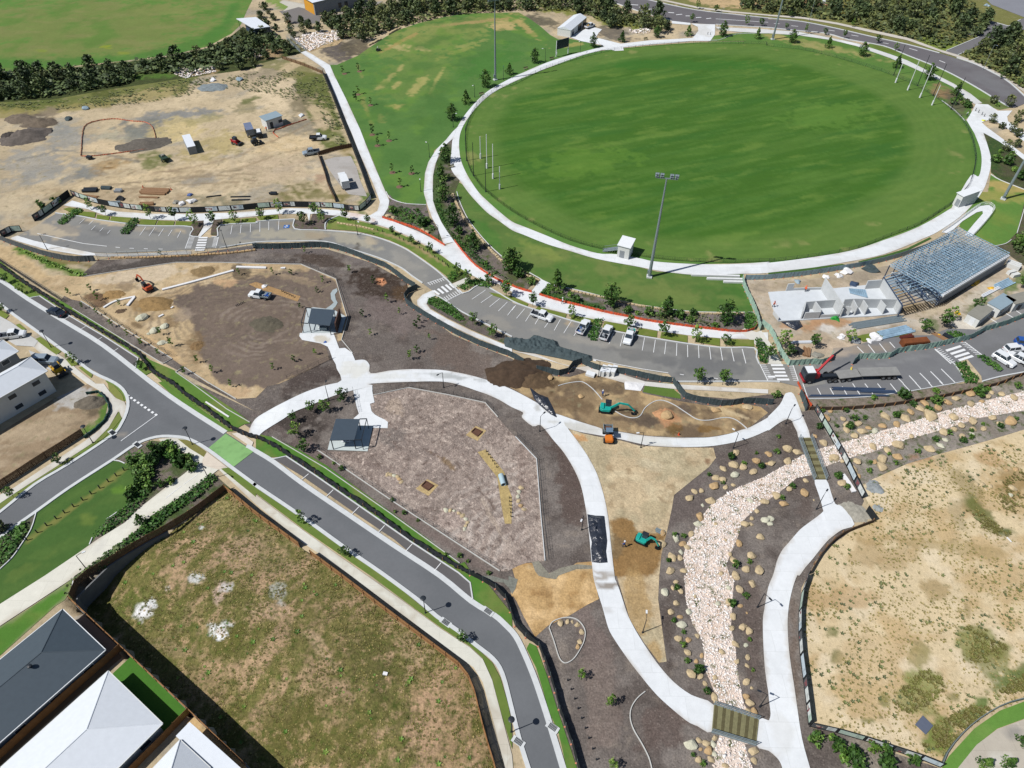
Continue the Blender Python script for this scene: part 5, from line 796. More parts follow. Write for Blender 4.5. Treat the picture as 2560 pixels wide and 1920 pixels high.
grove(BELT[1:],'20:520,120 20:820,80 20:1000,130 20:1100,150 20:1330,190 20:1370,250 20:1250,290 20:1130,240 20:1000,200 20:860,250 20:760,150 20:640,110',4.8,'{N} tree from the left between the white shed and the avenue','trees between the white shed and the avenue',48,(.7,1.1))
grove(BELT,'30:-250,60 30:0,110 30:260,150 30:640,170 30:1000,270 30:1300,340 30:1500,290 30:1400,160 30:1000,60 30:700,70 30:400,60 30:0,30 30:-250,0',6.2,'{N} tree from the left in the scrub beyond the avenue','scrub trees beyond the avenue',49,(.8,1.2))
grove(BELT,'30:900,-60 30:1600,-60 30:1640,120 30:1900,200 30:1880,300 30:1600,330 30:1500,200 30:1200,60',6.2,'{N} tree from the left in the scrub between the avenue and the courts','scrub trees near the tennis courts',50,(.8,1.15))
grove(BELT,'30:1720,470 30:1860,400 30:2060,300 30:2330,300 30:2400,760 30:2212,760 30:2000,620 30:1850,530',5.6,'{N} tree from the left in the wood at the upper right corner','wood at the upper right corner',51,(.8,1.2))
row(FIG,'20:195,545 10:2190,645 10:1985,755 10:1815,895 10:1695,1040','{N} dense upright tree going down the oval path from the scoreboard','upright trees on the bank beside the oval path',(.85,1.0),seed=3)
row(FIG,'10:1640,1400 10:1600,1560 11:1620,80','{N} dark tree from the top in the bed between the two white paths','dark trees in the bed between the two paths',(1.0,1.2),seed=4)
row(FIG,'11:1700,290 11:1880,500 11:2190,690','{N} spreading tree down the planted bed beside the lower bank','spreading trees in the bed below the ring path',(.9,1.1),seed=5)
row(FIG,'21:0,670 21:385,850 21:845,985 21:1335,1070 21:1835,1130','{N} dark tree from the left in the long bed behind the orange mesh','dark trees in the long bed behind the orange mesh',(1.0,1.2),seed=6)
row(FIG,'20:700,410 20:950,365 20:1250,325 20:1520,310 20:1820,315 20:2120,335 30:205,370 30:515,415 30:810,485 30:1105,585 30:1380,690 30:1620,830','{N} tree from the left along the far side of the oval','trees along the far side of the oval',(.8,1.05),seed=7)
row(STREET,'30:155,260 30:325,280 30:490,300 30:655,335 30:1100,440 30:945,370','{N} small round tree from the left between the avenue and its path','small street trees between avenue and path',(.8,1.0),seed=8)
row(STREET,'30:190,150 30:725,235 30:2010,680 30:2150,750','{N} small tree from the left on the far verge of the avenue','small trees on the far verge of the avenue',(.7,.95),seed=9)
row(STREET,'20:1160,110 20:1600,80 20:1760,105 20:1550,195 20:2020,225 20:2150,225','{N} young tree from the left along the avenue near the driveway','young trees along the avenue near the driveway',(.8,1.1),seed=10)
row(BELT[3:],'30:1940,890 30:2070,920 30:1700,910 30:1930,1060 30:2010,1110 30:2100,1140 30:2150,1180 30:2050,1300 30:2140,1270 30:2150,1050','{N} grey-green tree from the plaza in the beds east of the oval','grey-green trees in the beds east of the oval',(.45,.7),seed=11)
row(SAP,'10:750,635 10:885,615 10:885,815 10:860,875 10:990,910 10:1010,1165 10:1150,1215 10:1055,1260 10:1175,1495 10:1350,1505 10:1245,1615','{N} staked sapling from the top on the sloping lawn bank','staked saplings on the sloping lawn bank',(1.3,1.7),seed=12)
sapr=W('10:765,638 10:895,617 10:880,818 10:990,910 10:1005,1165 10:1150,1217 10:1050,1260 10:1180,1492 10:1345,1500 10:1240,1615')
for i,p in enumerate(sapr):
 mb=MB();mb.lathe([(.95,0),(.9,.05),(.3,.09)],12)
 link('mulch_ring',mb.mesh('mulch_ring',mat('mulch_ring',A(126,100,84),.95,.2,5)),None,loc=(p.x,p.y,.02),kind='structure')
row(STREET[1:2]+STREET[:1],'01:785,150 01:915,205 01:1305,235 01:1515,250 01:1685,300 01:1850,290 01:2035,270','{N} street tree from the left along the west car park','street trees along the west car park',(.9,1.15),seed=13)
row(STREET,'11:50,240 11:205,190 11:410,285 11:510,200 11:570,265','{N} street tree from the left by the blue-marked bay','street trees by the blue-marked bay',(1.0,1.35),seed=14)
row(STREET[:1],'11:775,250 11:970,285 11:1180,375 11:1345,455 11:1505,535','{N} small round tree down the curved grass strip beside the road','small round trees on the curved grass strip',(.75,.95),seed=15)
row(STREET,'11:1740,720 11:1830,795 11:2020,800 11:2160,905','{N} street tree from the zebra crossing toward the east bays','street trees near the middle zebra crossing',(.85,1.25),seed=16)
row(STREET,'21:180,990 21:510,1095 21:1010,1180 21:1300,1250 21:1580,1300 21:1840,1320','{N} young tree from the left at the head of the long bay row','young trees at the head of the long bay row',(.85,1.1),seed=17)
row(STREET[:1],'11:1875,1150 11:2045,1255 21:1600,1655 21:1815,1665','{N} bright round tree from the left along the near edge of the car park','round trees along the near edge of the car park',(.95,1.15),seed=18)
row(STREET,'21:2212,1450 31:120,1340 31:170,1420 31:380,1350 31:690,1300 31:1330,1210 31:1500,1170 31:1560,1110 31:1790,1020 31:2180,830','{N} leafy tree from the left around the pavilion worksite','leafy trees around the pavilion worksite',(.85,1.3),seed=19)
row(STREET,'01:60,790 01:200,880 01:1230,1540','{N} small tree from the left on the verge between street and black fence','small trees on the park verge of the street',(.7,.85),seed=20)
row(STREET,'01:30,1045 01:645,1490 02:520,690 02:120,985 12:400,1205 12:775,1490 13:1785,570','{N} small street tree from the top along the house-side footpath','small street trees on the house-side footpath',(.75,.95),seed=21)
row(FIG[1:],'02:1230,1210','Wide dark tree growing between the cream path and the timber fence','lone trees',(.55,.6),seed=22)
row(BELT[3:4],'02:20,1270','Grey-green tree leaning over the kerb at the left edge of the T street','kerb trees',(.5,.55),seed=23)
row(SAP[:1],'01:790,860 01:610,900 01:850,940 01:1040,985 01:850,1070 01:720,1010 01:975,1170 01:1110,1250 01:1230,1330 01:1380,1420 01:1490,1340 01:1710,1480 01:1840,1565 01:1600,1580 01:1390,1240 02:2000,30','{N} staked young tree down the left edge of the playground dirt','staked young trees on the left edge of the dirt',(.8,1.15),seed=24)
row(SAP,'11:150,720 11:305,720 11:580,790 11:530,870 11:425,530 11:380,1000 11:515,1410 11:330,1470 11:150,1540 01:1390,550 01:2070,720','{N} small sapling around the parked white truck and shelter','saplings around the parked white truck',(.8,1.1),seed=25)
row(SAP,'11:810,700 11:1015,790 11:1135,960 11:920,1080 11:990,1240 11:1380,1180 11:1500,1280 11:1390,1390 11:1330,1450 11:1410,1130 11:1240,1060','{N} sparse sapling across the brown mulch north of the loop path','sparse saplings north of the loop path',(.8,1.3),seed=26)
row(STREET,'12:480,245 12:605,245 12:755,150 12:330,330 12:350,460 12:420,580','{N} leafy young tree in the dark mulch left of the near shelter','leafy young trees left of the near shelter',(.7,1.05),seed=27)
row(STREET[1:2],'23:600,880 23:845,1110 23:870,1650','{N} lime young tree from the top inside a wire guard in the lower mulch','caged young trees in the lower mulch',(.62,.75),seed=28)
row(BUSH[:2],'12:550,640 12:670,690 12:1180,1010 12:1400,1185 12:1280,1120 12:1200,1110 12:1760,1490 12:1830,1540 12:2010,1640 12:1640,1480 12:740,740','{N} tiny shrub from the left along the street side of the round playground','tiny shrubs beside the round playground',(.5,.8),seed=29)
row(BUSH,'32:70,110 32:905,130 32:1160,110 32:1445,165 32:1440,70 32:1815,95 32:2150,30 32:1890,55','{N} bush from the left along the log retaining wall','bushes along the log retaining wall',(.9,1.6),seed=30)
row(BUSH,'32:590,370 32:970,250 32:1100,280 32:740,310 32:1040,610 32:1440,490 32:1290,590 32:1100,690 32:600,805 32:680,900 32:75,590 32:210,890 32:120,990 32:90,460 32:440,380 32:470,240 32:590,460 32:700,380 32:1750,410 32:1750,470 32:2000,370 32:2140,310 32:1850,350 32:1680,500 32:1560,430 32:880,680 32:1250,190 32:670,240 32:870,760 32:1380,240 32:830,300','{N} low bush from the left on the rocky creek bank beyond the footbridge','low bushes on the far creek bank',(.6,1.1),seed=31)
row(BUSH,'22:1820,860 22:2000,690 22:1890,640 22:1700,790 22:1400,1310 22:1350,1530 22:1480,1320 22:2050,1545 22:2150,720 22:1930,1570 22:2110,605 23:1395,390 23:1480,490 23:1480,600 23:1420,110 23:2020,175 23:2050,550 23:1610,820 23:1510,740 23:2080,820 23:1900,250 23:1560,1550 23:1650,1630 23:1680,1000','{N} small green bush down the near creek between the boulders','small bushes along the near creek',(.5,.95),seed=32)
row(BUSH,'33:400,1420 33:620,1520 33:720,1560 33:990,1520 33:900,1500 33:1010,1640 33:1250,1600 33:650,1600 33:590,1470 33:770,1640 33:540,1400','{N} bush from the left in the mulch corner below the poster hoarding','bushes in the corner below the poster hoarding',(.9,1.9),seed=33)
row(FIG[1:],'33:1850,1640 33:2180,1440 33:2060,1640','{N} round green tree from the left beside the corner driveway','trees beside the corner driveway',(.45,.55),seed=34)
row(BUSH,'02:1440,560 02:1500,600 02:1380,610 02:1320,560 02:1250,650 02:1150,690 02:1200,760 02:1280,720 02:1350,680 02:1250,830 02:1300,900 02:1220,890 02:1400,880 02:1480,850 02:1560,700 02:1640,660 02:1130,930 02:1140,990 02:1660,740','{N} bush down the planted corner beside the green lawn','bushes in the planted street corner',(1.1,1.9),seed=35)
row(BUSH,'01:340,110 01:470,80 01:380,150 01:510,100','{N} bush beside the dark gate at the left end of the hoarding','bushes by the hoarding end',(.9,1.4),seed=36)
row(BUSH,'11:1180,180 11:1340,230 11:1440,290 11:1480,260 11:1750,400 11:1760,360 11:1830,420 11:1990,620 21:60,730 21:170,790 21:500,905 21:560,950 21:1000,1040 21:1080,1060 21:1450,1090 21:1540,1120 21:1750,1160 21:1560,1060 21:1180,1060 11:1400,170','{N} shrub from the left in the beds between path and lower bank','shrubs in the beds between path and bank',(1.0,1.7),seed=37)
row(BUSH,'30:1600,900 30:1680,900 30:1720,930 30:1650,860 30:2000,1320 30:2060,1420 30:1960,1400 30:2120,1480 30:2180,1550 30:2100,1350 31:2170,430 31:2200,470 31:2150,480 30:1980,920','{N} dark shrub from the left in the beds right of the oval','dark shrubs in the beds right of the oval',(1.2,2.2),seed=38)
def cover(s,dens,leafm,label,size=.22,h=.45,cat='hedge',name='hedge',seed=5,kind=None,group=None,per=7):
 P=W(s);a=abs(sum(P[i].x*P[(i+1)%len(P)].y-P[(i+1)%len(P)].x*P[i].y for i in range(len(P))))/2
 n=int(a*dens);rg=np.random.default_rng(seed);x,y=inpoly_random(P,n,rg)
 tone=np.clip(fbm(x,y,1.2,seed)*1.1-.1+rg.normal(0,.14,n),0,.8)
 tv=[(-1,-.7,0),(1,-.7,0),(.8,.8,.25),(-.8,.8,.25)]
 z=rg.uniform(.05,1,n)*h*(.5+fbm(x,y,.9,seed+1))
 o=scatter(name,tv,[(0,1,2,3)],np.stack([x,y,z+.04],1),size*rg.uniform(.6,1.3,n),rg.uniform(0,6.28,n),leafm,tone,tilt=rg.normal(0,.7,n))
 if kind:o['kind']=kind;o['label']=label
 else:o['label']=label;o['category']=cat
 if group:o['group']=group
 return o
HG='clipped hedges of the car parks'
for i,(s,l) in enumerate((('01:500,268 01:610,180 01:640,150 01:715,152 01:700,180 01:560,285 01:510,285','Narrow green hedge island nearest the dark gate of the west car park'),('01:1042,350 01:1150,232 01:1205,232 01:1200,270 01:1110,370 01:1050,368','Narrow green hedge island between the sandy bays of the west car park'),('11:1480,930 11:1560,915 11:1700,990 11:1810,1110 11:1760,1120 11:1600,1030 11:1490,970','Thick green hedge inside the curved end of the white path'),('11:1740,825 11:1860,760 11:1940,755 11:2050,810 11:2010,835 11:1900,810 11:1800,855','Curved dark hedge above the first bays of the long car park'),('11:1640,730 11:1700,690 11:1730,700 11:1760,730 11:1690,780','Small green hedge between the zebra crossing and the junction path'),('21:715,1105 21:785,1105 21:735,1290 21:680,1285 21:650,1260','Green hedge island between two parked utes'),('21:2095,1272 21:2140,1275 21:2200,1340 31:0,1450 21:2212,1480 21:2140,1480','Green hedge at the right end of the long bay row'),('21:240,880 21:310,800 21:340,810 21:320,900','Green hedge tongue beside the white ramp'),('21:2000,1180 21:2010,1050 21:2060,1040 21:2110,1080 21:2115,1190 21:2050,1200','Rounded dark hedge in the corner of the long bed'),('31:1605,1480 31:1700,1470 31:1750,1560 31:1815,1620 31:1800,1659 31:1700,1659 31:1660,1580','Dark hedge left of the concrete pad in the east car park'),('31:1800,1430 31:1860,1420 31:1960,1480 31:2030,1540 31:1980,1560 31:1910,1510','Dark hedge right of the concrete pad in the east car park'),('31:1530,1220 31:1620,1210 31:1710,1245 31:1640,1275 31:1550,1255','Round hedge just inside the green mesh fence near the zebra crossing'))):
 cover(s,34,L_COVER,l,.15,.6,group=HG,seed=60+i)
cover('02:1420,505 02:1500,505 02:1570,580 02:1560,640 02:1490,670 02:1370,620 02:1350,560',30,L_COVER,'Large rounded green hedge at the tip of the planted street corner',.17,.9,seed=80)
cover('02:1100,640 02:1250,600 02:1330,700 02:1350,820 02:1250,920 02:1180,880 02:1160,800 02:1090,700',24,L_MID,'Tall dark mass of shrubs along the right edge of the sloped lawn',.2,1.5,seed=81,name='shrubbery',cat='shrubs')
cover('02:1175,900 02:1300,930 02:1200,1080 02:1090,1180 02:860,1330 02:800,1320 02:910,1190 02:1090,1050',20,L_COVER,'Long green ground cover between the sloped lawn and cream path',.17,.6,seed=82,name='ground_cover',cat='ground cover',kind='stuff')
cover('02:1840,775 02:1880,830 02:1700,1000 02:1450,1150 02:1300,1290 02:1150,1400 02:900,1600 02:700,1659 02:850,1530 02:1050,1372 02:1190,1262 02:1310,1152 02:1600,955',24,L_COVER,'Long strip of green ground cover between cream path and timber fence',.17,.7,seed=83,name='ground_cover',kind='stuff')
cover('02:1000,1430 02:1150,1400 02:900,1600 02:700,1659 03:620,100 03:600,200 03:560,210 03:640,30 02:720,1640 02:900,1520',16,L_DARK,'Dark shrubs at the lower end of the fence-side bed',.2,1.3,seed=84,name='shrubbery',cat='shrubs')
cover('02:0,1350 02:230,1190 02:230,1290 02:150,1420 02:60,1540 02:0,1570',18,L_COVER,'Low cover in the bed at the left edge',.18,.7,seed=85,name='ground_cover',kind='stuff')
cover('01:120,480 01:400,590 01:620,680 01:760,720 01:700,740 01:560,680 01:380,620',14,L_LIME,'Long bright grass on the bank below the west car park',.2,.5,seed=86,name='long_grass',kind='stuff')
cover('00:-250,630 00:0,640 00:450,625 00:900,580 00:1500,500 00:1850,420 00:2050,320 10:150,300 10:300,420 10:60,480 00:2212,500 00:1700,640 00:1250,640 00:1100,730 00:700,800 00:300,860 00:-250,880',1.6,L_DARK,'Undergrowth of the upper left belt',.55,1.6,seed=87,name='undergrowth',kind='stuff')
cover('10:560,180 10:900,130 10:1400,10 10:2212,-40 20:860,10 20:1000,130 20:1330,190 20:1370,270 20:1100,240 20:850,240 20:700,150 20:500,100 20:0,92 10:2212,98 10:1640,140 10:1250,240 10:960,340 10:740,330',1.5,L_SCRUB,'Undergrowth of the woodland strip',.5,1.4,seed=88,name='undergrowth',kind='stuff')
cover('30:-250,-30 30:1700,-60 30:1900,200 30:1860,300 30:1500,430 30:1280,350 30:640,190 30:0,120 30:-250,80',.9,L_SCRUB,'Low scrub beyond the avenue',.6,1.3,seed=89,name='undergrowth',kind='stuff')
cover('30:1660,480 30:1860,390 30:2080,280 30:2330,290 30:2400,800 30:2212,780 30:2000,650',1.2,L_SCRUB,'Low scrub at the upper right corner',.55,1.4,seed=90,name='undergrowth',kind='stuff')
cover('11:1530,80 11:1580,60 11:1660,330 11:1900,540 11:2120,720 11:2212,780 11:2000,680 11:1800,520 11:1650,330 11:1570,190',14,L_COVER,'Dark ground cover beside the curved path',.17,.5,seed=91,name='ground_cover',kind='stuff')
cover('21:350,905 21:560,950 21:800,1005 21:810,1025 21:600,980 21:340,915',24,L_COVER,'Dark ground cover beside the orange mesh',.16,.5,seed=92,name='ground_cover',kind='stuff')
cover('21:960,1010 21:1250,1060 21:1600,1060 21:1760,1110 21:1700,1170 21:1500,1140 21:1200,1095 21:980,1050',5,L_SCRUB,'Scattered low plants in the long bed',.2,.5,seed=93,name='ground_cover',kind='stuff')
cover('11:1480,240 11:1560,330 11:1500,360 11:1300,280 11:1180,200 11:1150,140 11:1200,120 11:1400,160',6,L_COVER,'Scattered low plants between the forking paths',.2,.5,seed=94,name='ground_cover',kind='stuff')
cover('31:2150,380 31:2400,300 31:2400,650 31:2212,560 31:2110,520',8,L_DARK,'Dark shrubs at the right edge beyond the steel frame',.3,1.4,seed=95,name='shrubbery',cat='shrubs')
def tufts(name,s,n,leafm,label,size,seed,clump=4,lo=None):
 P=W(s);rg=np.random.default_rng(seed);x,y=inpoly_random(P,n,rg)
 k=fbm(x,y,clump,seed)>(lo or.0);x,y=x[k],y[k];n=len(x);zz=np.where(inside(x,y,WEEDP),.12-sunk(x,y),.12)
 tv=[];tf=[]
 for j in range(5):
  a=j*1.257;c,s_=math.cos(a),math.sin(a);b=len(tv)
  tv+=[(c*.1-s_*.35,s_*.1+c*.35,0),(c*.1+s_*.35,s_*.1-c*.35,0),(c*.95+s_*.12,s_*.95-c*.12,.75),(c*.95-s_*.12,s_*.95+c*.12,.75)];tf.append((b,b+1,b+2,b+3))
 o=scatter(name,tv,tf,np.stack([x,y,zz],1),size*rg.uniform(.4,1.4,n)[:,None]*np.array([1,1,.7]),rg.uniform(0,6.28,n),leafm,np.clip(rg.normal(.4,.22,n),0,.8))
 o['kind']='stuff';o['label']=label;return o
WL='02:1955,930 12:0,1130 12:400,1445 12:730,1659 13:740,30 13:1270,410 13:1760,810 13:1870,960 13:1980,1360 13:2050,1659 03:2212,1659 03:1640,1150 03:1060,600 03:800,230 02:1200,1420'
tufts('grass_tufts',WL,5500,L_WEED,'Green and brown weeds over the vacant lot',.16,5,4,.5)
tufts('grass_tufts',WL,6000,L_DRY,'Dry grass over the vacant lot',.15,6,3,.45)
tufts('grass_tufts',WL,170,L_LIME,'Bright weeds on the vacant lot',.36,7,3,.5)
SL='32:2400,400 32:1500,620 32:900,850 32:900,1200 32:560,1400 32:360,1659 33:310,110 33:310,700 33:400,1280 33:1000,1440 33:1480,1600 33:1750,1290 33:2212,1060 33:2400,1000'
tufts('grass_tufts',SL,6000,L_DRY,'Dry grass over the sandy lot',.16,8,5,.5)
tufts('grass_tufts',SL,1500,L_SCRUB,'Green weeds over the sandy lot',.28,9,4,.53)
for i,(s,n_) in enumerate((('33:1620,480 33:1750,430 33:2000,500 33:2060,620 33:1950,760 33:1750,740 33:1700,600 33:1620,560',420),('33:1350,800 33:1500,860 33:1520,1000 33:1400,1100 33:1250,1200 33:1080,1150 33:1120,1000',380),('33:1900,1060 33:2212,850 33:2212,1060 33:1900,1180 33:1700,1330 33:1560,1480 33:1330,1480 33:1450,1280 33:1700,1150',1000),('32:1700,1100 32:1800,1080 32:1950,1200 32:2100,1290 32:2050,1340 32:1850,1260',300),('32:1950,850 32:2212,750 32:2212,1100 32:2050,1150',240))):
 tufts('grass_tufts',s,n_,L_WEED,'Green weeds in a patch of the sandy lot',.24,20+i,2,.42)
tufts('grass_tufts','00:-100,900 00:600,870 00:1500,700 10:300,600 10:600,700 10:830,1260 10:700,1250 10:500,900 00:2000,760 00:1200,900 00:300,960',2500,L_SCRUB,'Rough grass at the top of the earthworks',.34,10,5,.45)
def rockramp(name,cols):
 m,n,b=_nodes(name);L=n.links.new;b.inputs['Roughness'].default_value=.9
 at=n.nodes.new('ShaderNodeAttribute');at.attribute_name='tone'
 rp=n.nodes.new('ShaderNodeValToRGB');e=rp.color_ramp.elements;rp.color_ramp.interpolation='LINEAR'
 e[0].position=0;e[0].color=(*cols[0],1);e[1].position=1;e[1].color=(*cols[-1],1)
 for i,c in enumerate(cols[1:-1]):x=e.new((i+1)/(len(cols)-1));x.color=(*c,1)
 L(at.outputs['Fac'],rp.inputs[0]);L(rp.outputs[0],b.inputs['Base Color']);return m
M_RIP=rockramp('creek_rock',[A(164,138,114),A(236,216,200),A(252,240,234),A(255,253,250),A(250,234,226),A(214,178,150)])
def ico(sub=1,seed=0,jit=.18):
 bm=bmesh.new();bmesh.ops.create_icosphere(bm,subdivisions=sub,radius=1);random.seed(seed)
 for v in bm.verts:v.co*=1+rnd(-jit,jit)
 vs=[tuple(v.co) for v in bm.verts];fs=[tuple(v.index for v in f.verts) for f in bm.faces];bm.free();return vs,fs
def riprap(s,dens,size,seed,label):
 P=W(s);a=abs(sum(P[i].x*P[(i+1)%len(P)].y-P[(i+1)%len(P)].x*P[i].y for i in range(len(P))))/2
 n=int(a*dens);rg=np.random.default_rng(seed);x,y=inpoly_random(P,n,rg)
 vs,fs=ico(1,seed,.25)
 sc=size*rg.lognormal(0,.3,n)[:,None]*np.stack([rg.uniform(.8,1.4,n),rg.uniform(.6,1,n),rg.uniform(.3,.55,n)],1)
 o=scatter('riprap',vs,fs,np.stack([x,y,.05+sc[:,2]*rg.uniform(.1,.9,n)],1),sc,rg.uniform(0,6.28,n),M_RIP,np.clip(rg.normal(.52,.2,n),0,1),tilt=rg.normal(0,.35,n))
 o['kind']='stuff';o['label']=label
riprap(' '.join(s for s in['32:2350,20 32:2212,62 32:1700,190 32:1500,240 32:1150,360 32:1000,400 32:600,520 32:430,565 32:300,615 32:0,785 22:2212,790 22:1900,920 22:1740,1020 22:1650,1130 22:1560,1290 22:1500,1400 22:1480,1500 22:1510,1659 23:1490,0 23:1500,200 23:1560,420 23:1650,560 23:1665,800 23:1730,960 23:1795,1110 23:2010,1180 23:2000,1100 23:1970,950 23:1940,750 23:1930,600 23:1890,450 23:1900,300 23:1920,0 22:1880,1659 22:1850,1560 22:1940,1350 22:2000,1180 22:2130,1050 22:2212,1005 32:100,935 32:250,810 32:370,790 32:480,720 32:700,640 32:900,590 32:1200,480 32:1500,400 32:1800,300 32:2212,230 32:2350,210']),17,.125,3,'Pale pink and white broken rock lining the creek bed')
riprap('23:1790,1390 23:2010,1450 23:2040,1560 23:2080,1659 23:2110,1780 23:1740,1780 23:1745,1600 23:1755,1500',17,.125,4,'Pale broken rock below the lower footbridge')
riprap('10:280,345 10:450,295 10:560,262 10:740,272 10:760,330 10:560,400 10:470,445 10:400,420',3,.3,5,'Pale broken rock of the far creek right of its bridge')
riprap('00:1540,590 00:1850,575 00:1870,620 00:1600,680 00:1500,640',3,.3,6,'Pale broken rock among the belt trees')
riprap('00:2050,470 00:2212,430 10:80,420 10:60,480 00:2212,510 00:2080,500',3,.3,7,'Pale broken rock left of the far bridge')
riprap('20:1010,265 20:1200,232 20:1205,290 20:1030,290',3,.3,8,'Pale rock patch below the woodland by the oval')
M_TAN=mat('sandstone_boulder',A(200,180,144),.9,.25,1.1,bump=.6,bscale=5)
M_ORG=mat('ochre_boulder',A(192,162,120),.9,.25,1.1,bump=.6,bscale=5)
M_PAL=mat('pale_boulder',A(206,204,182),.9,.18,1.1,bump=.6,bscale=5)
RK={}
for k,m in(('tan',M_TAN),('ochre',M_ORG),('pale grey',M_PAL)):
 RK[k]=[]
 for j in range(4):
  vs,fs=ico(2,50+j,.07);q=np.array(vs)*np.array([1,.72+.07*j,.55]);rgk=np.random.default_rng(70+j)
  for c in range(9):
   d=rgk.normal(size=3);d/=np.linalg.norm(d);t=q@d;lim=np.max(t)*.78;q-=np.outer(np.maximum(t-lim,0),d)
  me=bpy.data.meshes.new('boulder');me.from_pydata([tuple(v) for v in q],[],fs);me.materials.append(m);RK[k].append(me)
def boulders(s,label,group,seed=1):
 """tokens x,y,r(,colour letter) r = half width in survey pixels"""
 random.seed(seed);c=r=0;cnt={}
 for t in s.split():
  if ':' in t:h,t=t.split(':');c,r=int(h[0]),int(h[1])
  q=t.split(',');x,y,rad=map(float,q[:3]);col={'o':'ochre','p':'pale grey'}.get(q[3] if len(q)>3 else '','tan')
  a=ray((c*640+x/TS,r*480+y/TS));b=ray((c*640+(x+rad)/TS,r*480+y/TS));R=(b-a).length
  sz='large' if R>1.0 else 'small' if R<.6 else 'medium'
  key=(sz,col);i=cnt.get(key,0);cnt[key]=i+1
  o=link('boulder',random.choice(RK[col]),None,loc=(a.x,a.y,R*.25),label=label.format(n=nth(i),N=nth(i).capitalize(),s=sz,c=col),category='boulder',group=group)
  o.rotation_euler=(rnd(-.15,.15),rnd(-.15,.15),rnd(0,6.28));o.scale=(R*1.18,R*1.18,R*rnd(.75,1.1))
boulders('22:1932,597,36 22:2105,668,36,o 22:1912,702,42 22:1995,722,38 22:1825,735,32 22:2082,762,36 22:1925,792,38,p 22:1758,815,34 22:1820,835,36 22:1748,885,44,o 22:1912,877,20 22:1845,895,24 22:1575,932,28 22:1635,926,26 22:1535,990,36 22:1715,1012,42 22:1645,1050,18,p 22:1622,1152,42,o 22:1605,1210,36,p 22:1545,1300,30 22:1415,1335,38,p 22:1472,1385,32,o 22:1510,1415,28 22:1458,1455,24,p 22:1385,1500,42 22:1450,1505,28 22:1365,1615,42 22:1480,1615,28 22:1285,1385,44 22:1300,1290,30,o','{N} {s} {c} boulder down the bank between matting and creek','boulders on the left bank of the near creek',2)
boulders('22:2030,205,40 22:1760,232,40,o 22:2055,1008,26,p 22:2180,1020,36 22:2115,1100,26 22:2070,1165,22 22:2015,1215,36 22:2068,1215,20 22:2190,1180,36,p 22:2145,1328,36 22:1960,1380,32,o 22:1880,1475,24 22:1912,1525,34 22:2070,1490,42 22:2020,1605,38 22:2135,1612,46 22:1925,1650,36 22:1810,1640,24 22:1845,1350,16 22:1760,1210,20 22:2205,600,22,o 22:2205,690,16,o','{N} {s} {c} boulder right of the near creek above the lower bend','boulders on the right bank of the near creek',3)
boulders('23:1415,55,22 23:1390,105,22 23:1455,130,28 23:1320,140,40,p 23:1420,240,30 23:1375,315,32 23:1450,355,24,o 23:1530,312,32,p 23:1465,428,42,p 23:1435,545,36 23:1525,555,28,o 23:1640,690,22,o 23:1515,665,32 23:1590,740,22,o 23:1545,850,44 23:1665,930,24 23:1690,995,30 23:1745,1045,34 23:1760,1090,28 23:1625,870,28 23:1600,520,24','{N} {s} {c} boulder down the left bank toward the lower footbridge','boulders above the lower footbridge on the left',4)
boulders('23:1935,10,34 23:2072,70,38 23:1962,120,38 23:1870,105,24,p 23:1875,230,36 23:1780,240,28,p 23:1970,260,22,o 23:2028,320,12,o 23:1910,355,32 23:1995,445,36 23:2045,480,36 23:1900,455,26 23:1930,592,36 23:2018,600,22,p 23:2035,705,28 23:1945,740,24 23:2030,778,22 23:1815,660,28 23:2025,920,34 23:2072,970,16 23:2020,1045,30,o 23:2055,1100,36 23:2090,1180,36,o 23:2040,1170,30 23:1580,180,18 23:1755,880,24','{N} {s} {c} boulder down the right bank above the lower footbridge','boulders above the lower footbridge on the right',5)
boulders('23:1545,1460,56,p 23:1618,1425,28 23:1680,1450,34 23:1740,1455,30,p 23:1750,1400,26 23:1695,1515,40,o 23:1745,1535,28,p 23:1610,1590,32 23:1720,1590,34 23:2085,1520,42 23:2090,1600,32 23:1630,1500,18,o 23:1840,1640,28','{N} {s} {c} boulder from the left below the lower footbridge','boulders below the lower footbridge',6)
boulders('32:165,565,42 32:255,595,42 32:15,615,26,o 32:30,690,36 32:170,670,38 32:325,840,24 32:310,945,42,o 32:135,1040,38,o 32:70,970,42 32:185,912,30 32:20,1165,30,p 32:15,1210,26,p 32:405,452,22,o 32:478,515,38 32:570,640,42 32:540,650,20 32:640,860,38 32:395,1005,10','{N} {s} {c} boulder from the left around the upper footbridge','boulders around the upper footbridge',7)
boulders('32:500,300,38,o 32:645,305,28 32:680,355,36 32:775,345,34 32:675,402,30 32:750,450,42 32:815,415,42 32:920,410,32,p 32:985,365,32,o 32:865,382,26,o 32:1010,285,46 32:1110,355,34,o 32:1185,300,46 32:1395,285,66 32:1230,245,32,o 32:1310,215,42 32:1350,170,38,o 32:1465,210,40,o 32:1550,165,34,o 32:1625,130,36 32:1750,178,36 32:1890,105,36 32:2015,88,30 32:1930,75,24 32:1845,155,22,o 32:2120,120,36 32:1750,88,40,o 32:540,240,20,o 32:1600,290,46','{N} {s} {c} boulder from the left between log wall and creek','boulders between log wall and creek',8)
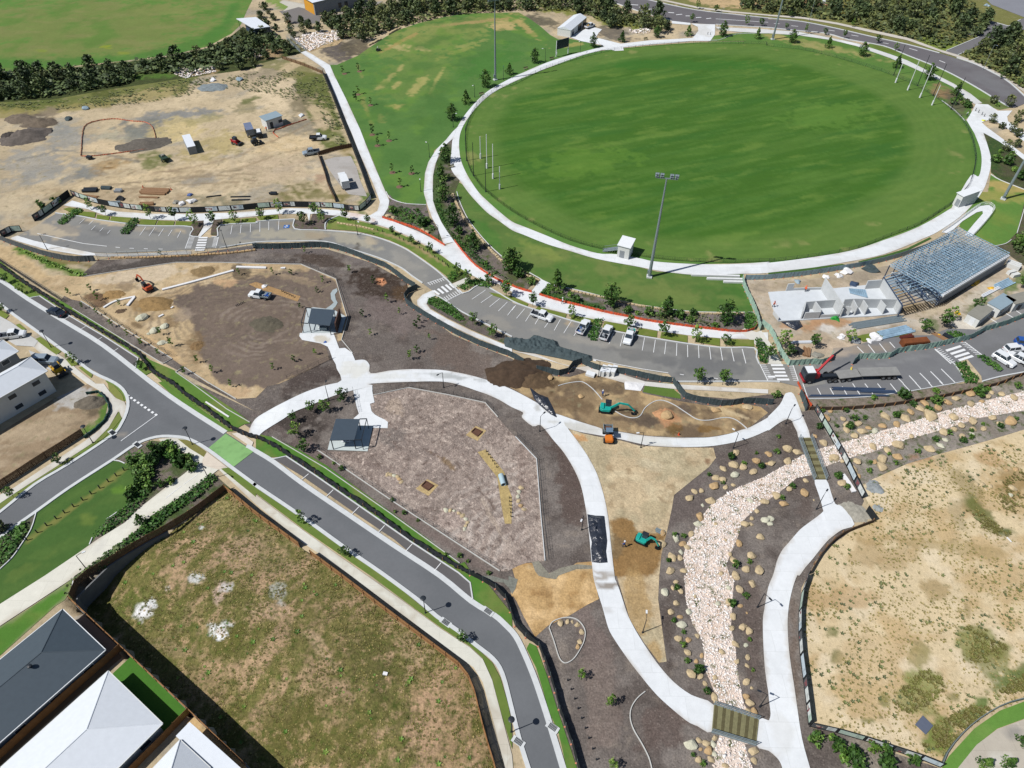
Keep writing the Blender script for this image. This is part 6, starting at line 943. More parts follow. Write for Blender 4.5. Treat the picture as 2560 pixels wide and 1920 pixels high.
boulders('32:905,548,36 32:1120,532,54 32:1118,632,40,o 32:985,655,46 32:1030,575,36 32:770,672,40 32:980,722,52 32:735,735,42 32:780,795,26,o 32:1490,535,34,p 32:1530,485,24,p 32:1675,455,28 32:1395,565,44 32:1520,420,46 32:1605,395,28 32:1668,360,34 32:1770,395,30 32:1760,440,26,p 32:1860,390,30 32:2090,330,52,o 32:2010,350,36 32:1940,295,34 32:1240,455,26 32:920,675,24,o 32:640,670,20 32:1765,325,40','{N} {s} {c} boulder from the left between creek and sandy lot','boulders between creek and sandy lot',9)
boulders('12:1135,785,22 12:1165,788,22 12:1195,795,22,p 12:1222,805,22 12:1240,825,20,o 12:1255,850,20 12:1140,775,14','{N} {s} {c} sandstone block round the upper stone arc of the playground','upper stone arc of the playground',10)
boulders('12:1640,1092,24,p 12:1680,1095,20 12:1715,1098,18,p 12:1755,1120,22 12:1785,1140,24 12:1812,1170,22,p 12:1828,1200,18 12:1815,1225,18 12:1802,1255,22,p','{N} {s} {c} sandstone block round the lower stone arc of the playground','lower stone arc of the playground',11)
boulders('22:80,900,24 22:60,935,22,p 22:50,975,22,p 22:58,1015,22 22:75,1055,22,o 22:105,1085,22','{N} {s} {c} sandstone block in the right-hand stone arc of the playground','right stone arc of the playground',12)
boulders('23:420,410,30 23:480,398,22 23:520,398,16 23:565,422,26 23:600,485,26 23:585,568,26 23:568,612,22,o','{N} {s} {c} block round the stone arc inside the concrete loop','stone arc inside the concrete loop',13)
boulders('11:1145,210,30 11:1185,225,20 11:1440,335,26 11:1480,352,28','{N} {s} {c} boulder behind the orange barrier between the paths','boulders behind the orange barrier',14)
boulders('21:330,1610,32,o 21:260,1600,26,o 22:600,112,30,o 22:1335,280,60,o','{N} {s} {c} clod of clay in the excavated strip','clay clods in the excavated strip',15)
def blockrow(s,n,size,label,m=M_TAN,seed=3,z=.2):
 random.seed(seed);P=smooth(W(s),6);Q=resample(P,(sum((b-a).length for a,b in zip(P,P[1:])))/n)
 t=thing('block_edging',label,'stone edging',Q[0])
 for i,(a,b) in enumerate(zip(Q,Q[1:])):
  mb=MB();mb.beam(a.lerp(b,.04)-Q[0]+Vector((rnd(-.08,.08),rnd(-.08,.08),z)),a.lerp(b,.94)-Q[0]+Vector((0,rnd(-.08,.08),z)),size*rnd(.8,1.1),size*rnd(.7,1))
  o=mb.build('block',m,t);bevel(o,.07)
blockrow('11:1700,20 11:1740,120 11:1800,230 11:1870,320 11:1960,430 11:2070,550 11:2212,680',46,.6,'Curved row of tan sandstone blocks edging the lower bank lawn')
blockrow('21:0,680 21:100,715 21:240,770',10,.55,'Short row of tan sandstone blocks left of the white ramp',seed=5)
blockrow('21:480,850 21:760,910 21:1000,965 21:1250,1010 21:1600,1052 21:2000,1052',46,.5,'Long row of sandstone blocks along the bottom of the lower bank lawn',seed=6)
blockrow('01:960,570 01:1200,572 01:1500,560 01:1750,545 01:2000,530 01:2212,505',40,.55,'Row of orange sandstone blocks under the west car park fence',M_ORG,seed=7)
blockrow('10:970,395 10:1080,340',5,.9,'Short sandstone wall on the upper left rim of the grass bank',seed=8)
blockrow('10:1140,300 10:1245,245',5,.9,'Upper sandstone wall on the rim of the grass bank near the thicket',seed=9)
blockrow('11:700,268 11:780,285 11:900,302 11:1020,330',12,.4,'Thin row of stones in the curved grass strip',seed=10)
def mound(s,rad,h,col,label,name='soil_mound',cat='mound',seed=1,asp=1.4,rz=0,group=None):
 p=W1(s);n=26;g=MB();vs=[]
 xs,ys=np.meshgrid(np.linspace(-1,1,n),np.linspace(-1,1,n));xs=xs.ravel();ys=ys.ravel()
 r=np.hypot(xs,ys);e=fbm(xs*rad+p.x,ys*rad+p.y,rad*.6,seed)-.5;e2=fbm(xs*rad+p.x,ys*rad+p.y,rad*.18,seed+4)-.5
 z=h*np.maximum(0,(1-r*(1+e*.9)))**.75*(1+e2*.9)-.12
 vs=[(x*rad*asp,y*rad,k) for x,y,k in zip(xs,ys,z)]
 fs=[(j*n+i,j*n+i+1,(j+1)*n+i+1,(j+1)*n+i) for j in range(n-1) for i in range(n-1) if max(z[j*n+i],z[j*n+i+1],z[(j+1)*n+i],z[(j+1)*n+i+1])>-.11]
 g.add(vs,fs)
 o=g.build(name,mat('soil_%d_%d_%d'%col,A(*col),.95,.25,1.5,bump=.9,bscale=3),None,label=label,category=cat,group=group)
 o.location=(p.x,p.y,.03);o.rotation_euler=(0,0,rz);shade_smooth(o);return o
mound('00:220,1185',5.6,2.2,(104,96,90),'Large heap of dark grey soil at the left of the earthworks',asp=1.3,seed=2,rz=.3)
mound('00:95,1185',3.2,1.5,(70,64,60),'Darkest soil heap left of the large grey heap',seed=3,asp=1)
mound('00:190,1030',3.6,1.2,(118,106,92),'Brown soil heap above and left of the large grey heap',seed=4)
mound('00:350,1065',4,1.4,(112,100,86),'Brown soil heap above and right of the large grey heap',seed=5)
mound('00:1240,1255',4.5,1.2,(104,98,90),'Dark gravel heap inside the orange mesh ring',seed=6,asp=1.8,rz=.35)
mound('00:1850,755',3.6,.9,(132,142,146),'Blue-grey gravel heap at the top of the earthworks',seed=7,asp=1.5)
mound('21:60,1560',4.6,1.8,(78,62,48),'Dark brown soil heap at the left end of the excavation',seed=8,asp=1.5,rz=.2)
mound('21:170,1610',3.4,1.2,(96,78,58),'Brown soil heap just right of the darkest excavation heap',seed=9)
mound('02:800,160',2.3,1.3,(112,104,92),'Rubble heap beside the dark green silt fence',seed=10)
mound('32:930,900',1.6,.5,(150,156,158),'Grey gravel heap just outside the hoarding, upper of two',seed=11,asp=1.3,rz=-.8)
mound('32:945,1072',1.2,.35,(158,164,164),'Grey gravel heap just outside the hoarding, lower of two',seed=12,asp=1.1)
mound('32:745,1110',2.6,.35,(168,164,152),'Low grey concrete spoil at the end of the white loop path',seed=13,asp=1.2,rz=-.5)
mound('01:1350,970',3.0,1.0,(150,122,80),'Brown soil heap right of the white pipe junction',seed=14,asp=1.6)
mound('01:1700,1330',1.9,.6,(134,108,74),'Rough soil heap at the edge of the grey playground dirt',seed=15,asp=.9)
mound('01:1760,690',2.2,.7,(140,118,84),'Soil heap near the top of the playground dirt',seed=16,asp=1.6)
mound('01:980,890',1.9,.7,(158,128,84),'Soil heap left of the orange excavator',seed=17,asp=1.5)
mound('01:830,905',1.6,.5,(112,90,68),'Dark soil heap farthest left in the playground dirt',seed=18,asp=1.3)
mound('01:870,970',1.5,.5,(116,94,72),'Second dark soil heap near the white pipe',seed=19,asp=1.3)
mound('01:1050,1030',1.3,.4,(100,82,64),'Small dark heap below the white pipe junction',seed=20)
mound('11:90,1150',3.2,.8,(98,92,78),'Low dark heap left of the upper shelter',seed=21,asp=1.2)
mound('22:1330,270',1.9,.7,(196,148,108),'Orange clay heap between the curved edging and dumper',seed=22)
boulders('01:1420,1170,40,p 01:1330,1210,42,p 01:1400,1310,36,p 01:1290,1230,20,p 01:1370,1185,24,p 01:1440,1305,16,p 01:1230,1095,50,p','{N} {s} {c} concrete rubble lump in the playground dirt','concrete rubble in the playground dirt',16)
boulders('32:2110,905,34 32:2095,965,22,p 32:1850,870,26 32:1800,870,22 32:1920,890,22 32:1880,910,20 32:2140,740,24,o 32:2060,750,20,o','{N} {s} {c} rock scattered on the right side of the sandy lot','rocks on the right of the sandy lot',17)
M_TIM=mat('fence_timber',A(150,110,70),.85,.22,2,bump=.3,bscale=12,stretch=(1,1,.2))
M_TIMD=mat('weathered_timber',A(112,88,66),.9,.22,2,bump=.3,bscale=12)
M_POST=mat('timber_post',A(160,120,80),.85,.15,2)
M_LOG=mat('retaining_timber',A(86,70,58),.9,.2,2)
M_BLK=mat('black_cloth',A(34,38,42),.85,.25,1.5,bump=.6,bscale=3)
M_SHADE=mat('shade_cloth',A(70,84,88),.85,.22,1.2,bump=.6,bscale=3)
M_STEEL=mat('galvanised_steel',A(150,164,170),.45,.08,3,metal=.3)
M_DARK=mat('dark_paint',A(44,50,58),.5,.08,3)
M_ORNG=mat('orange_mesh',A(214,90,52),.8,.22,1.5,bump=.5,bscale=4)
M_ORNF=mat('orange_foot',A(214,140,110),.8,.1,3)
M_GRN=mat('green_mesh',A(166,196,180),.8,.16,1.2,bump=.6,bscale=2.5)
M_WHT=mat('white_paint',A(236,240,244),.5,.05,2)
M_POSTER=[mat('poster_print_%d'%i,A(*c),.5,.03,2) for i,c in enumerate(((228,234,232),(196,218,204),(206,222,232),(150,84,90),(96,100,104),(150,170,120),(214,190,176)))]
def fence(name,label,s,h,L,panel,posts=None,cat='fence',pts=None,group=None,foot=None,wob=0,sm=3,z=.0,thin=.05,seed=1):
 """panel(i, L, h) -> (MB, mats) in local x; each panel and post is a part"""
 random.seed(seed);P=pts or(smooth(W(s),sm) if sm>1 else W(s));Q=resample(P,L)
 t=thing(name,label,cat,(Q[0].x,Q[0].y,z),0,group);cache={}
 for i,(a,b) in enumerate(zip(Q,Q[1:])):
  d=b-a;l=d.length;ang=math.atan2(d.y,d.x)
  mb,mats,nm,key=panel(i,l,h)
  k=(key,round(l,1))
  if k not in cache:cache[k]=mb().mesh(nm,mats)
  o=link(nm,cache[k],t,loc=a-Q[0]+Vector((rnd(-wob,wob),rnd(-wob,wob),0)),rz=ang)
  if posts:
   pm,pmat,pn=posts
   if 'post' not in cache:cache['post']=pm(h).mesh(pn,pmat)
   link(pn,cache['post'],t,loc=a-Q[0],rz=ang)
 return t
def palings(m,w=.15,gap=.012,th=.03,rails=M_POST):
 def f(i,l,h):
  def mk():
   mb=MB();n=max(2,int(l/(w+gap)));random.seed(i)
   for k in range(n):mb.box((l*(k+.5)/n,0,h/2),(l/n-gap,th,h*rnd(.985,1.0)),0)
   for zz in(.3,h*.8):mb.box((l/2,-.05,zz),(l,.06,.09),0,1)
   return mb
  return mk,[m,rails],'paling_panel',i%3
 return f
def tpost(w=.1,off=-.07,extra=.03):
 return lambda h:MB().box((0,off,(h+extra)/2),(w,w,h+extra))
def slab(m,th=.04,nm='panel',lumps=0,zoff=.05):
 def f(i,l,h):
  def mk():
   mb=MB();n=6;random.seed(i*3+1);vs=[]
   for k in range(n+1):
    y=rnd(-lumps,lumps) if 0<k<n else 0;y2=rnd(-lumps,lumps) if 0<k<n else 0;s=rnd(0,lumps)
    vs+=[(l*k/n,y,zoff),(l*k/n,y2,h-s),(l*k/n,y2+th,h-s),(l*k/n,y+th,zoff)]
   fs=[]
   for k in range(n):a=4*k;b=a+4;fs+=[(a,b,b+1,a+1),(a+1,b+1,b+2,a+2),(a+2,b+2,b+3,a+3),(a+3,b+3,b,a)]
   mb.add(vs,fs);return mb
  return mk,[m],nm,i%5
 return f
def mesh_panel(m,nv=8,r=.018,rails=3,nm='mesh_panel'):
 def f(i,l,h):
  def mk():
   mb=MB()
   for k in range(rails):zz=.12+(h-.15)*k/(rails-1);mb.bar((0,0,zz),(l,0,zz),r*1.3,n=3)
   for k in range(nv):mb.bar((l*(k+.5)/nv,0,.1),(l*(k+.5)/nv,0,h),r,n=3,cap=False)
   return mb
  return mk,[m],nm,0
 return f
def frame_post(r=.03,m=M_STEEL,foot=True):
 def f(h):
  mb=MB();mb.bar((0,0,0),(0,0,h+.15),r,n=5)
  if foot:mb.box((0,0,.07),(.2,.5,.14),0,1)
  return mb
 return f
ST=[M_STEEL,M_ORNF]
for s,l,m in(('02:1960,925 02:2100,1040 12:0,1135 12:400,1428','Upper run of brown timber paling fence between footpath and weedy lot',M_TIM),('12:480,1482 12:740,1675 13:1000,215 13:1270,420 13:1570,645 13:1770,795 13:1870,935 13:1905,1080 13:1980,1390 13:2065,1659 13:2100,1800','Long brown timber paling fence curving along the lower edge of the weedy lot',M_TIM),('02:1955,918 02:1700,1115 02:1450,1270 02:1200,1405 02:950,1560 02:700,1700 03:625,215','Shaded timber fence between the planted bed and weedy lot',M_TIMD),('03:625,218 03:1062,630 03:1642,1172 03:2150,1659','Straight timber fence behind the houses beside the weedy lot',M_TIM),('03:1060,636 03:900,775 03:640,1000 03:300,1310 03:0,1590 03:-200,1760','Timber fence between the charcoal-roofed and white-roofed houses',M_TIM),('03:1648,1182 03:1400,1440 03:1180,1659 03:1050,1800','Timber fence between the two white-roofed houses',M_TIM),('02:725,440 02:540,560 02:360,670 02:180,790 02:0,905 02:-300,1110','Dark timber paling fence along the bare block',M_TIMD)):
 fence('timber_fence',l,s,1.75,2.4,palings(m),(tpost(),M_POST,'post'),sm=1)
fence('log_retaining_wall','Low dark log wall with tan posts below the east car park','32:350,222 32:600,225 32:1000,195 32:1400,135 32:1700,75 32:1980,10 31:2100,1620 31:2300,1550',1.0,2.2,lambda i,l,h:((lambda:[MB().box((l/2,0,.17),(l-.02,.16,.3)).box((l/2,.01,.49),(l-.02,.16,.3)).box((l/2,0,.81),(l-.02,.16,.3))][0]),[M_LOG],'log_panel',0),(tpost(.13,-.14),M_POST,'post'),cat='retaining wall')
fence('log_retaining_wall','Curved dark timber wall at the elbow of the white loop path','32:905,1195 32:760,1250 32:650,1295 32:560,1360 32:450,1480 32:345,1659',1.0,2.2,slab(M_LOG,.14),(tpost(.13,-.1),M_POST,'post'),cat='retaining wall')
Q=W('02:1450,1275 02:1200,1412 02:950,1565 03:628,222 03:1065,628 03:1643,1172 03:2150,1659 03:2400,1900')
MB().ribbon([p-Q[0] for p in resample(Q,2)],.25,-3.4,.08).build('retaining_wall',mat('grey_blocks',A(120,122,124),.9,.15,1),None,label='Grey retaining wall under the fences on the low side of the weedy lot',category='retaining wall').location=Q[0]
fence('silt_fence','Low black silt fence following the park side of the street','01:-200,520 01:0,650 01:200,790 01:450,950 01:600,1050 01:820,1180 01:1000,1290 01:1200,1410 01:1260,1500 01:1330,1580 01:1480,1655 02:1600,105 02:1800,245 02:2000,395 02:2090,440 02:2212,475 12:130,530 12:300,640 12:600,840 12:1000,1110 12:1300,1330 12:1600,1520 12:1850,1655',.8,3,slab(M_BLK,.5,lumps=.18),(lambda h:MB().box((0,0,.55),(.07,.07,1.1)),M_POST,'stake'))
fence('silt_fence','Dark green silt fence round the corner of the bare block','02:750,95 02:830,70 02:880,100 02:930,160 02:945,250 02:910,320 02:860,370 02:730,470',.7,2.4,slab(mat('green_cloth',A(36,74,68),.8,.2,1.5),.2,lumps=.08))
fence('temporary_fence','Dark temporary fence curving down the mulch beside the street bend','13:1850,-5 13:1980,60 13:2120,150 13:2190,280 23:0,395 23:60,470 23:150,560 23:228,605 23:290,760 23:370,1000 23:420,1200 23:500,1400 23:570,1659 23:620,1800',1.5,2.4,slab(M_BLK,.03,lumps=.05),(frame_post(),ST,'frame_post'))
fence('wire_fence','Thin wire fence along the haul track above the street','01:-60,560 01:0,600 01:200,730 01:400,860 01:560,960',1.2,2.2,mesh_panel(M_DARK,9,.03),(frame_post(.03,foot=False),ST,'post'))
GT='shade cloth fences of the park site'
for i,(s,l) in enumerate((('01:-60,385 01:60,440 01:200,490 01:350,540 01:480,575 01:650,603 01:830,598','Grey shade-cloth fence below the white footpath at the left edge'),('11:-20,492 11:200,492 11:380,486 11:610,480 11:800,530 11:1000,610 11:1130,660 11:1230,735 11:1320,800 11:1395,842','Long grey shade-cloth fence arcing along the road above the dark mulch'),('11:1395,845 11:1330,870 11:1290,905 11:1290,960 11:1370,1020 11:1480,1090 11:1600,1160 11:1730,1235 11:1850,1290 11:1960,1340 11:2100,1390 11:2212,1430 21:100,1490','Grey shade-cloth fence following the white path to the black sheeting'),('21:210,1550 21:330,1570 21:460,1590 21:560,1480 21:700,1530 21:800,1560 21:960,1570 21:1140,1610 21:1290,1640 21:1400,1655','Yellow-edged shade-cloth fence beside the black sheeting'),('22:1385,-10 22:1425,45 22:1470,115 22:1600,155 22:1760,185 22:1860,195 22:1950,175 22:2040,165 22:2140,175 22:2250,180','Shade-cloth fence above the excavated strip'),('32:270,90 32:300,160 32:322,235','Short shade-cloth fence beside the orange barrier near the log wall'))):
 fence('shade_cloth_fence',l,s,1.75,2.4,slab(M_SHADE if i else mat('grey_shade_cloth',A(92,98,102),.85,.2,1.2),.03,lumps=.05),(frame_post(),ST,'frame_post'),group=GT)
fence('mesh_fence','Open wire fence panels in front of the west zebra crossing','01:850,590 01:1000,570 01:1200,560 01:1400,560 01:1640,555 01:1760,530 01:1900,515 01:2212,495',1.75,2.4,mesh_panel(M_STEEL,10,.02),(frame_post(),ST,'frame_post'),group=GT)
GG='green mesh fences round the pavilion worksite'
for s,l in(('21:1985,760 21:2000,830 21:2060,960 21:2110,1080 21:2140,1200','Pale green fence down the right end of the lower bank lawn'),('31:-60,1150 31:0,1190 31:60,1300 31:100,1400 31:175,1505','Pale green fence beside the ramp to the right-hand zebra crossing'),('31:175,1505 31:350,1490 31:520,1485 31:548,1405','Short green fence left of the worksite gateway'),('31:725,1495 31:775,1440 31:900,1445 31:1035,1440 31:1100,1400 31:1230,1375 31:1365,1360 31:1500,1330 31:1680,1290 31:1790,1255 31:1830,1215 31:1990,1170 31:2150,1110 31:2330,1030','Long green mesh fence between worksite and east car park')):
 fence('green_mesh_fence',l,s,1.75,2.4,slab(M_GRN,.03,lumps=.1),(frame_post(),ST,'frame_post'),group=GG,seed=4)
fence('glass_fence','Pale blue-grey mesh fence between the wide ring path and worksite','21:2010,760 31:0,755 31:300,725 31:600,680 31:900,625 31:1150,560 31:1400,470 31:1560,400',1.5,2.4,slab(mat('blue_mesh',A(150,176,186),.5,.12,2),.03,lumps=.04),(frame_post(),ST,'frame_post'))
GO='orange mesh barriers'
for s,l in(('11:1092,228 11:1180,255 11:1300,295 11:1400,330 11:1500,385 11:1630,468','Orange mesh barrier at the foot of the forked planting bed'),('11:1715,430 11:1800,540 11:1900,645 11:2050,745 11:2150,795 21:0,818 21:80,850 21:170,872','Orange mesh barrier descending the junction toward the ramp'),('21:235,895 21:400,945 21:600,995 21:800,1045 21:1000,1085 21:1200,1125 21:1500,1165 21:1700,1190 21:1880,1210 21:2000,1215 21:2090,1195 21:2118,1150','Long orange mesh barrier in front of the long planting bed'),('00:700,1350 00:708,1250 00:715,1160 00:760,1070 00:980,1030 00:1130,1050 00:1270,1062 00:1330,1130 00:1332,1270 00:1100,1315 00:820,1350 00:700,1352','Ring of orange mesh on the earthworks'),('10:195,1190 10:140,1140 10:210,1115 10:300,1080 10:440,1035','Orange tape barrier beside the small white site hut'),('32:250,-5 32:290,70 32:330,140 32:372,200','Orange barrier strip at the left end of the east car park')):
 fence('orange_barrier',l,s,.4 if 'Ring' in l or 'tape' in l else.8,2,slab(mat('faded_orange_mesh',A(216,130,100),.8,.3,1) if 'Ring' in l else M_ORNG,.04,lumps=.07),(lambda h:MB().bar((0,0,0),(0,0,h+.15),.03),M_STEEL,'stake'),group=GO,seed=6,cat='barrier')
def poster_panel(face=-1,every=1):
 def f(i,l,h):
  def mk():
   mb=MB();random.seed(i*7);mb.box((l/2,0,h/2),(l-.02,.08,h),0,0)
   if i%4!=3 or every==2:
    y=face*.055;x0,x1=l*.06,l*.94;z0,z1=h*.22,h*.95;c=1+[0,1,2,0,2][i%5]
    def q(a,b,e,g,y_,m):mb.quad((a,y_,e),(b,y_,e),(b,y_,g),(a,y_,g),mi=m)
    q(x0,x1,z0,z1,y,c);y2=face*.062
    if i%3!=1:
     xm=l*(.42 if i%2 else.6);q(x0,xm,z0,z1,y2,1 if c!=1 else 5)
     for k in range(5):a=rnd(x0,xm-.5);e=rnd(z0,z1-.5);q(a,a+rnd(.2,.6),e,e+rnd(.2,.5),face*(.068+.003*k),random.choice((4,5,4,7)))
    for k in range(3):q(l*.66,l*rnd(.75,.9),z1-.25-.3*k,z1-.18-.3*k,y2,5)
   return mb
  return mk,[M_BLK]+M_POSTER,'hoarding_panel',i
 return f
fence('poster_hoarding','Long dark hoarding with white and green posters along the upper footpath','01:625,30 01:750,75 01:890,112 01:1050,140 01:1210,160 01:1380,175 01:1550,182 01:1720,178 01:1900,170 01:2075,160 11:0,145 11:230,132 11:390,130 11:560,135 11:720,145 11:800,160',1.75,3.4,poster_panel(),group='poster hoardings')
fence('poster_hoarding','Dark hoarding at the left end of the upper footpath','01:300,255 01:400,190 01:480,130 01:560,70 01:620,25',1.9,3.4,poster_panel(-1),group='poster hoardings')
fence('poster_hoarding','Black hoarding with a gate at the far left end of the car park','01:20,395 01:130,340 01:205,345',1.9,2.8,poster_panel(-1),group='poster hoardings')
fence('poster_hoarding','Short dark hoarding at the corner below the trailer yard','11:800,160 11:905,165 11:1000,65',1.75,3.2,poster_panel(),group='poster hoardings')
fence('site_hoarding','Long black hoarding beside the straight white footpath','11:1000,60 11:960,-40 10:920,1500 10:830,1270 10:740,1040 10:660,830 10:580,640',1.8,3.2,slab(M_BLK,.08,'hoarding_panel'),group='poster hoardings',sm=1)
fence('timber_rail_fence','Dark rail fence at the far end of the straight white footpath','10:230,510 10:400,565 10:580,640',1.2,2.4,palings(M_TIMD,.3,.12),(tpost(),M_TIMD,'post'))
fence('mesh_fence','Dark fence on the left side of the gravel trailer yard','11:690,90 11:620,-60 10:600,1520 10:540,1350',1.4,2.4,slab(M_TIMD,.03,lumps=.03),None)
fence('mesh_fence','Dark fence across the top of the gravel trailer yard','10:545,1345 10:700,1300 10:830,1275',1.4,2.4,slab(M_TIMD,.03,lumps=.03),None)
fence('poster_hoarding','Poster hoarding crossing the creek bank beside the upper footbridge','32:400,225 32:500,400 32:640,640 32:740,850 32:830,1025',1.8,3.6,poster_panel(-1,2),group='poster hoardings')
fence('poster_hoarding','Curved poster hoarding between the white loop path and sandy lot','32:340,1659 33:305,80 33:272,250 33:262,420 33:268,600 33:290,800 33:320,1020 33:350,1290',1.8,3.6,poster_panel(-1,2),group='poster hoardings')
fence('poster_hoarding','Poster hoarding along the bottom edge of the sandy lot','33:352,1300 33:500,1335 33:690,1378 33:990,1478 33:1320,1585 33:1490,1655',1.5,3.6,poster_panel(-1,2),group='poster hoardings')
fence('site_gate','Dark gate leaf standing open at the elbow of the loop path','32:910,1190 32:845,1100',1.8,2.5,slab(M_BLK,.06,'gate_panel'),cat='gate')
fence('garden_wall','Grey low wall curving round the corner lawn','33:1490,1650 33:1560,1500 33:1750,1295 33:2000,1135 33:2212,1070 33:2450,1010',.8,2.0,slab(mat('grey_wall',A(120,132,130),.8,.12,2),.12),cat='wall')
fence('oval_fence','Black chain mesh fence around the sports oval','',1.1,3.0,mesh_panel(M_DARK,7,.02),(lambda h:MB().bar((0,0,0),(0,0,1.15),.035,n=4),M_DARK,'post'),pts=OVS+[OVS[0]])
GP='thin black pool-type fences of the playground'
for s,l in(('12:1012,92 12:1320,28 12:1650,88 12:1985,158 12:2100,285','Thin black fence along the top of the round playground'),('22:45,448 22:232,640 22:275,1150 22:318,1520','Thin black fence down the right side of the round playground'),('12:535,560 12:1200,1015 12:1700,1345 12:2115,1608','Thin black fence along the street side of the round playground'),('11:0,612 11:395,618 11:700,745 11:820,1100 11:760,1270','Thin black fence round the top of the western playground'),('01:710,930 01:1100,1190 01:1500,1430','Thin black fence along the street side of the western playground'),('12:840,60 12:880,255','Thin black rail beside the playground gate path'),('11:270,1620 11:660,1440','Thin black fence left of the round slab')):
 fence('pool_fence',l,s,1.2,2.4,mesh_panel(M_DARK,9,.012),(lambda h:MB().bar((0,0,0),(0,0,h+.05),.03,n=4),M_DARK,'post'),group=GP,sm=1)
def lamp(s,h,label,head='disc',m=M_DARK,group='street lamps',arm=(1,0),cat='street lamp',name='street_lamp'):
 p=W1(s);t=thing(name,label,cat,p,rnd(0,6) if head=='disc' else math.atan2(arm[1],arm[0]),group)
 MB().bar((0,0,0),(0,0,h),.085,.05,6,0).lathe([(.16,0),(.14,.25)],8).build('pole',m,t)
 if head=='disc':MB().lathe([(.1,h-.05),(.42,h+.02),(.46,h+.12),(.3,h+.2),(.1,h+.22)],12).build('lamp_head',m,t)
 elif head=='post':MB().lathe([(.14,h-.05),(.26,h+.05),(.26,h+.2),(.12,h+.26)],10).build('lamp_head',M_WHT,t)
 else:
  mb=MB();mb.bar((0,0,h-.05),(.5,0,h+.12),.04);mb.bar((.5,0,h+.12),(1.0,0,h+.14),.04);mb.build('arm',m,t)
  MB().box((1.15,0,h+.12),(.55,.26,.1)).build('lamp_head',M_WHT if head=='white' else m,t)
 return t
for i,(s,l) in enumerate((('13:1465,322','beside the drain on the lower verge of the street'),('02:1665,525','in the small grass wedge at the T street corner'),('02:805,510','by the dark timber fence of the bare block'),('01:445,1345','on the house-side footpath near the two driveways'),('13:2205,1350','on the street bend at the bottom edge'))):
 lamp(s,4.6,'Black round-headed street lamp '+l,'disc')
for s,l,hd in(('02:1805,825','at the top end of the wide cream path','arm'),('02:755,1608','halfway down the wide cream path','white'),('22:240,410','where the loop path splits','arm'),('22:602,1262','beside the black plastic sheet on the path','white'),('22:1112,550','below the middle path right of the dumper','white'),('22:1912,555','below the middle path near its right end','white'),('23:1128,490','on a round footing in the matting below the two excavators','white'),('23:2120,270','left of the right-hand path near its middle','arm'),('23:2140,1130','left of the right-hand path near the lower footbridge','arm'),('32:152,345','above the upper footbridge','arm'),('32:418,1082','below the upper footbridge','arm'),('12:630,145','on the left limb of the loop path','arm'),('12:1622,32','at the crown of the loop path','arm'),('21:745,1600','beside the white water tanks','white'),('11:1580,410','at the tip of the forked bed','arm'),('11:880,372','on the kerb of the curved grass strip','white'),('10:1500,1360','left of the curved path at the lawn bank','white'),('10:1425,1655','at the bottom of the lawn bank','white'),('10:1705,1100','by the ring path behind the left goals','white'),('10:1890,840','between two upright trees by the ring path','white'),('10:2138,692','next to the left floodlight tower','white'),('20:287,525','left of the scoreboard','white'),('20:588,455','right of the scoreboard','white'),('01:410,500','over the left end of the west car park','arm'),('01:1958,482','over the road right of the west zebra crossing','arm')):
 lamp(s,4.3,'Slim black path lamp '+l,hd,group='path lamps',arm=(math.cos(len(l)),math.sin(len(l))),name='path_lamp',cat='path lamp')
for s,l,h in(('30:1855,605','Tall grey road lamp on the right side of the avenue',9),('30:355,182','Tall grey road lamp near the top of the avenue',9),('20:1785,225','Grey road lamp beside the oval driveway',7)):lamp(s,h,l,'arm',M_STEEL,'avenue lamps',(.5,-1),'road lamp','road_lamp')
def tower(s,label,rz,h=26.2):
 p=W1(s);t=thing('floodlight_tower',label,'floodlight tower',p,rz,'oval floodlight towers')
 MB().bar((0,0,0),(0,0,h),.42,.16,10).build('mast',M_STEEL,t)
 MB().box((0,0,.2),(1.3,1.3,.4)).build('footing',m_kerb,t)
 MB().beam((-2.4,0,h),(2.4,0,h),.2,.2).build('crossarm',M_STEEL,t)
 MB().box((-.45,0,1.6),(.35,.45,.9)).build('control_box',M_STEEL,t)
 for x in(-2.1,-1.05,1.05,2.1):
  mb=MB()
  for dx in(-.22,.22):
   for dz in(.35,.8):mb.lathe([(.1,0),(.2,.1),(.22,.22)],8,(x+dx,-.1,h+dz-.1));mb.bar((x+dx,0,h),(x+dx,0,h+dz),.04)
  mb.box((x,.15,h+.6),(.85,.06,.95));mb.build('lamp_cluster',mat('lamp_housing',A(176,190,198),.35,.05,3,metal=.4),t)
tower('21:1185,735','Tall grey floodlight tower on the white plinth in front of the oval',-.18)
tower('10:2068,692','Tall grey floodlight tower on the grass bank left of the oval',.5)
tower('30:40,342','Tall grey floodlight tower behind the far side of the oval',.2)
tower('31:2030,62','Tall grey floodlight tower at the right edge beyond the ring path',.9)
for i,(a,b,n) in enumerate((('30:1100,715','30:1165,545','left outer'),('30:1205,780','30:1310,510','left inner'),('30:1310,845','30:1420,570','right inner'),('30:1415,910','30:1490,735','right outer'),('10:1940,1370','10:1935,1180','top outer'),('10:1995,1455','10:1988,1160','top inner'),('10:2048,1545','10:2043,1245','bottom inner'),('10:2105,1635','10:2105,1440','bottom outer'))):
 t=thing('goal_post','White %s goal post at the %s end of the oval'%(n,'right' if i<4 else 'left'),'goal post',W1(a),0,'goal posts');h=hgt(a,b)
 MB().bar((0,0,0),(0,0,h),.12,.1,8).build('post',M_WHT,t);MB().lathe([(.26,0),(.26,1.6)],10).build('padding',M_WHT,t)
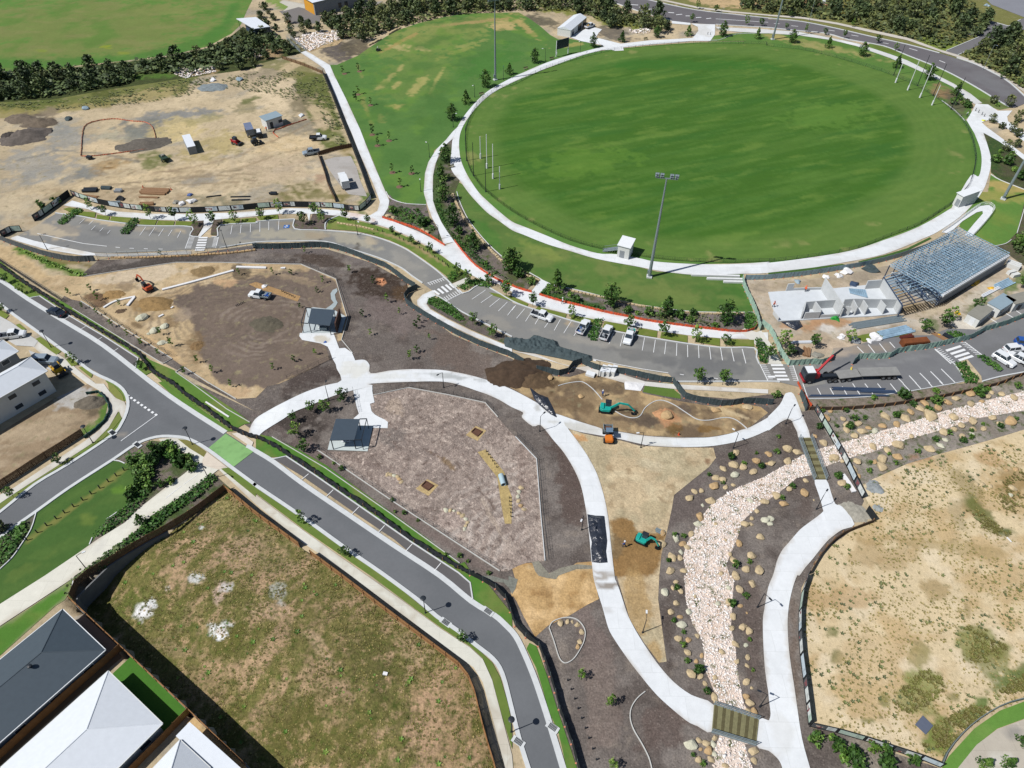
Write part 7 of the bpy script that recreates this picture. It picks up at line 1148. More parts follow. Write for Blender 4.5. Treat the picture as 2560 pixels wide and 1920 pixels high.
for i,(a,b,n) in enumerate((('30:1085,650','30:1190,385','first'),('30:1290,740','30:1395,475','second'),('30:1425,830','30:1550,555','third'),('30:1580,950','30:1710,670','fourth'),('10:1820,1390','10:1810,1090','first'),('10:1880,1520','10:1870,1230','second'),('10:1985,1659','10:1975,1365','third'))):
 t=thing('net_post','Black ball-net mast behind the %s goals, %s from the top'%('right' if i<4 else 'left',n),'net post',W1(a),0,'ball-net masts');h=hgt(a,b)
 MB().bar((0,0,0),(0,0,h),.12,.08,6).build('mast',M_DARK,t);MB().lathe([(.25,0),(.2,.2)],8).build('base_plate',M_DARK,t)
for s,nm,lb,h,gr in(('02:1075,748 02:1008,798 02:940,848 02:865,903 02:792,953 02:718,1007 02:640,1063 02:562,1117 02:490,1168 02:408,1227 02:325,1287 02:238,1352','bollard','{N} short dark timber bollard from the top of the sloped street lawn',.9,'bollards on the sloped street lawn'),('23:480,905 23:510,983 23:540,1065 23:570,1148 23:600,1232 23:632,1318 23:662,1405 23:695,1497 23:728,1590','bollard','{N} low dark bollard from the top in the mulch by the temporary fence',.5,'bollards in the lower mulch'),('30:1790,960 30:1815,975 30:1845,995 30:1865,1010','bollard','{N} thin steel bollard across the plaza',1.0,'plaza bollards'),('20:1690,300 20:1712,305','bollard','{N} steel bollard on the oval driveway',1.0,'driveway bollards'),('11:1052,338 11:1095,350 11:1240,405 11:1275,422 11:1315,435 11:1415,490 11:1450,508 11:1482,525 11:1545,568 11:1578,588 11:1612,608 11:1640,630 11:1655,640 11:1665,655','bollard','{N} small dark bollard down the curved grass strip',.7,'bollards on the curved grass strip')):
 me=MB().bar((0,0,0),(0,0,h),.11,.1,6).mesh(nm,M_DARK)
 for i,p in enumerate(W(s)):link(nm,me,None,loc=p+Vector((0,0,.08)),label=lb.format(n=nth(i),N=nth(i).capitalize()),category='bollard',group=gr)
M_ROOFD=mat('charcoal_roof',A(78,90,100),.45,.06,1.5)
M_ROOFW=mat('white_roof',A(234,240,248),.45,.04,1.5)
M_ROOFB=mat('grey_blue_roof',A(150,170,182),.5,.06,1.5)
M_ROOFG=mat('taupe_roof',A(150,148,138),.6,.08,1.5)
M_WALL=mat('pale_wall',A(226,228,226),.8,.05,1)
M_GWALL=mat('grey_wall_panel',A(150,156,162),.8,.08,1)
M_GLASS=mat('window_glass',A(60,70,80),.15,0)
M_PRE=mat('precast_concrete',A(206,210,212),.85,.08,.8,bump=.1)
M_BRK=mat('dark_brick',A(84,62,54),.9,.2,4)
M_BLUST=mat('blue_steel',A(168,200,224),.4,.25,.5,metal=.1)
M_NAVY=mat('navy_steel',A(62,78,104),.45,.1,1)
M_PLANK=mat('bridge_plank',A(140,136,100),.85,.2,3)
M_RED=mat('red_paint',A(176,40,48),.45,.06,2);M_YEL=mat('yellow_paint',A(236,186,48),.45,.06,2);M_TEAL=mat('teal_paint',A(34,170,158),.4,.06,2)
M_ORP=mat('orange_paint',A(226,130,50),.45,.06,2);M_TYRE=mat('tyre',A(36,36,38),.9,.1,4);M_CHR=mat('rim',A(170,174,178),.3,0,metal=.7)
M_SILV=mat('silver_paint',A(170,186,200),.3,.04,1,metal=.3,spec=.5);M_CARW=mat('white_car_paint',A(238,242,246),.25,.02,1,spec=.6);M_CARK=mat('black_car_paint',A(30,38,52),.2,.02,1,spec=.7)
M_BLUE=mat('blue_cloth',A(40,90,170),.8,.1,3)
def frame3(a,b):
 d=b-a;d.z=0;d.normalize();return d,Vector((-d.y,d.x,0))
def house(label,e1,e2,e3,h,L,rise,roofm,wallm,name='house',over=.45,wins=3,gable=False):
 """e1, e2: eave corners of one end seen in the photograph, e3: further along the eave from e2"""
 a,b,c=W1(e1,h),W1(e2,h),W1(e3,h);u,_=frame3(a,b);v,_=frame3(b,c);v=v-u*v.dot(u);v.normalize();w_=(b-a).length
 t=thing(name,label,'house',(a.x,a.y,0));P=lambda s,r,z:u*s+v*r+Vector((0,0,z))
 h2=w_/2;rs=[P(h2,h2 if not gable else 0,h+rise),P(h2,L-h2,h+rise)]
 c4=[P(0,0,h),P(w_,0,h),P(w_,L,h),P(0,L,h)]
 mb=MB();vs=c4+rs+[p-Vector((0,0,.18)) for p in c4]
 fs=[(0,1,4),(1,2,5,4),(2,3,5),(3,0,4,5),(6,7,1,0),(7,8,2,1),(8,9,3,2),(9,6,0,3)]
 if(u.cross(v)).z<0:fs=[f[::-1] for f in fs]
 mb.add(vs,fs);roof=mb.build('roof',roofm,t)
 g=MB()
 for p,q in zip(c4,c4[1:]+c4[:1]):g.beam(p-Vector((0,0,.06)),q-Vector((0,0,.06)),.16,.14)
 g.build('gutter',M_WHT if roofm is not M_ROOFW else M_WALL,roof)
 rc=MB()
 for p,q in((c4[0],rs[0]),(c4[1],rs[0]),(rs[0],rs[1])):rc.bar(p,q,.07,n=5)
 rc.build('ridge_cap',roofm,roof)
 o=over;W4=[P(o,o,0),P(w_-o,o,0),P(w_-o,L-o,0),P(o,L-o,0)]
 MB().prism(W4,0,h-.03).build('wall',wallm,t)
 for(p,q) in((W4[0],W4[1]),(W4[1],W4[2])):
  d=(q-p);l=d.length;d.normalize();n_=max(1,int(l/4.2))
  for i in range(n_):
   for z in((1.4,) if h<4 else(1.4,4.1)):
    wn=MB().box((0,0,0),(1.6,.1,1.1)).build('window',M_WHT,t);wn.location=p+d*(l*(i+.5)/n_)+Vector((0,0,z));wn.rotation_euler=(0,0,math.atan2(d.y,d.x))
    MB().box((0,0,0),(1.44,.13,.95)).build('pane',M_GLASS,wn)
 return t,P,roof
t,P,rf=house('Single-storey house with charcoal hip roof at the lower left','03:540,285','03:912,638','03:5,1440',2.9,26,2.1,M_ROOFD,M_GWALL)
MB().lathe([(.16,0),(.16,.25),(.32,.3),(.3,.5),(.1,.58)],10,P(6.2,7.5,4.85)).build('roof_vent',M_DARK,rf)
house('Large white hip-roofed house at the bottom left','03:935,820','03:1405,1275','03:1030,1659',2.9,26,2.2,M_ROOFW,M_WALL)
t,P,rf=house('White-roofed house cut by the bottom edge beside the sandy yard','03:1555,1415','03:1820,1659','03:1600,1900',3.0,20,1.8,M_ROOFW,M_WALL)
mb=MB();mb.add([P(-1,-2.2,2.7),P(11,-2.2,2.7),P(11,0,2.75),P(-1,0,2.75),P(-1,-2.2,2.6),P(11,-2.2,2.6)],[(0,1,2,3),(4,5,1,0)]);mb.build('patio_roof',M_ROOFW,t)
sheet('back_lawn',W('03:1130,700 03:1640,1180 03:1530,1300 03:1400,1430 03:950,960 03:980,840'),3,m_lawn,(74,122,46),[],res=1,seed=161)
sheet('back_yard',W('03:640,360 03:720,330 03:1050,630 03:960,700 03:800,560'),3,m_conc,(150,138,126),[('03',650,330,60,40,0,(214,208,190),.9)],res=1,seed=162)
sheet('back_yard',W('03:1000,640 03:0,1500 03:-60,1600 03:0,1640 03:640,1060 03:1060,700'),3,m_conc,(128,106,82),[],res=1,seed=163)
sheet('back_yard',W('03:1690,1210 03:2140,1659 03:2300,1900 03:1900,1900 03:1560,1330'),3,m_base,(206,176,128),[],res=1,seed=164)
house('Two-storey white-roofed house on the left edge above the bare block','01:262,1425','01:410,1545','02:0,150',5.6,24,1.8,M_ROOFW,M_WALL)
house('White-roofed house at the left edge beside the parked white ute','01:20,1275','01:160,1375','01:0,1480',5.2,16,1.6,M_ROOFW,M_GWALL)
def block(name,label,cat,a,b,c,h,wallm,roofm,mono=.0,over=.12,doors=(),group=None,rise=0):
 """hut from three ground corners: a-b one side, b-c the next"""
 A0,B0,C0=W1(a),W1(b),W1(c);u,_=frame3(A0,B0);w_=(B0-A0).length;v=C0-B0;v=v-u*v.dot(u);l=v.length;v.normalize()
 t=thing(name,label,cat,A0,0,group);P=lambda s,r,z:u*s+v*r+Vector((0,0,z))
 MB().prism([P(0,0,0),P(w_,0,0),P(w_,l,0),P(0,l,0)],0,h).build('wall',wallm,t)
 mb=MB();o=over;zs=h+.02
 if rise:
  vs=[P(-o,-o,zs),P(w_+o,-o,zs),P(w_+o,l+o,zs),P(-o,l+o,zs),P(w_/2,-o,zs+rise),P(w_/2,l+o,zs+rise)];fs=[(0,1,4),(1,2,5,4),(2,3,5),(3,0,4,5),(3,2,1,0)]
 else:
  vs=[P(-o,-o,zs),P(w_+o,-o,zs),P(w_+o,l+o,zs+mono),P(-o,l+o,zs+mono)];vs+=[p+Vector((0,0,.12)) for p in vs];fs=[(3,2,1,0),(4,5,6,7),(0,1,5,4),(1,2,6,5),(2,3,7,6),(3,0,4,7)]
 mb.add(vs,fs).build('roof',roofm,t)
 for(side,s,wd,z0,z1,m,nm) in doors:
  mb=MB();o2=.04
  if side==0:q=[P(s,-o2,z0),P(s+wd,-o2,z0),P(s+wd,-o2,z1),P(s,-o2,z1),P(s,.02,z0),P(s+wd,.02,z0),P(s+wd,.02,z1),P(s,.02,z1)]
  else:q=[P(w_+o2,s,z0),P(w_+o2,s+wd,z0),P(w_+o2,s+wd,z1),P(w_+o2,s,z1),P(w_-.02,s,z0),P(w_-.02,s+wd,z0),P(w_-.02,s+wd,z1),P(w_-.02,s,z1)]
  mb.add(q,[(0,1,2,3),(0,4,5,1),(1,5,6,2),(2,6,7,3),(3,7,4,0)]).build(nm,m,t)
 return t,P,w_,l
block('shed','Long white gabled storage shed beyond the oval scoreboard','shed','20:390,305','20:503,325','20:655,212',2.7,M_WALL,M_ROOFW,doors=[(1,1.5,2.2,0,2.2,M_GLASS,'door'),(1,8,4,0,2.4,M_GLASS,'roller_door'),(1,13.5,4,0,2.4,M_GLASS,'roller_door')],rise=1.1)
block('school_building','White-roofed building with grey side and yellow end wall at the top edge','building','10:425,80','10:517,135','10:900,35',5.2,M_GWALL,M_ROOFW,mono=.6,over=.8,doors=[(0,.3,9,0,4.9,mat('yellow_wall',A(222,160,50),.8),'coloured_wall'),(1,11,1.5,1,3,M_GLASS,'window'),(1,14,1.5,1,3,M_GLASS,'window')])
GH='pale site sheds by the pavilion'
D=M_WHT
block('site_shed','White site shed with grey roof, leftmost of the three','site shed','31:1685,1120','31:1790,1175','31:1920,1090',2.3,M_WALL,M_ROOFG,doors=[(0,1,1,0,2,D,'door')],group=GH)
block('site_shed','White site shed with blue-grey roof, middle of the three','site shed','31:1858,1030','31:1965,1090','31:2080,1000',2.4,M_WALL,M_ROOFB,doors=[(0,1,1,0,2,D,'door'),(1,1,1,.9,1.8,M_GLASS,'window')],group=GH)
block('site_shed','Long white site shed with taupe roof at the right edge','site shed','31:2010,975','31:2095,1040','31:2300,930',2.4,M_WALL,M_ROOFG,doors=[(1,1.2,1.2,.2,1.8,M_GLASS,'window')],group=GH)
block('site_hut','Small white hut with pale blue roof on the earthworks','site hut','10:55,1085','10:105,1120','10:235,1075',2.9,M_WALL,M_ROOFB,over=.3,doors=[(1,1,1,0,2,M_GLASS,'door'),(1,4,1.3,1,1.9,M_GLASS,'window')])
block('container','White storage container standing alone on the earthworks','container','00:1592,1235','00:1640,1340','00:1712,1330',2.3,M_GWALL,M_ROOFW,over=0)
block('waste_bin','Large rusty brown open-top bin at the worksite fence','bin','31:1130,1305','31:1165,1350','31:1370,1310',1.2,mat('rust',A(120,68,36),.9,.2,1.5),mat('rusty_load',A(128,74,40),.95,.2,1),over=-.1)
for i,x in enumerate((752,798,842)):block('water_tank','%s white cube tank from the left beside the shade cloth'%nth(i).capitalize(),'tank','21:%d,1590'%x,'21:%d,1602'%(x+38),'21:%d,1535'%(x+40),1.3,M_WALL,M_WHT,over=.02,group='white cube tanks')
block('material_stack','Flat white crate in front of the cube tanks','crate','21:632,1590','21:705,1612','21:722,1580',.5,M_WALL,M_WHT,over=0)
def scorebox(label,a,b,c,stairs):
 t,P,w_,l=block('scorers_box',label,"scorers' box",a,b,c,3.5,M_WALL,M_WHT,mono=.5,over=.25,doors=[(0,.6,1.2,.2,2.2,M_GWALL,'door')])
 if stairs:
  mb=MB()
  for i in range(9):mb.box(P(-.4-.42*i,1.2,1.9-.21*i),(.4,1.1,.05),math.atan2((P(1,0,0)-P(0,0,0)).y,(P(1,0,0)-P(0,0,0)).x))
  for r in(.6,1.8):
   mb.beam(P(0,r,1.9),P(-4,r,.1),.08,.25);mb.beam(P(0,r,2.8),P(-4,r,1.0),.05,.06)
   for k in range(5):mb.bar(P(-k,r,1.9-.45*k),P(-k,r,2.8-.45*k),.03)
  mb.build('stairs',M_STEEL,t)
scorebox("White two-level scorers' box with stairs on the near side of the oval",'21:905,562','21:1003,588','21:1022,520',True)
scorebox("White scorers' box on the right side of the oval",'31:1590,108','31:1640,138','31:1700,50',False)
a,b=W1('20:380,492'),W1('20:483,463');u,_=frame3(a,b);l=(b-a).length;t=thing('scoreboard','Black electronic scoreboard on two white posts above the oval path','scoreboard',a);top=hgt('20:380,492','20:385,352');bot=hgt('20:380,492','20:385,428')
for k in(0,l):MB().bar(u*k,u*k+Vector((0,0,top)),.16,n=6).build('post',M_WHT,t)
MB().beam(Vector((0,0,(top+bot)/2)),u*l+Vector((0,0,(top+bot)/2)),.35,top-bot).build('screen',mat('screen_face',A(40,52,62),.4,.05,1),t)
MB().box((u.x*.1,u.y*.1,1.4),(.5,.5,.9)).build('control_box',M_WHT,t)
q=W('00:2042,163 10:0,150 10:122,232 00:2195,252',3.6);t=thing('shelter','White flat-roofed shelter beside the upper left oval','shelter',(q[0].x,q[0].y,0));o0=Vector((q[0].x,q[0].y,0))
MB().prism([p-o0 for p in q],3.5,3.75).build('roof',M_ROOFW,t)
for p in q:MB().bar(p.lerp(sum(q,Vector())/4,.1)-o0-Vector((0,0,3.6)),p.lerp(sum(q,Vector())/4,.1)-o0,.1).build('post',M_DARK,t)
MB().prism([(p.lerp(sum(q,Vector())/4,.45)-o0) for p in q],0,2.6).build('wall',M_NAVY,t)
def pshelter(label,roof,frame,wall,z=3.0):
 q=W(roof,z);o0=Vector((q[0].x,q[0].y,0));t=thing('park_shelter',label,'shelter',o0,0,'charcoal park shelters')
 MB().prism([p-o0 for p in q],z-.14,z).build('roof',mat('shelter_roof',A(74,86,98),.45,.05,1.5),t)
 mb=MB();f=[p-o0 for p in W(frame,z-.05)]
 for p,r in zip(f,f[1:]):mb.beam(p,r,.12,.16)
 mb.build('pergola_frame',M_DARK,t)
 c=sum(q,Vector())/4
 for p in q:g=p.lerp(c,.08)-o0;MB().box((g.x,g.y,(z-.14)/2),(.14,.14,z-.16)).build('post',M_DARK,t)
 for p in f[1:-1]:MB().box((p.x,p.y,(z-.2)/2),(.1,.1,z-.2)).build('post',M_DARK,t)
 if wall:w_=[p-o0 for p in W(wall)];MB().beam(w_[0]+Vector((0,0,1.4)),w_[1]+Vector((0,0,1.4)),.3,2.8).build('brick_wall',M_BRK,t)
 g=c-o0
 tb=MB();tb.box((g.x,g.y,.74),(1.9,.8,.07));tb.box((g.x,g.y+.75,.45),(1.9,.3,.06));tb.box((g.x,g.y-.75,.45),(1.9,.3,.06));tb.box((g.x-.6,g.y,.36),(.1,1.6,.7));tb.box((g.x+.6,g.y,.36),(.1,1.6,.7));tb.build('picnic_table',M_WHT,t)
pshelter('Charcoal shelter with a dark brick side wall in the western playground','11:478,1003 11:682,1018 11:636,1155 11:448,1132','11:478,1003 11:430,997 11:390,1130 11:448,1136','11:735,1090 11:700,1218')
pshelter('Charcoal shelter on a pale slab left of the round playground','12:690,300 12:897,302 12:850,482 12:637,486','12:895,302 12:957,300 12:910,482 12:850,482',None)
MB().box((0,0,.45),(1.6,.5,.9)).build('barbecue',M_STEEL,None,label='Steel barbecue bench on the slab below the upper charcoal shelter',category='barbecue').location=W1('11:585,1195')
M_PLANK2=mat('dark_bridge_plank',A(104,98,68),.85,.2,3)
def bridge(label,L1,L2,R1,R2,n):
 a,b,c,d=W1(L1),W1(L2),W1(R1),W1(R2);o0=a;t=thing('footbridge',label,'footbridge',(a.x,a.y,.14),0,'timber-decked footbridges')
 mb=MB()
 for k in range(n):
  f0,f1=(k+.1)/n,(k+.9)/n;p=[a.lerp(b,f0)-o0,a.lerp(b,f1)-o0,c.lerp(d,f1)-o0,c.lerp(d,f0)-o0]
  mb.prism(p,.06+.012*(k%2),.14+.012*((k*7)%3),mi=(k*5%7)%2)
 mb.build('deck_planks',[M_PLANK,M_PLANK2],t,kind='stuff')
 for p,q in((a,b),(c,d)):
  mb=MB();l=(q-p).length;m=max(3,int(l/1.8))
  for z in(.35,.75,1.15):mb.bar(p-o0+Vector((0,0,z)),q-o0+Vector((0,0,z)),.05,n=5)
  for k in range(m+1):mb.bar(p.lerp(q,k/m)-o0,p.lerp(q,k/m)-o0+Vector((0,0,1.2)),.045,n=4)
  for k in range(m*6):mb.bar(p.lerp(q,k/m/6)-o0+Vector((0,0,.35)),p.lerp(q,k/m/6)-o0+Vector((0,0,1.15)),.012,n=3,cap=False)
  mb.beam(p-o0+Vector((0,0,0)),q-o0,.2,.3);mb.build('railing',M_STEEL,t)
bridge('Narrow timber-decked footbridge with steel railings over the upper creek','32:268,472','32:400,832','32:366,470','32:502,832',44)
bridge('Wide timber-decked footbridge with steel railings over the lower creek','23:1742,1112','23:2130,1242','23:1722,1350','23:2105,1465',40)
bridge('Small footbridge over the far rocky creek at the upper left','10:270,345','10:385,455','10:300,335','10:430,440',20)
t=thing('precast_building','Half-built pale concrete building of upright wall panels and slab','building under construction',W1('31:0,870'));o0=W1('31:0,870')
MB().prism([p-o0 for p in W('31:0,872 31:160,862 31:470,850 31:960,800 31:1115,1060 31:900,1080 31:620,1092 31:300,1112 31:85,1122 31:30,985')],.03,.3).build('floor_slab',mat('slab',A(216,222,228),.8,.06,.7),t)
for s,h,th in(('31:150,862 31:205,858',2.6,.2),('31:205,858 31:460,850',.9,.2),('31:455,850 31:610,1085',4.2,.22),('31:300,1105 31:430,1098',2.4,.2),('31:440,1095 31:600,1088',1.2,.2),('31:300,1025 31:380,1018',2.9,.2),('31:380,1018 31:560,1005',2.9,.2),('31:380,1018 31:435,1095',2.9,.2),('31:300,1025 31:280,1105',2.9,.2),('31:560,1005 31:620,1090',3.0,.2),('31:640,1065 31:690,1075',3.0,.2),('31:630,1010 31:705,1005',3.2,.2),('31:705,1005 31:1080,1010',3.2,.2),('31:705,1005 31:740,1075',3.0,.2),('31:790,1010 31:830,1070',3.0,.2),('31:935,1005 31:985,1065',3.0,.2),('31:1080,1010 31:1110,1060',3.2,.2),('31:830,845 31:960,835',3.0,.25),('31:960,835 31:1115,1062',3.6,.25),('31:40,1060 31:85,1120',1.2,.2)):
 h*=.82;a,b=W(s);MB().beam(a-o0+Vector((0,0,h/2+.2)),b-o0+Vector((0,0,h/2+.2)),th,h).build('wall_panel',M_PRE,t)
for s in('31:710,870 31:860,910 31:840,845 31:700,835',):
 q=W(s,.5);mb=MB()
 for k in range(9):mb.beam(q[0].lerp(q[3],k/8)-o0,q[1].lerp(q[2],k/8)-o0,.12,.14);mb.beam(q[0].lerp(q[1],k/8)-o0,q[3].lerp(q[2],k/8)-o0,.1,.1)
 mb.build('bundle_of_trusses',M_BLUST,t)
zt=3;A1=W1('31:1635,318',4.8);B1,C1=W('31:2075,555 31:1505,898',2.9);D1=A1+(C1-B1);o0=Vector((A1.x,A1.y,0))
t=thing('grandstand_frame','Unfinished grandstand with a dense blue-grey steel truss roof frame','building under construction',o0)
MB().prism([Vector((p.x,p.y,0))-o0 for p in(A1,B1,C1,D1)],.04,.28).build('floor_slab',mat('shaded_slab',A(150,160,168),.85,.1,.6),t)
n=30
for k in range(n+1):
 a,b=A1.lerp(D1,k/n)-o0,B1.lerp(C1,k/n)-o0;mb=MB();rz=Vector((0,0,.9));m=16
 mb.beam(a,b,.09,.1);mb.beam(a+rz*.5,b+rz,.1,.12)
 for j in range(m):p,q,r=a.lerp(b,j/m),a.lerp(b,(j+.5)/m),a.lerp(b,(j+1)/m);hh=rz*(.5+.5*(j+.5)/m);mb.bar(p,q+hh,.035,n=3,cap=False);mb.bar(q+hh,r,.035,n=3,cap=False)
 mb.build('roof_truss',M_BLUST,t)
for k in range(17):
 a,b=A1.lerp(B1,k/16)-o0,D1.lerp(C1,k/16)-o0;rz=Vector((0,0,.5+.45*k/16));MB().beam(a+rz,b+rz,.08,.1).build('purlin',M_STEEL,t)
for k in range(9):
 for r in(0,.5,1):
  p=A1.lerp(B1,r).lerp(D1.lerp(C1,r),k/8)-o0;MB().box((p.x,p.y,p.z/2),(.18,.18,p.z)).build('column',M_NAVY,t)
random.seed(9)
mb=MB()
for k in range(420):
 p=A1.lerp(B1,rnd(.05,.95)).lerp(D1.lerp(C1,rnd(0,1)),rnd(.05,.95));p=A1+(B1-A1)*rnd(.03,.95)+(D1-A1)*rnd(.03,.97)-o0;z=rnd(.3,p.z-.4);d=Vector((rnd(-1,1),rnd(-1,1),0)).normalized()*rnd(.3,1.3)
 mb.beam(Vector((p.x,p.y,z))-d,Vector((p.x,p.y,z))+d,rnd(.05,.5),.06,mi=k%3)
mb.build('scaffold_boards',[M_BLUST,M_WALL,M_NAVY],t,kind='stuff')
p,q=B1-o0,C1-o0;MB().beam(p+Vector((0,0,.1)),q+Vector((0,0,.1)),.6,.7).build('fascia',M_WHT,t);up=Vector((0,0,-1.6));e=(C1-B1).cross(Vector((0,0,1))).normalized()*-.5
MB().beam(p+up,q+up,.25,2.6).build('rear_wall',M_GWALL,t)
q=W('31:1000,735 31:1240,650 31:1490,895 31:1165,985',3.4);o1=Vector((q[0].x,q[0].y,0));t=thing('verandah_frame','Open navy steel frame at the left end of the grandstand','steel frame',o1)
for k in range(12):MB().beam(q[0].lerp(q[3],k/11)-o1,q[1].lerp(q[2],k/11)-o1,.12,.16).build('rafter',M_BLUST if k<8 else M_NAVY,t)
for k in range(4):MB().beam(q[0].lerp(q[1],k/3)-o1,q[3].lerp(q[2],k/3)-o1,.16,.2).build('beam',M_NAVY,t)
for p in q:MB().box((p.x-o1.x,p.y-o1.y,1.7),(.18,.18,3.4)).build('column',M_NAVY,t)
mb=MB();P0,P1=W1('31:1180,1075'),W1('31:2080,640');nrm=frame3(P0,P1)[1]
t=thing('scaffold','Brown scaffold planks along the near side of the grandstand','scaffold',P0)
Q=W('31:1180,1070 31:1520,985 31:1880,720')
for a,b in zip(Q,Q[1:]):
 m=int((b-a).length/.7);nr=frame3(a,b)[1]
 for k in range(m):p=a.lerp(b,k/m)-P0;mb.beam(p+Vector((0,0,.5)),p+nr*2.0+Vector((0,0,.55)),.12,.1)
 for r in(0,1,2):mb.beam(a-P0+nr*r+Vector((0,0,.42)),b-P0+nr*r+Vector((0,0,.42)),.08,.08)
mb.build('scaffold_frame',mat('brown_steel',A(96,84,66),.8,.15,2),t)
path('access_ramp','31:1500,352 31:1620,270 31:1740,180 31:1830,125 31:1905,118 31:1942,145 31:1935,185 31:1850,290 31:1755,392 31:1698,375 31:1780,275 31:1855,190 31:1850,168 31:1800,180 31:1680,255 31:1560,365',level=6,res=.7)
fence('ramp_railing','White railing round the hairpin access ramp right of the oval','31:1500,350 31:1620,268 31:1740,178 31:1830,123 31:1905,116 31:1944,145 31:1937,187 31:1852,292 31:1757,394',1.1,1.6,mesh_panel(M_WHT,3,.03,3),(lambda h:MB().bar((0,0,0),(0,0,h),.04),M_WHT,'post'),cat='railing')
for s,l in(('21:1548,722 21:1965,735','Top'),('21:1682,755 21:1985,762','Middle'),('21:1825,782 21:2000,786','Lowest')):
 a,b=W(s);MB().beam(Vector((0,0,.25)),b-a+Vector((0,0,.25)),.55,.5).build('terrace_bench',m_edge,None,label=l+' white terrace seat set into the grass near the right floodlight',category='terrace seat',group='white terrace seats').location=a
for s,l in(('20:120,600','left of the scoreboard tree'),('20:345,515','just left of the scoreboard'),('20:1155,345','beside the path right of the shed junction'),('10:1950,822','between two upright trees'),('10:1690,1450','on the bay behind the left goals'),('30:1745,930','at the edge of the east plaza')):
 p=W1(s);t=thing('bench','Slatted park bench '+l,'bench',p,.5,'park benches by the ring path');MB().box((0,0,.45),(1.8,.45,.07)).build('seat',M_PLANK,t);MB().box((0,.24,.75),(1.8,.06,.4)).build('backrest',M_PLANK,t)
 for k in(-.7,.7):MB().box((k,0,.22),(.08,.4,.42)).build('leg',M_STEEL,t)
M_PIT=mat('clay_pit',A(104,74,60),.95,.2,3)
for s,pit,l in(('12:1900,365 12:1990,405 12:1915,495 12:1812,445','12:1893,388 12:1955,418 12:1915,458 12:1862,420','upper'),('12:1480,825 12:1578,878 12:1490,970 12:1380,908','12:1468,845 12:1535,885 12:1488,925 12:1430,885','lower')):
 sheet('pit_surround',W(s),5,m_mat,(190,166,120),[],res=.5,seed=170)
 P=W(pit);c=sum(P,Vector())/4;mb=MB();o=[p-c for p in P]
 mb.add([p+Vector((0,0,.02)) for p in o],[(0,1,2,3)])
 for a,b in zip(o,o[1:]+o[:1]):mb.beam(a+Vector((0,0,.12)),b+Vector((0,0,.12)),.12,.24)
 mb.build('open_pit',M_PIT,None,label='Square brown framed pit, %s of two in the round playground'%l,category='pit',group='framed pits').location=c+Vector((0,0,.115))
sheet('matting_strip',W('12:1915,592 12:1985,568 12:2145,765 12:2180,900 12:2212,980 22:-5,1210 12:2150,1210 12:2120,1050 12:2085,810 12:2000,700'),5,m_mat,(186,164,112),[],res=.5,seed=171)
sheet('matting_strip',W('11:0,780 11:385,905 11:360,950 11:0,830 01:2150,800'),5,m_mat,(176,142,98),[],res=.5,seed=172)
for i,(s,l) in enumerate((('12:1990,590 12:2080,725','on the upper half of the tan matting strip'),('22:-25,990 22:-10,1150','on the lower half of the tan matting strip'),('11:225,865 11:330,915','on the matting beside the flatbed ute'),('01:2045,990 01:2110,960','on the grey dirt left of the flatbed ute'))):
 a,b=W(s);u,v=frame3(a,b);t=thing('post_row','Row of short black posts '+l,'play posts',a,0,'play post rows')
 for k in range(6):p=(b-a)*(k/5);MB().bar(p,p+Vector((0,0,.6)),.07,n=5).beam(p+v*.5+Vector((0,0,.1)),p+Vector((0,0,.1)),.1,.1).build('post',M_DARK,t)  # dark ground bar at each post's foot models its cast shadow as geometry
a,b=W('12:2115,800 12:2140,885');d=b-a;t=thing('pipe','Short pale blue concrete pipe lying on the matting strip','pipe',a)
mb=MB();q=d.to_track_quat('Z','Y');M=q.to_matrix().to_4x4();M.translation=Vector((0,0,.5));mb.M=M;L=d.length
mb.lathe([(.5,0),(.5,L),(.4,L),(.4,0),(.5,0)],16);mb.build('barrel',mat('pipe_blue',A(176,200,210),.7,.08,3),t)
M_GEO=mat('white_geotextile',A(238,238,240),.8,.05,2,bump=.5,bscale=3)
for i,(s,wd,l) in enumerate((('01:1405,852 01:1700,775 01:2022,685',.6,'Long white pipe slanting across the playground dirt'),('01:900,1005 01:1000,950 01:1170,910',.5,'White pipe left of the soil heap'),('01:1165,915 01:1105,990',.6,'Short white pipe branch below the junction'),('01:2045,655 01:2212,660 11:90,662',.6,'White pipe at the top of the grey dirt'),('01:1480,1010 01:1500,995',.35,'Small white wrapped lump by the brown heap'),('01:1375,1085 01:1415,1065',.45,'White wrapped bundle near the concrete rubble'),('11:215,665 11:255,662',.5,'Short white offcut near the top edging'),('32:640,790 32:690,860 32:740,940',.8,'White fallen banner at the foot of the poster hoarding'),('13:1100,845 13:1138,853',.45,'White carton lying alone on the weedy lot'),('32:2060,1330 32:2100,1370',.2,'White plank on the sandy lot'),('02:1780,160 02:1980,290',.3,'Pale pipe lying on the park-side verge'))):
 P=smooth(W(s),4);o=P[0];MB().ribbon([p-o for p in P],wd,.12,.12+min(.3,wd*.5)).build('pipe' if 'pipe' in l else 'litter',M_GEO,None,label=l,category='pipe' if 'pipe' in l else 'debris').location=o
M_PLA=mat('black_plastic',A(46,50,60),.3,.4,1.5,bump=1,bscale=3.5,spec=.8)
def tarp(s,label,m,z=.14,amp=.3,seed=1,name='plastic_sheet',cat='plastic sheet'):
 o=sheet(name,W(s),0,m,res=.2,z=z,relief=lambda x,y,d:sst(0,1,d)*amp*(fbm(x,y,.9,seed)+.7*fbm(x,y,.4,seed+2)),kind='thing',label=label,category=cat);o['kind']='thing'
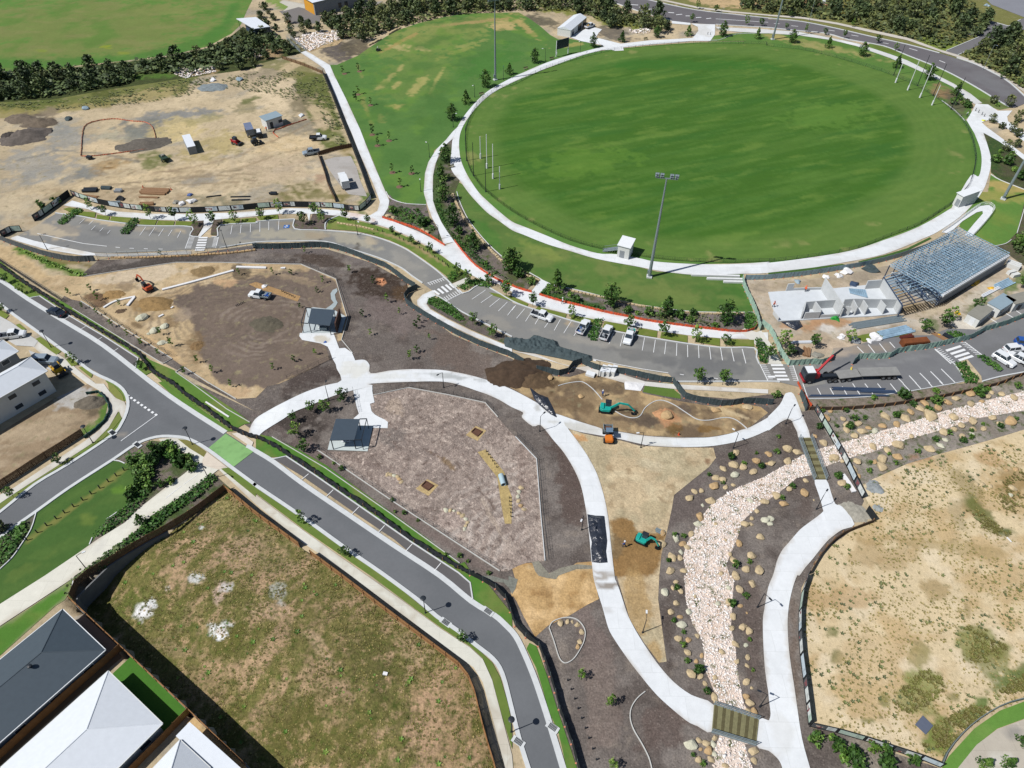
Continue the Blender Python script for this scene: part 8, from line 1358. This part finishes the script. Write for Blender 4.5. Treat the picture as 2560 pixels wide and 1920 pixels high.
tarp('22:650,1128 22:720,1140 22:800,1142 22:812,1250 22:825,1360 22:815,1450 22:828,1548 22:760,1552 22:692,1545 22:680,1430 22:688,1370 22:665,1280','Crumpled black plastic sheet across the curved white path',M_PLA,amp=.45)
tarp('22:150,30 22:230,90 22:310,120 22:350,200 22:395,300 22:330,265 22:240,190 22:195,140','Narrow black plastic heap beside the path above the fork',M_PLA,amp=.5,seed=4)
tarp('21:-60,1260 21:0,1262 21:140,1280 21:190,1240 21:390,1295 21:410,1340 21:560,1385 21:690,1420 21:690,1460 21:600,1480 21:400,1440 21:200,1400 21:60,1380 21:-60,1340 11:2140,1300','Large black sheeting draped along the car park edge',M_SHADE,z=.2,amp=.9,seed=6,name='black_sheeting',cat='sheeting')
tarp('31:110,1125 31:270,1112 31:300,1165 31:240,1200 31:170,1165','Black plastic bunched below the precast slab',M_PLA,amp=.5,seed=8)
sheet('steel_plate',W('33:1330,1210 33:1420,1300 33:1355,1378 33:1262,1290'),6,mat('blue_grey_cloth',A(96,104,122),.8,.05,2),z=.3,kind='thing',label='Blue-grey square cloth lying on the sandy lot',category='cloth')
tarp('21:975,1640 21:1150,1655 22:1110,65 22:975,50 22:970,0','Pale crumpled sheet beside the shade-cloth fence above the excavation',M_GEO,amp=.2,seed=10)
sheet('gravel_yard',W('10:590,1385 10:680,1360 10:820,1350 10:870,1450 10:900,1560 10:945,1659 11:960,40 11:800,20 11:740,-40 10:640,1480'),2,m_conc,(184,180,176),[('noise',(170,164,158),3,.5,.7,.7)],res=1,seed=175)
random.seed(33)
def stack(s,l,w_,h,rz,m,label,nb=5,name='timber_stack',cat='stack of material'):
 p=W1(s);t=thing(name,label,cat,p,R_(rz));
 for k in range(nb):MB().box((rnd(-.2,.2),-w_/2+w_*(k+.5)/nb,h/2+rnd(0,.04)),(l*rnd(.85,1),w_/nb*.75,h)).build('bar',m,t)
M_WOOD=mat('sawn_timber',A(160,124,92),.85,.15,3)
for s,l,w_,h,rz,m,lb,nb in(('00:1340,1655',8,2.5,.5,-2,M_WOOD,'Long brown timber stack at the top of the material row',7),('01:1330,10',7,2,.4,-3,M_WOOD,'Brown board stack above the poster hoarding',6),('01:780,40',5,.8,.3,-10,M_WOOD,'Leftmost timber bundle above the hoarding',3),('01:1290,50',6,.6,.3,-2,M_WOOD,'Thin plank pile left of the white bags',3),('01:2080,45',6,.3,.3,4,M_DARK,'Dark beams at the right of the material row',2),('01:2080,72',5,.4,.3,4,M_DARK,'Short dark beams just above the hoarding',2),('01:1000,100',3,1.2,.5,5,M_STEEL,'Grey pallet of material behind the second poster',4),('01:1270,110',4,1.2,.6,4,M_WOOD,'Brown pallet stack behind the fifth poster',4),('01:1850,40',4,.3,.3,15,M_DARK,'Slanted dark beam near the grey sacks',2),('00:780,1650',4,2,.6,3,M_DARK,'Dark crate pile at the left end of the material row',4),('00:920,1630',3,1.5,.5,-3,M_SHADE,'Grey folded mesh left of the orange cones',3),('00:1030,1655',2,1.5,.6,0,M_GWALL,'Grey box beside the folded mesh',3),('11:150,20',2,1.2,.6,0,M_DARK,'Dark crate left of the trailer yard',3),('31:1100,1215',9,2.6,.35,18,M_BLUST,'Bundle of grey steel lengths right of the small tree',8),('31:950,1130',14,2.2,.3,14,M_STEEL,'Long spread of steel studs below the precast building',9),('31:1190,1262',3.2,1,.6,16,mat('dark_red_brick',A(110,50,40),.9),'Dark red stack on the rim of the rusty bin',5),('31:1920,870',7,.9,.4,32,M_ROOFW,'White and blue sheet bundle by the yellow load',3),('31:2040,800',6,2.2,.3,30,M_BLUST,'Steel grid pile right of the yellow load',6),('31:1500,1265',4,.9,.4,-50,M_WOOD,'Timber bundle at the bend of the green fence',3),('31:1560,1265',3,1.1,.6,-50,M_DARK,'Dark crate at the bend of the green fence',3),('31:290,1305',5,.7,.4,3,M_ROOFW,'White sheet stack in the lower left of the worksite',3),('31:330,1390',3,1.6,.5,70,M_WOOD,'Wooden pallets behind the short green fence',5),('31:340,1660',0.1,.1,.1,0,M_DARK,'x',1),('32:780,50',12,.9,.3,-1,M_NAVY,'Long navy steel sections lying in the east car park',4),('32:700,105',18,.5,.25,1,M_NAVY,'Longest navy beams along the lower car park edge',3),('32:950,70',8,.9,.3,-2,M_NAVY,'Navy beams at the right of the laid-out steel',3),('31:1350,1120',2,.3,.3,60,M_STEEL,'Small steel offcuts left of the leafy trees',3),('31:1880,500',0.1,.1,.1,0,M_DARK,'x',1),('22:1280,1280',1.6,.9,.25,-30,M_STEEL,'Spare excavator bucket frame beside the teal digger',3),('31:2110,720',2.4,2.4,.9,20,M_WALL,'White bin at the right corner of the grandstand',2),('31:2110,650',3.2,2.4,1.2,-40,M_WALL,'White boxes behind the right corner of the grandstand',3)):
 if lb!='x':stack(s,l,w_,h,rz,m,lb,nb)
def lump(s,r,m,label,name='bag',cat='bag',group=None,seed=0):
 vs,fs=ico(2,seed,.26);p=W1(s);o=MB().add([(a*r*(.7+.3*math.sin(seed+b*3)),b*r*.75,max(-.05,c)*r*.42) for a,b,c in vs],fs).build(name,m,None,label=label,category=cat,group=group);o.location=p+Vector((0,0,.1));o.rotation_euler=(0,0,seed*.7)
for i,(s,r,m,lb) in enumerate((('01:1655,85',1.6,M_GEO,'Pile of white bags above the sixth poster'),('01:1640,30',.9,mat('blue_tarp',A(84,110,170),.6),'Blue tarp lump above the white bags'),('01:1570,105',1.3,M_GEO,'White bag left of the tallest bag pile'),('01:1040,60',1.5,M_BLK,'Dark mesh lump left of the timber boards'),('01:1520,95',1.2,M_ROOFG,'Grey bag cluster left of the white bags'),('00:1840,695',1.6,M_GEO,'White heap at the top of the earthworks'),('00:2070,690',1.8,M_ROOFB,'Pale blue sheet heap near the top of the earthworks'),('00:590,1030',1.8,M_SHADE,'Grey sheeting heap beside the brown soil heaps'),('00:740,940',1.6,M_ROOFB,'Pale sheeting lump above the orange ring'),('31:680,690',1.9,M_GEO,'White bags beside the pale mesh fence'),('31:605,725',1.3,M_GEO,'White rounded bag left of the large bag heap'),('31:500,740',1.1,M_GEO,'White and red bag at the top of the precast building'),('31:255,775',1.1,M_ROOFB,'Blue-grey wrapped bundle left of the bags'),('31:890,670',2.2,M_SHADE,'Grey netting heap at the left foot of the grandstand'),('31:740,805',1.5,M_NAVY,'Navy equipment lump on the precast slab'),('31:925,1262',1.8,M_GEO,'White sheets near the steel lengths'),('31:880,1290',1.0,M_GEO,'White sack beside the sheets'),('31:635,1255',1.2,M_GEO,'White sack left of the small central tree'),('31:420,1295',1.3,M_ROOFG,'Grey wrapped load beside the yellow-green tree'),('31:755,1290',1.6,M_GWALL,'Grey covered pallet right of the small tree'),('31:1785,775',1.6,M_YEL,'Yellow lift machine parts along the grandstand wall'),('31:1745,800',1.0,M_YEL,'Small yellow part at the left of the lift parts'),('31:1935,845',1.1,M_YEL,'Yellow sack beside the steel grid pile'),('31:1640,1052',.9,M_YEL,'Yellow box on the grass near the site sheds'),('31:1475,1245',.8,M_YEL,'Yellow drum near the bend of the green fence'),('31:570,1090',1.5,mat('bright_green',A(40,150,60),.6),'Bright green hose pile at the foot of the precast wall'),('31:250,1380',1.7,M_BLK,'Dark rubbish heap behind the short green fence'),('31:420,1415',1.4,M_ROOFG,'Pale rubbish heap in the gateway corner'),('30:1860,1045',.8,mat('lime_yellow',A(226,226,40),.6),'Bright yellow seat at the east plaza'),('10:280,190',1.3,M_RED,'Red play sculpture in the school yard'),('10:295,245',1.0,mat('aqua',A(80,170,176),.6),'Aqua play sculpture below the red one'),('11:1090,770',.8,mat('clay_orange',A(216,150,110),.9),'Orange spoil spot on the dark mulch'),('11:600,1300',.5,M_BLUE,'Blue bag on the upper playground slab'),('11:75,820',.9,M_GEO,'White board by the flatbed truck'),('10:395,1000',1.3,M_CARW,'White plastic tank near the site hut'),('10:1945,815',.01,M_DARK,'x'),('30:480,25',2.2,M_WHT,'White covered boat beyond the avenue'),('30:1890,50',1.8,M_ROOFB,'Pale box at the tennis court corner'))):
 if lb!='x':lump(s,r,m,lb,seed=i)
for i,s in enumerate(('00:1237,1620','00:1480,1640','11:793,150','22:1440,440')):
 p=W1(s);MB().lathe([(.3,0),(.28,.06),(.2,.08),(.05,.75)],8).build('traffic_cone',M_ORNG,None,label=['Orange cone left of the two on the material row','Orange cone right of the two on the material row','Tall orange marker on the junction path','Orange cone at the edge of the middle path'][i],category='cone').location=p
for i,(s,l) in enumerate((('13:1640,405','on the lower kerb of the street'),('13:2005,310','on the upper kerb opposite the lamp'),('23:350,1310','on the right kerb at the bottom'),('23:55,1435','on the left kerb at the bottom'),('02:1190,530','on the rounded kerb of the T street'),('02:975,425','on the outer T street corner'))):
 p=W1(s);d=W1(s[:3]+'%f,%f'%(float(s[3:].split(',')[0])+20,float(s.split(',')[1])+14))-p;t=thing('storm_drain','Grey grated storm drain '+l,'drain',p+Vector((0,0,.1)),math.atan2(d.y,d.x),'kerbside storm drains')
 MB().box((0,0,.06),(1.9,.9,.1)).build('lintel',m_kerb,t);mb=MB()
 for k in range(7):mb.box((-.5+k*.17,0,.13),(.1,.75,.05))
 mb.build('grate',M_DARK,t)
def wheels(t,xs,y,r,w_=.24):
 for x in xs:
  for s in(-1,1):
   o=MB().wheel((0,0,0),r,w_).build('wheel',M_TYRE,t);o.location=(x,s*y,r);MB().wheel((0,s*.02,0),r*.6,w_).build('rim',M_CHR,o)
def slices(mb,S,mi=None):
 """S: (x, half width bottom, half width top, z0, z1)"""
 mb.loft([[(x,-a,z0),(x,-b*1.0,z1-.12),(x,-b+.12,z1),(x,b-.12,z1),(x,b,z1-.12),(x,a,z0)] for x,a,b,z0,z1 in S],mi)
def car(kind,label,f,r,paint,load=None,group=None):
 F,B=W1(f),W1(r);c=(F+B)/2;d=F-B;t=thing('parked_car' if kind in('sedan','suv') else 'parked_ute',label,'car' if kind in('sedan','suv') else 'ute',(c.x,c.y,.13),math.atan2(d.y,d.x),group)
 L=5.2 if kind in('ute','flat') else 4.7;w_=.93;x0,x1=-L/2,L/2
 mb=MB();tail=.95 if kind!='flat' else.62
 if kind=='sedan':slices(mb,[(x0,.8,.74,.35,.9),(x0+.3,.9,.86,.25,.98),(x0+1.2,.92,.9,.25,1.0),(x1-1.3,.92,.9,.25,.98),(x1-.35,.9,.84,.25,.84),(x1,.78,.7,.35,.66)])
 elif kind=='suv':slices(mb,[(x0,.86,.84,.4,1.05),(x0+.2,.93,.92,.3,1.12),(x1-1.4,.94,.92,.3,1.12),(x1-.3,.92,.86,.3,1.0),(x1,.82,.76,.4,.8)])
 else:slices(mb,[(x0+(1.95 if kind=='ute' else 2.2),.92,.9,.35,1.08),(x1-1.35,.93,.91,.35,1.08),(x1-.3,.92,.86,.35,1.0),(x1,.82,.76,.42,.82)])
 mb.build('body',paint,t)
 cab={'sedan':(-1.55,1.0,.55,.75),'suv':(-2.2,1.0,.2,.7),'ute':(-.68,1.35,.15,.65),'flat':(-.42,1.3,.1,.6)}[kind];a,b,s0,s1=cab;zt=1.45 if kind=='sedan' else 1.78;zb=.95
 g=MB();q=lambda x,y,z:(x,y,z)
 vs=[(a,-.86,zb),(b,-.86,zb),(b,.86,zb),(a,.86,zb),(a+s0,-.7,zt),(b-s1,-.7,zt),(b-s1,.7,zt),(a+s0,.7,zt)]
 g.add(vs,[(0,1,5,4),(1,2,6,5),(2,3,7,6),(3,0,4,7)]);g.build('windows',M_GLASS,t)
 rf=MB().box(((a+s0+b-s1)/2,0,zt+.03),(b-s1-a-s0+.08,1.46,.08)).build('roof',paint,t)
 pil=MB()
 for i,j in((0,4),(1,5),(2,6),(3,7)):pil.bar(vs[i],vs[j],.05)
 if kind!='flat':
  m_=(a+s0+b-s1)/2
  for s in(-1,1):pil.bar((m_,s*.87,zb),(m_,s*.71,zt),.05)
 pil.build('pillar',paint,t)
 if kind=='ute':
  tr=MB();tr.box((x0+.98,0,.6),(1.9,1.8,.06),mi=1)
  for s in(-1,1):tr.box((x0+.98,s*.89,.83),(1.95,.08,.5))
  tr.box((x0+.04,0,.83),(.08,1.8,.5));tr.box((x0+.98,0,.42),(1.7,1.5,.3),mi=1);tr.build('tray',[paint,M_DARK],t)
 if kind=='flat':
  tr=MB();tr.box((x0+1.1,0,.85),(2.3,1.95,.08))
  for s in(-1,1):tr.box((x0+1.1,s*.97,1.0),(2.3,.04,.25))
  tr.box((x0,0,1.0),(.04,1.95,.25));tr.box((x0+2.2,0,1.3),(.06,1.9,.85));tr.box((x0+1.1,0,.6),(2.2,1,.4));tr.build('flat_tray',M_STEEL if load!='dark' else M_DARK,t)
 if load and load!='dark':
  random.seed(len(label));lo=MB()
  for k in range(7):lo.box((x0+rnd(.4,1.8),rnd(-.5,.5),rnd(.85,1.15)),(rnd(.3,.9),rnd(.2,.6),rnd(.15,.35)),rnd(0,1.5),mi=k%2)
  lo.build('load',[load,M_GWALL],t,category=None)
 for s in(-1,1):MB().box((x1-.12,s*.62,.72),(.14,.34,.14)).build('headlight',M_CHR,t);MB().box((x0+.04,s*.7,.8),(.12,.2,.2)).build('tail_light',M_RED,t)
 wheels(t,(-L/2+.95,L/2-.95),.82,.36)
 return t
for a in(('ute','Silver dual-cab ute beside the trailer yard fence','10:412,1345','10:550,1325',M_SILV),('flat','White ute with black flat tray on the earthworks','10:610,1205','10:472,1212',M_CARW,'dark'),('ute','White ute with tool load on the shed forecourt','20:702,228','20:642,252',M_CARW,M_YEL),('ute','White dual-cab ute parked leftmost in the long bay row','21:345,1120','21:172,1062',M_CARW),('ute','White ute with blue load left of the hedge island','21:648,1135','21:580,1240',M_CARW,M_BLUE),('ute','White ute with grey tray gear right of the hedge island','21:838,1185','21:785,1290',M_CARW,M_DARK),('ute','White ute with teal load, rightmost in the long bay row','21:985,1335','21:1035,1205',M_CARW,M_TEAL),('flat','White flatbed ute with blue gear on the grey playground dirt','01:2165,900','11:125,925',M_CARW,M_BLUE),('sedan','Dark blue-black sedan alone in the street parking bays','01:422,1030','01:572,1085',M_CARK),('ute','White ute on the concrete driveway at the left edge','01:212,1245','01:40,1270',M_CARW),('suv','Silver hatchback beside the two-storey house','01:495,1475','01:335,1475',M_SILV),('suv','White four-wheel drive parked nose to the log wall','31:2112,1520','31:1945,1420',M_CARW),('suv','White wagon behind the white four-wheel drive','31:2200,1370','31:2030,1390',M_CARW),('ute','White ute with dark tray at the right edge of the car park','31:2085,1425','31:2230,1500',M_CARW,M_DARK),('suv','Dark blue car at the right edge of the car park','31:2270,1340','31:2165,1325',M_BLUE)):
 car(*a[:5],load=a[5] if len(a)>5 else None,group='parked vehicles')
def tracks(t,L=2.4,y=.75,w_=.4):
 for s in(-1,1):
  MB().loft([[(x*L/2,s*y-w_/2,.05+.45*z),(x*L/2,s*y+w_/2,.05+.45*z)] for x,z in((-.8,0),(.8,0),(1,.5),(.8,1),(-.8,1),(-1,.5),(-.8,0))],caps=False).build('track',M_TYRE,t)
  MB().box((0,s*y,.3),(L*.8,w_*.8,.36)).build('track_frame',M_DARK,t)
def digger(label,s,tip,sc,m,name='excavator'):
 p,q=W1(s),W1(tip);d=q-p;R=d.length/sc;t=thing(name,label,'excavator',p+Vector((0,0,.15)),math.atan2(d.y,d.x),None,sc)
 tracks(t);mb=MB();mb.loft([[(x,-y,.6),(x,-y,1.25),(x,y,1.25),(x,y,.6)] for x,y in((-1.35,.5),(-1.2,.8),(-.8,.95),(.6,.95),(.85,.7))]);mb.box((-.9,0,1.35),(.7,1.5,.3));bd=mb.build('body',m,t);bevel(bd,.06)
 MB().box((.25,.42,1.75),(1.2,.85,1.05),taper=.88).build('cab',M_GLASS,t);MB().box((.2,.42,2.33),(1.2,.85,.1)).build('cab_roof',M_DARK,t);MB().box((0,0,.55),(1.1,1.1,.2)).build('turntable',M_DARK,t)
 e=min(R,5.6);P=[Vector((.7,-.15,1.1)),Vector((e*.42,-.15,2.7)),Vector((e*.72,-.15,2.5)),Vector((e*.97,-.15,1.0)),Vector((e*.9,-.15,.15))]
 bm=MB().beam(P[0],P[1],.26,.4).beam(P[1],P[2],.24,.36).build('boom',m,t);MB().beam(P[2],P[3],.2,.3).build('stick',m,t);MB().bar(P[0]+Vector((.2,0,.3)),P[1]-Vector((0,0,.3)),.07).build('ram',M_CHR,t)
 MB().loft([[(P[3].x-.1,-.5,P[3].z),(P[3].x-.1,.25,P[3].z)],[(P[3].x+.25,-.5,.5),(P[3].x+.25,.25,.5)],[(P[3].x-.1,-.5,.05),(P[3].x-.1,.25,.05)],[(P[3].x-.6,-.5,.25),(P[3].x-.6,.25,.25)]],caps=False).build('bucket',M_DARK,t)
 MB().box((-1.5,0,.3),(.12,1.7,.4)).build('blade',M_DARK,t)
digger('Teal excavator reaching right across the excavated strip','22:815,235','22:1085,265',1.0,M_TEAL)
digger('Teal excavator with folded arm on the brown matting','22:1125,1365','22:1265,1425',.85,M_TEAL)
digger('Orange-red excavator with raised arm in the playground dirt','01:1285,850','01:1170,760',.95,mat('orange_red_paint',A(190,84,50),.5,.1,2))
def rig(label,s,f,build,cat,name,sc=1.0):
 p,q=W1(s),W1(f);t=thing(name,label,cat,p+Vector((0,0,.14)),math.atan2((q-p).y,(q-p).x),None,sc);build(t);return t
def dumper(t):
 mb=MB();mb.box((1.35,0,1.0),(1.7,1.7,.1))
 for s in(-1,1):mb.box((1.35,s*.85,1.3),(1.8,.08,.6))
 mb.box((.5,0,1.3),(.08,1.7,.6));mb.box((2.2,0,1.2),(.08,1.7,.4));mb.build('skip',M_STEEL,t);MB().box((1.35,0,1.18),(1.5,1.5,.22),taper=.7).build('soil_load',M_PIT,t)
 b=MB().box((-1.0,0,.95),(1.6,1.5,.8)).build('body',M_ORP,t);bevel(b,.15,2);MB().box((-.1,0,1.15),(.5,1.1,.7)).build('seat',M_DARK,t)
 for x,y in((-.5,.55),(-.5,-.55),(.25,.55),(.25,-.55)):MB().bar((x,y,1.2),(x,y,2.4),.04).build('post',M_DARK,t)
 MB().box((-.12,0,2.45),(1.1,1.3,.08)).build('canopy',mat('canopy_grey',A(110,136,160),.5),t);wheels(t,(-1.1,1.2),.85,.48,.35)
rig('Orange site dumper with raised grey canopy stopped across the middle path','22:830,470','22:822,390',dumper,'dumper','dumper',1.0)
def skid(col):
 def f(t):
  bevel(MB().box((-.2,0,.85),(1.9,1.2,.8)).build('body',col,t),.08);MB().box((0,0,1.6),(1.1,1.0,.8),taper=.9).build('cab',M_GLASS,t)
  for s in(-1,1):MB().beam((-1.0,s*.75,1.5),(1.3,s*.75,.5),.12,.2).build('arm',col,t)
  MB().box((1.55,0,.3),(.6,1.7,.5)).build('bucket',M_DARK,t);wheels(t,(-.6,.55),.72,.36,.26)
 return f
rig('Red and white skid loader on the earthworks','00:2040,1245','00:2080,1255',skid(M_RED),'loader','skid_loader',1.1)
rig('Dark skid loader right of the red one','10:0,1250','10:40,1240',skid(M_DARK),'loader','skid_loader',1.1)
rig('Yellow and black loader parked beside the two-storey house','01:515,1560','01:560,1600',skid(M_YEL),'loader','skid_loader',1.15)
def mobile(t):
 MB().box((0,0,1.7),(5.2,2.2,1.8)).build('body',M_GWALL,t);MB().box((0,0,2.66),(5.3,2.3,.1)).build('roof',mat('panel_blue',A(120,132,160),.4),t);MB().box((3.1,0,1.2),(1.2,2.0,1.5)).build('engine_bay',M_RED,t);MB().box((-1,1.2,1.8),(2,.1,1.2)).build('hatch',M_DARK,t);wheels(t,(-1.5,1.8),1.0,.5,.3)
rig('Grey-blue crushing plant with red engine end on the earthworks','00:2165,1165','00:2120,1060',mobile,'machine','site_machine')
def plant2(t):MB().box((0,0,1.0),(3.4,1.6,1.2)).build('body',M_DARK,t);MB().box((.3,.1,1.7),(2.6,1.2,.12)).build('cover',M_WHT,t);wheels(t,(-1,1),.75,.38)
rig('Black trailer plant with a white cover near the site hut','10:35,1180','10:20,1130',plant2,'machine','site_machine')
def trailer(t):
 MB().box((0,0,1.0),(3.2,1.7,.5)).build('deck',mat('dark_green',A(44,66,52),.6),t);MB().box((.5,0,1.4),(1.0,.8,.5)).build('engine',M_ROOFG,t);MB().bar((1.6,0,.8),(3.2,0,.6),.08).build('drawbar',M_STEEL,t);wheels(t,(-.3,),.9,.38)
rig('Dark green trailer pump on the grass patch left of the container','00:1425,1390','00:1380,1350',trailer,'trailer','trailer')
def boxtrailer(t):MB().box((-1.2,0,1.7),(4.2,2.1,2.2)).build('box_body',M_WHT,t);MB().box((2.2,0,1.4),(1.9,2.0,1.7)).build('cab',M_CARW,t);MB().box((2.9,0,1.7),(.6,1.8,.7)).build('windscreen',M_GLASS,t);wheels(t,(-2,2.2),.95,.45,.3)
rig('White box truck in the gravel trailer yard','10:765,1600','10:740,1540',boxtrailer,'truck','box_truck')
def pot(t):MB().box((0,0,.5),(1.5,1.0,.7)).build('tank',M_DARK,t);MB().bar((.7,0,.5),(1.8,0,.3),.06).build('drawbar',M_STEEL,t);wheels(t,(0,),.6,.32)
rig('Small black trailer at the lower corner of the orange ring','00:778,1375','00:740,1370',pot,'trailer','trailer')
def ctruck(t):
 bevel(MB().box((3.6,0,1.75),(2.1,2.4,2.3)).build('cab',M_DARK,t),.12);MB().box((3.5,0,2.98),(1.7,2.0,.12)).build('cab_roof',M_WHT,t);MB().box((4.68,0,2.1),(.06,2.1,.9)).build('windscreen',M_GLASS,t)
 MB().box((0,0,1.0),(6,.9,.35)).build('chassis',M_DARK,t);MB().box((4.5,0,.8),(.5,2.4,.6)).build('bumper',M_RED,t);MB().box((1.9,0,1.7),(.9,1.6,1.3)).build('crane_base',M_RED,t)
 MB().beam((1.9,0,2.3),(-1.6,-2.2,4.6),.4,.5).build('crane_boom',M_RED,t);MB().beam((-1.6,-2.2,4.6),(-4.0,-3.6,5.0),.3,.35).build('crane_jib',M_DARK,t);wheels(t,(3.4,-.9,-2.1),1.05,.5,.4)
rig('Black crane truck with white cab roof and red boom','31:470,1622','31:400,1625',ctruck,'truck','crane_truck')
a,b=W('31:770,1600 31:1105,1590');t=thing('semi_trailer','Long grey flatbed trailer standing in the east car park','trailer',(a+b)/2+Vector((0,0,.1)),math.atan2((b-a).y,(b-a).x));L=(b-a).length
MB().box((0,0,1.35),(L,2.45,.16)).build('deck',mat('trailer_deck',A(150,150,148),.7,.12,1),t);MB().box((0,0,1.1),(L,.9,.35)).build('chassis',M_DARK,t);wheels(t,(L/2-1,L/2-2.2,L/2-3.4),1.0,.48,.4)
a,b=W('31:575,1620 31:770,1600');t=thing('semi_trailer','Grey trailer deck section between crane truck and long flatbed','trailer',(a+b)/2+Vector((0,0,.1)),math.atan2((b-a).y,(b-a).x));L=(b-a).length
MB().box((0,0,1.2),(L*.95,2.3,.14)).build('deck',MATS['trailer_deck'],t);MB().box((0,0,.9),(L*.9,.8,.35)).build('chassis',M_DARK,t);wheels(t,(-1.4,0),1.0,.48,.4)
M_SKIN=mat('skin',A(196,150,120),.6,0);M_VEST=mat('hi_vis_orange',A(250,110,60),.7,0);M_VESTY=mat('hi_vis_yellow',A(236,226,70),.7,0);M_TROU=mat('work_trousers',A(52,60,84),.8,0)
def person_mesh(top,arms=(.3,.5),step=.16):
 J=[((0,0,.95),.15),((0,0,1.18),.14),((0,0,1.4),.17),((.02,0,1.52),.06),((.04,0,1.6),.085),((.03,0,1.72),.1),((0,.1,.88),.1),((step,.11,.48),.075),((step-.02,.11,.1),.05),((step+.14,.11,.05),.045),((0,-.1,.88),.1),((-step,-.11,.48),.075),((-step-.06,-.11,.1),.05),((-step+.1,-.11,.05),.045),((0,.2,1.4),.07),((arms[0]*.4,.26,1.15),.05),((arms[0],.22,.98),.04),((arms[0]+.09,.2,.94),.035),((0,-.2,1.4),.07),((arms[1]*.4,-.26,1.15),.05),((arms[1],-.22,1.0),.04),((arms[1]+.09,-.2,.97),.035),((.12,0,1.66),.03)]
 E_=[(0,1),(1,2),(2,3),(3,4),(4,5),(0,6),(6,7),(7,8),(8,9),(0,10),(10,11),(11,12),(12,13),(2,14),(14,15),(15,16),(16,17),(2,18),(18,19),(19,20),(20,21),(5,22)]
 me=bpy.data.meshes.new('person');me.from_pydata([j[0] for j in J],E_,[]);o=bpy.data.objects.new('person',me);COL.objects.link(o)
 sk=o.modifiers.new('s','SKIN');o.modifiers.new('u','SUBSURF').levels=1
 for i,j in enumerate(J):me.skin_vertices[0].data[i].radius=(j[1],j[1])
 me.skin_vertices[0].data[0].use_root=True
 dg=bpy.context.evaluated_depsgraph_get();m2=bpy.data.meshes.new_from_object(o.evaluated_get(dg));bpy.data.objects.remove(o)
 m2.materials.clear()
 for m in(M_SKIN,top,M_TROU,M_DARK):m2.materials.append(m)
 for p in m2.polygons:
  z=p.center.z;p.material_index=3 if z<.12 else 2 if z<.93 and abs(p.center.y)<.19 else 1 if z<1.47 and not(z<1.06 and abs(p.center.y)>.17) else 0;p.use_smooth=True
 return m2
for i,(s,top,hat,lb) in enumerate((('21:435,970',M_WHT,M_WHT,'Person in white shirt and hat walking beside the long orange mesh'),('22:780,112',M_BLUE,M_WHT,'Person in blue with white hard hat behind the upper teal excavator'),('22:965,1412',M_BLUE,M_WHT,'Person in blue with white hard hat left of the lower teal excavator'),('31:315,868',M_VEST,M_VEST,'Worker in orange at the back of the precast slab'),('31:42,1002',M_VEST,M_RED,'Worker in orange at the left end of the precast slab'),('31:698,1572',M_VESTY,M_YEL,'Worker in yellow standing near the flatbed trailer'),('10:95,1140',M_VEST,M_WHT,'Worker in orange in front of the site hut'),('30:1713,1008',M_WHT,M_DARK,'Person in a pale top walking at the oval gate beside the plaza'))):
 o=link('person',person_mesh(top,(.25+.05*i,.4-.08*i)),None,loc=W1(s)+Vector((0,0,.17)),rz=i*1.3,label=lb,category='person')
 MB().lathe([(.17,1.72),(.135,1.74),(.13,1.8),(.08,1.88),(.01,1.9)],10).build('hat',hat,o)
p=W1('10:1058,440');t=thing('ride_on_mower','Dark ride-on mower high on the grass bank','mower',p,.4)
bevel(MB().box((.3,0,.55),(1.2,.8,.5)).build('body',M_DARK,t),.08);MB().box((-.5,0,.7),(.5,.5,.5)).build('seat',M_DARK,t);MB().box((0,0,.25),(.9,1.3,.2)).build('mower_deck',M_DARK,t);wheels(t,(-.6,.7),.5,.28,.2)
o=link('person',person_mesh(M_WHT,(.4,.4),.3),None,loc=p+Vector((-.2,0,.2)),rz=.4,label='Rider in white on the dark mower on the grass bank',category='person')
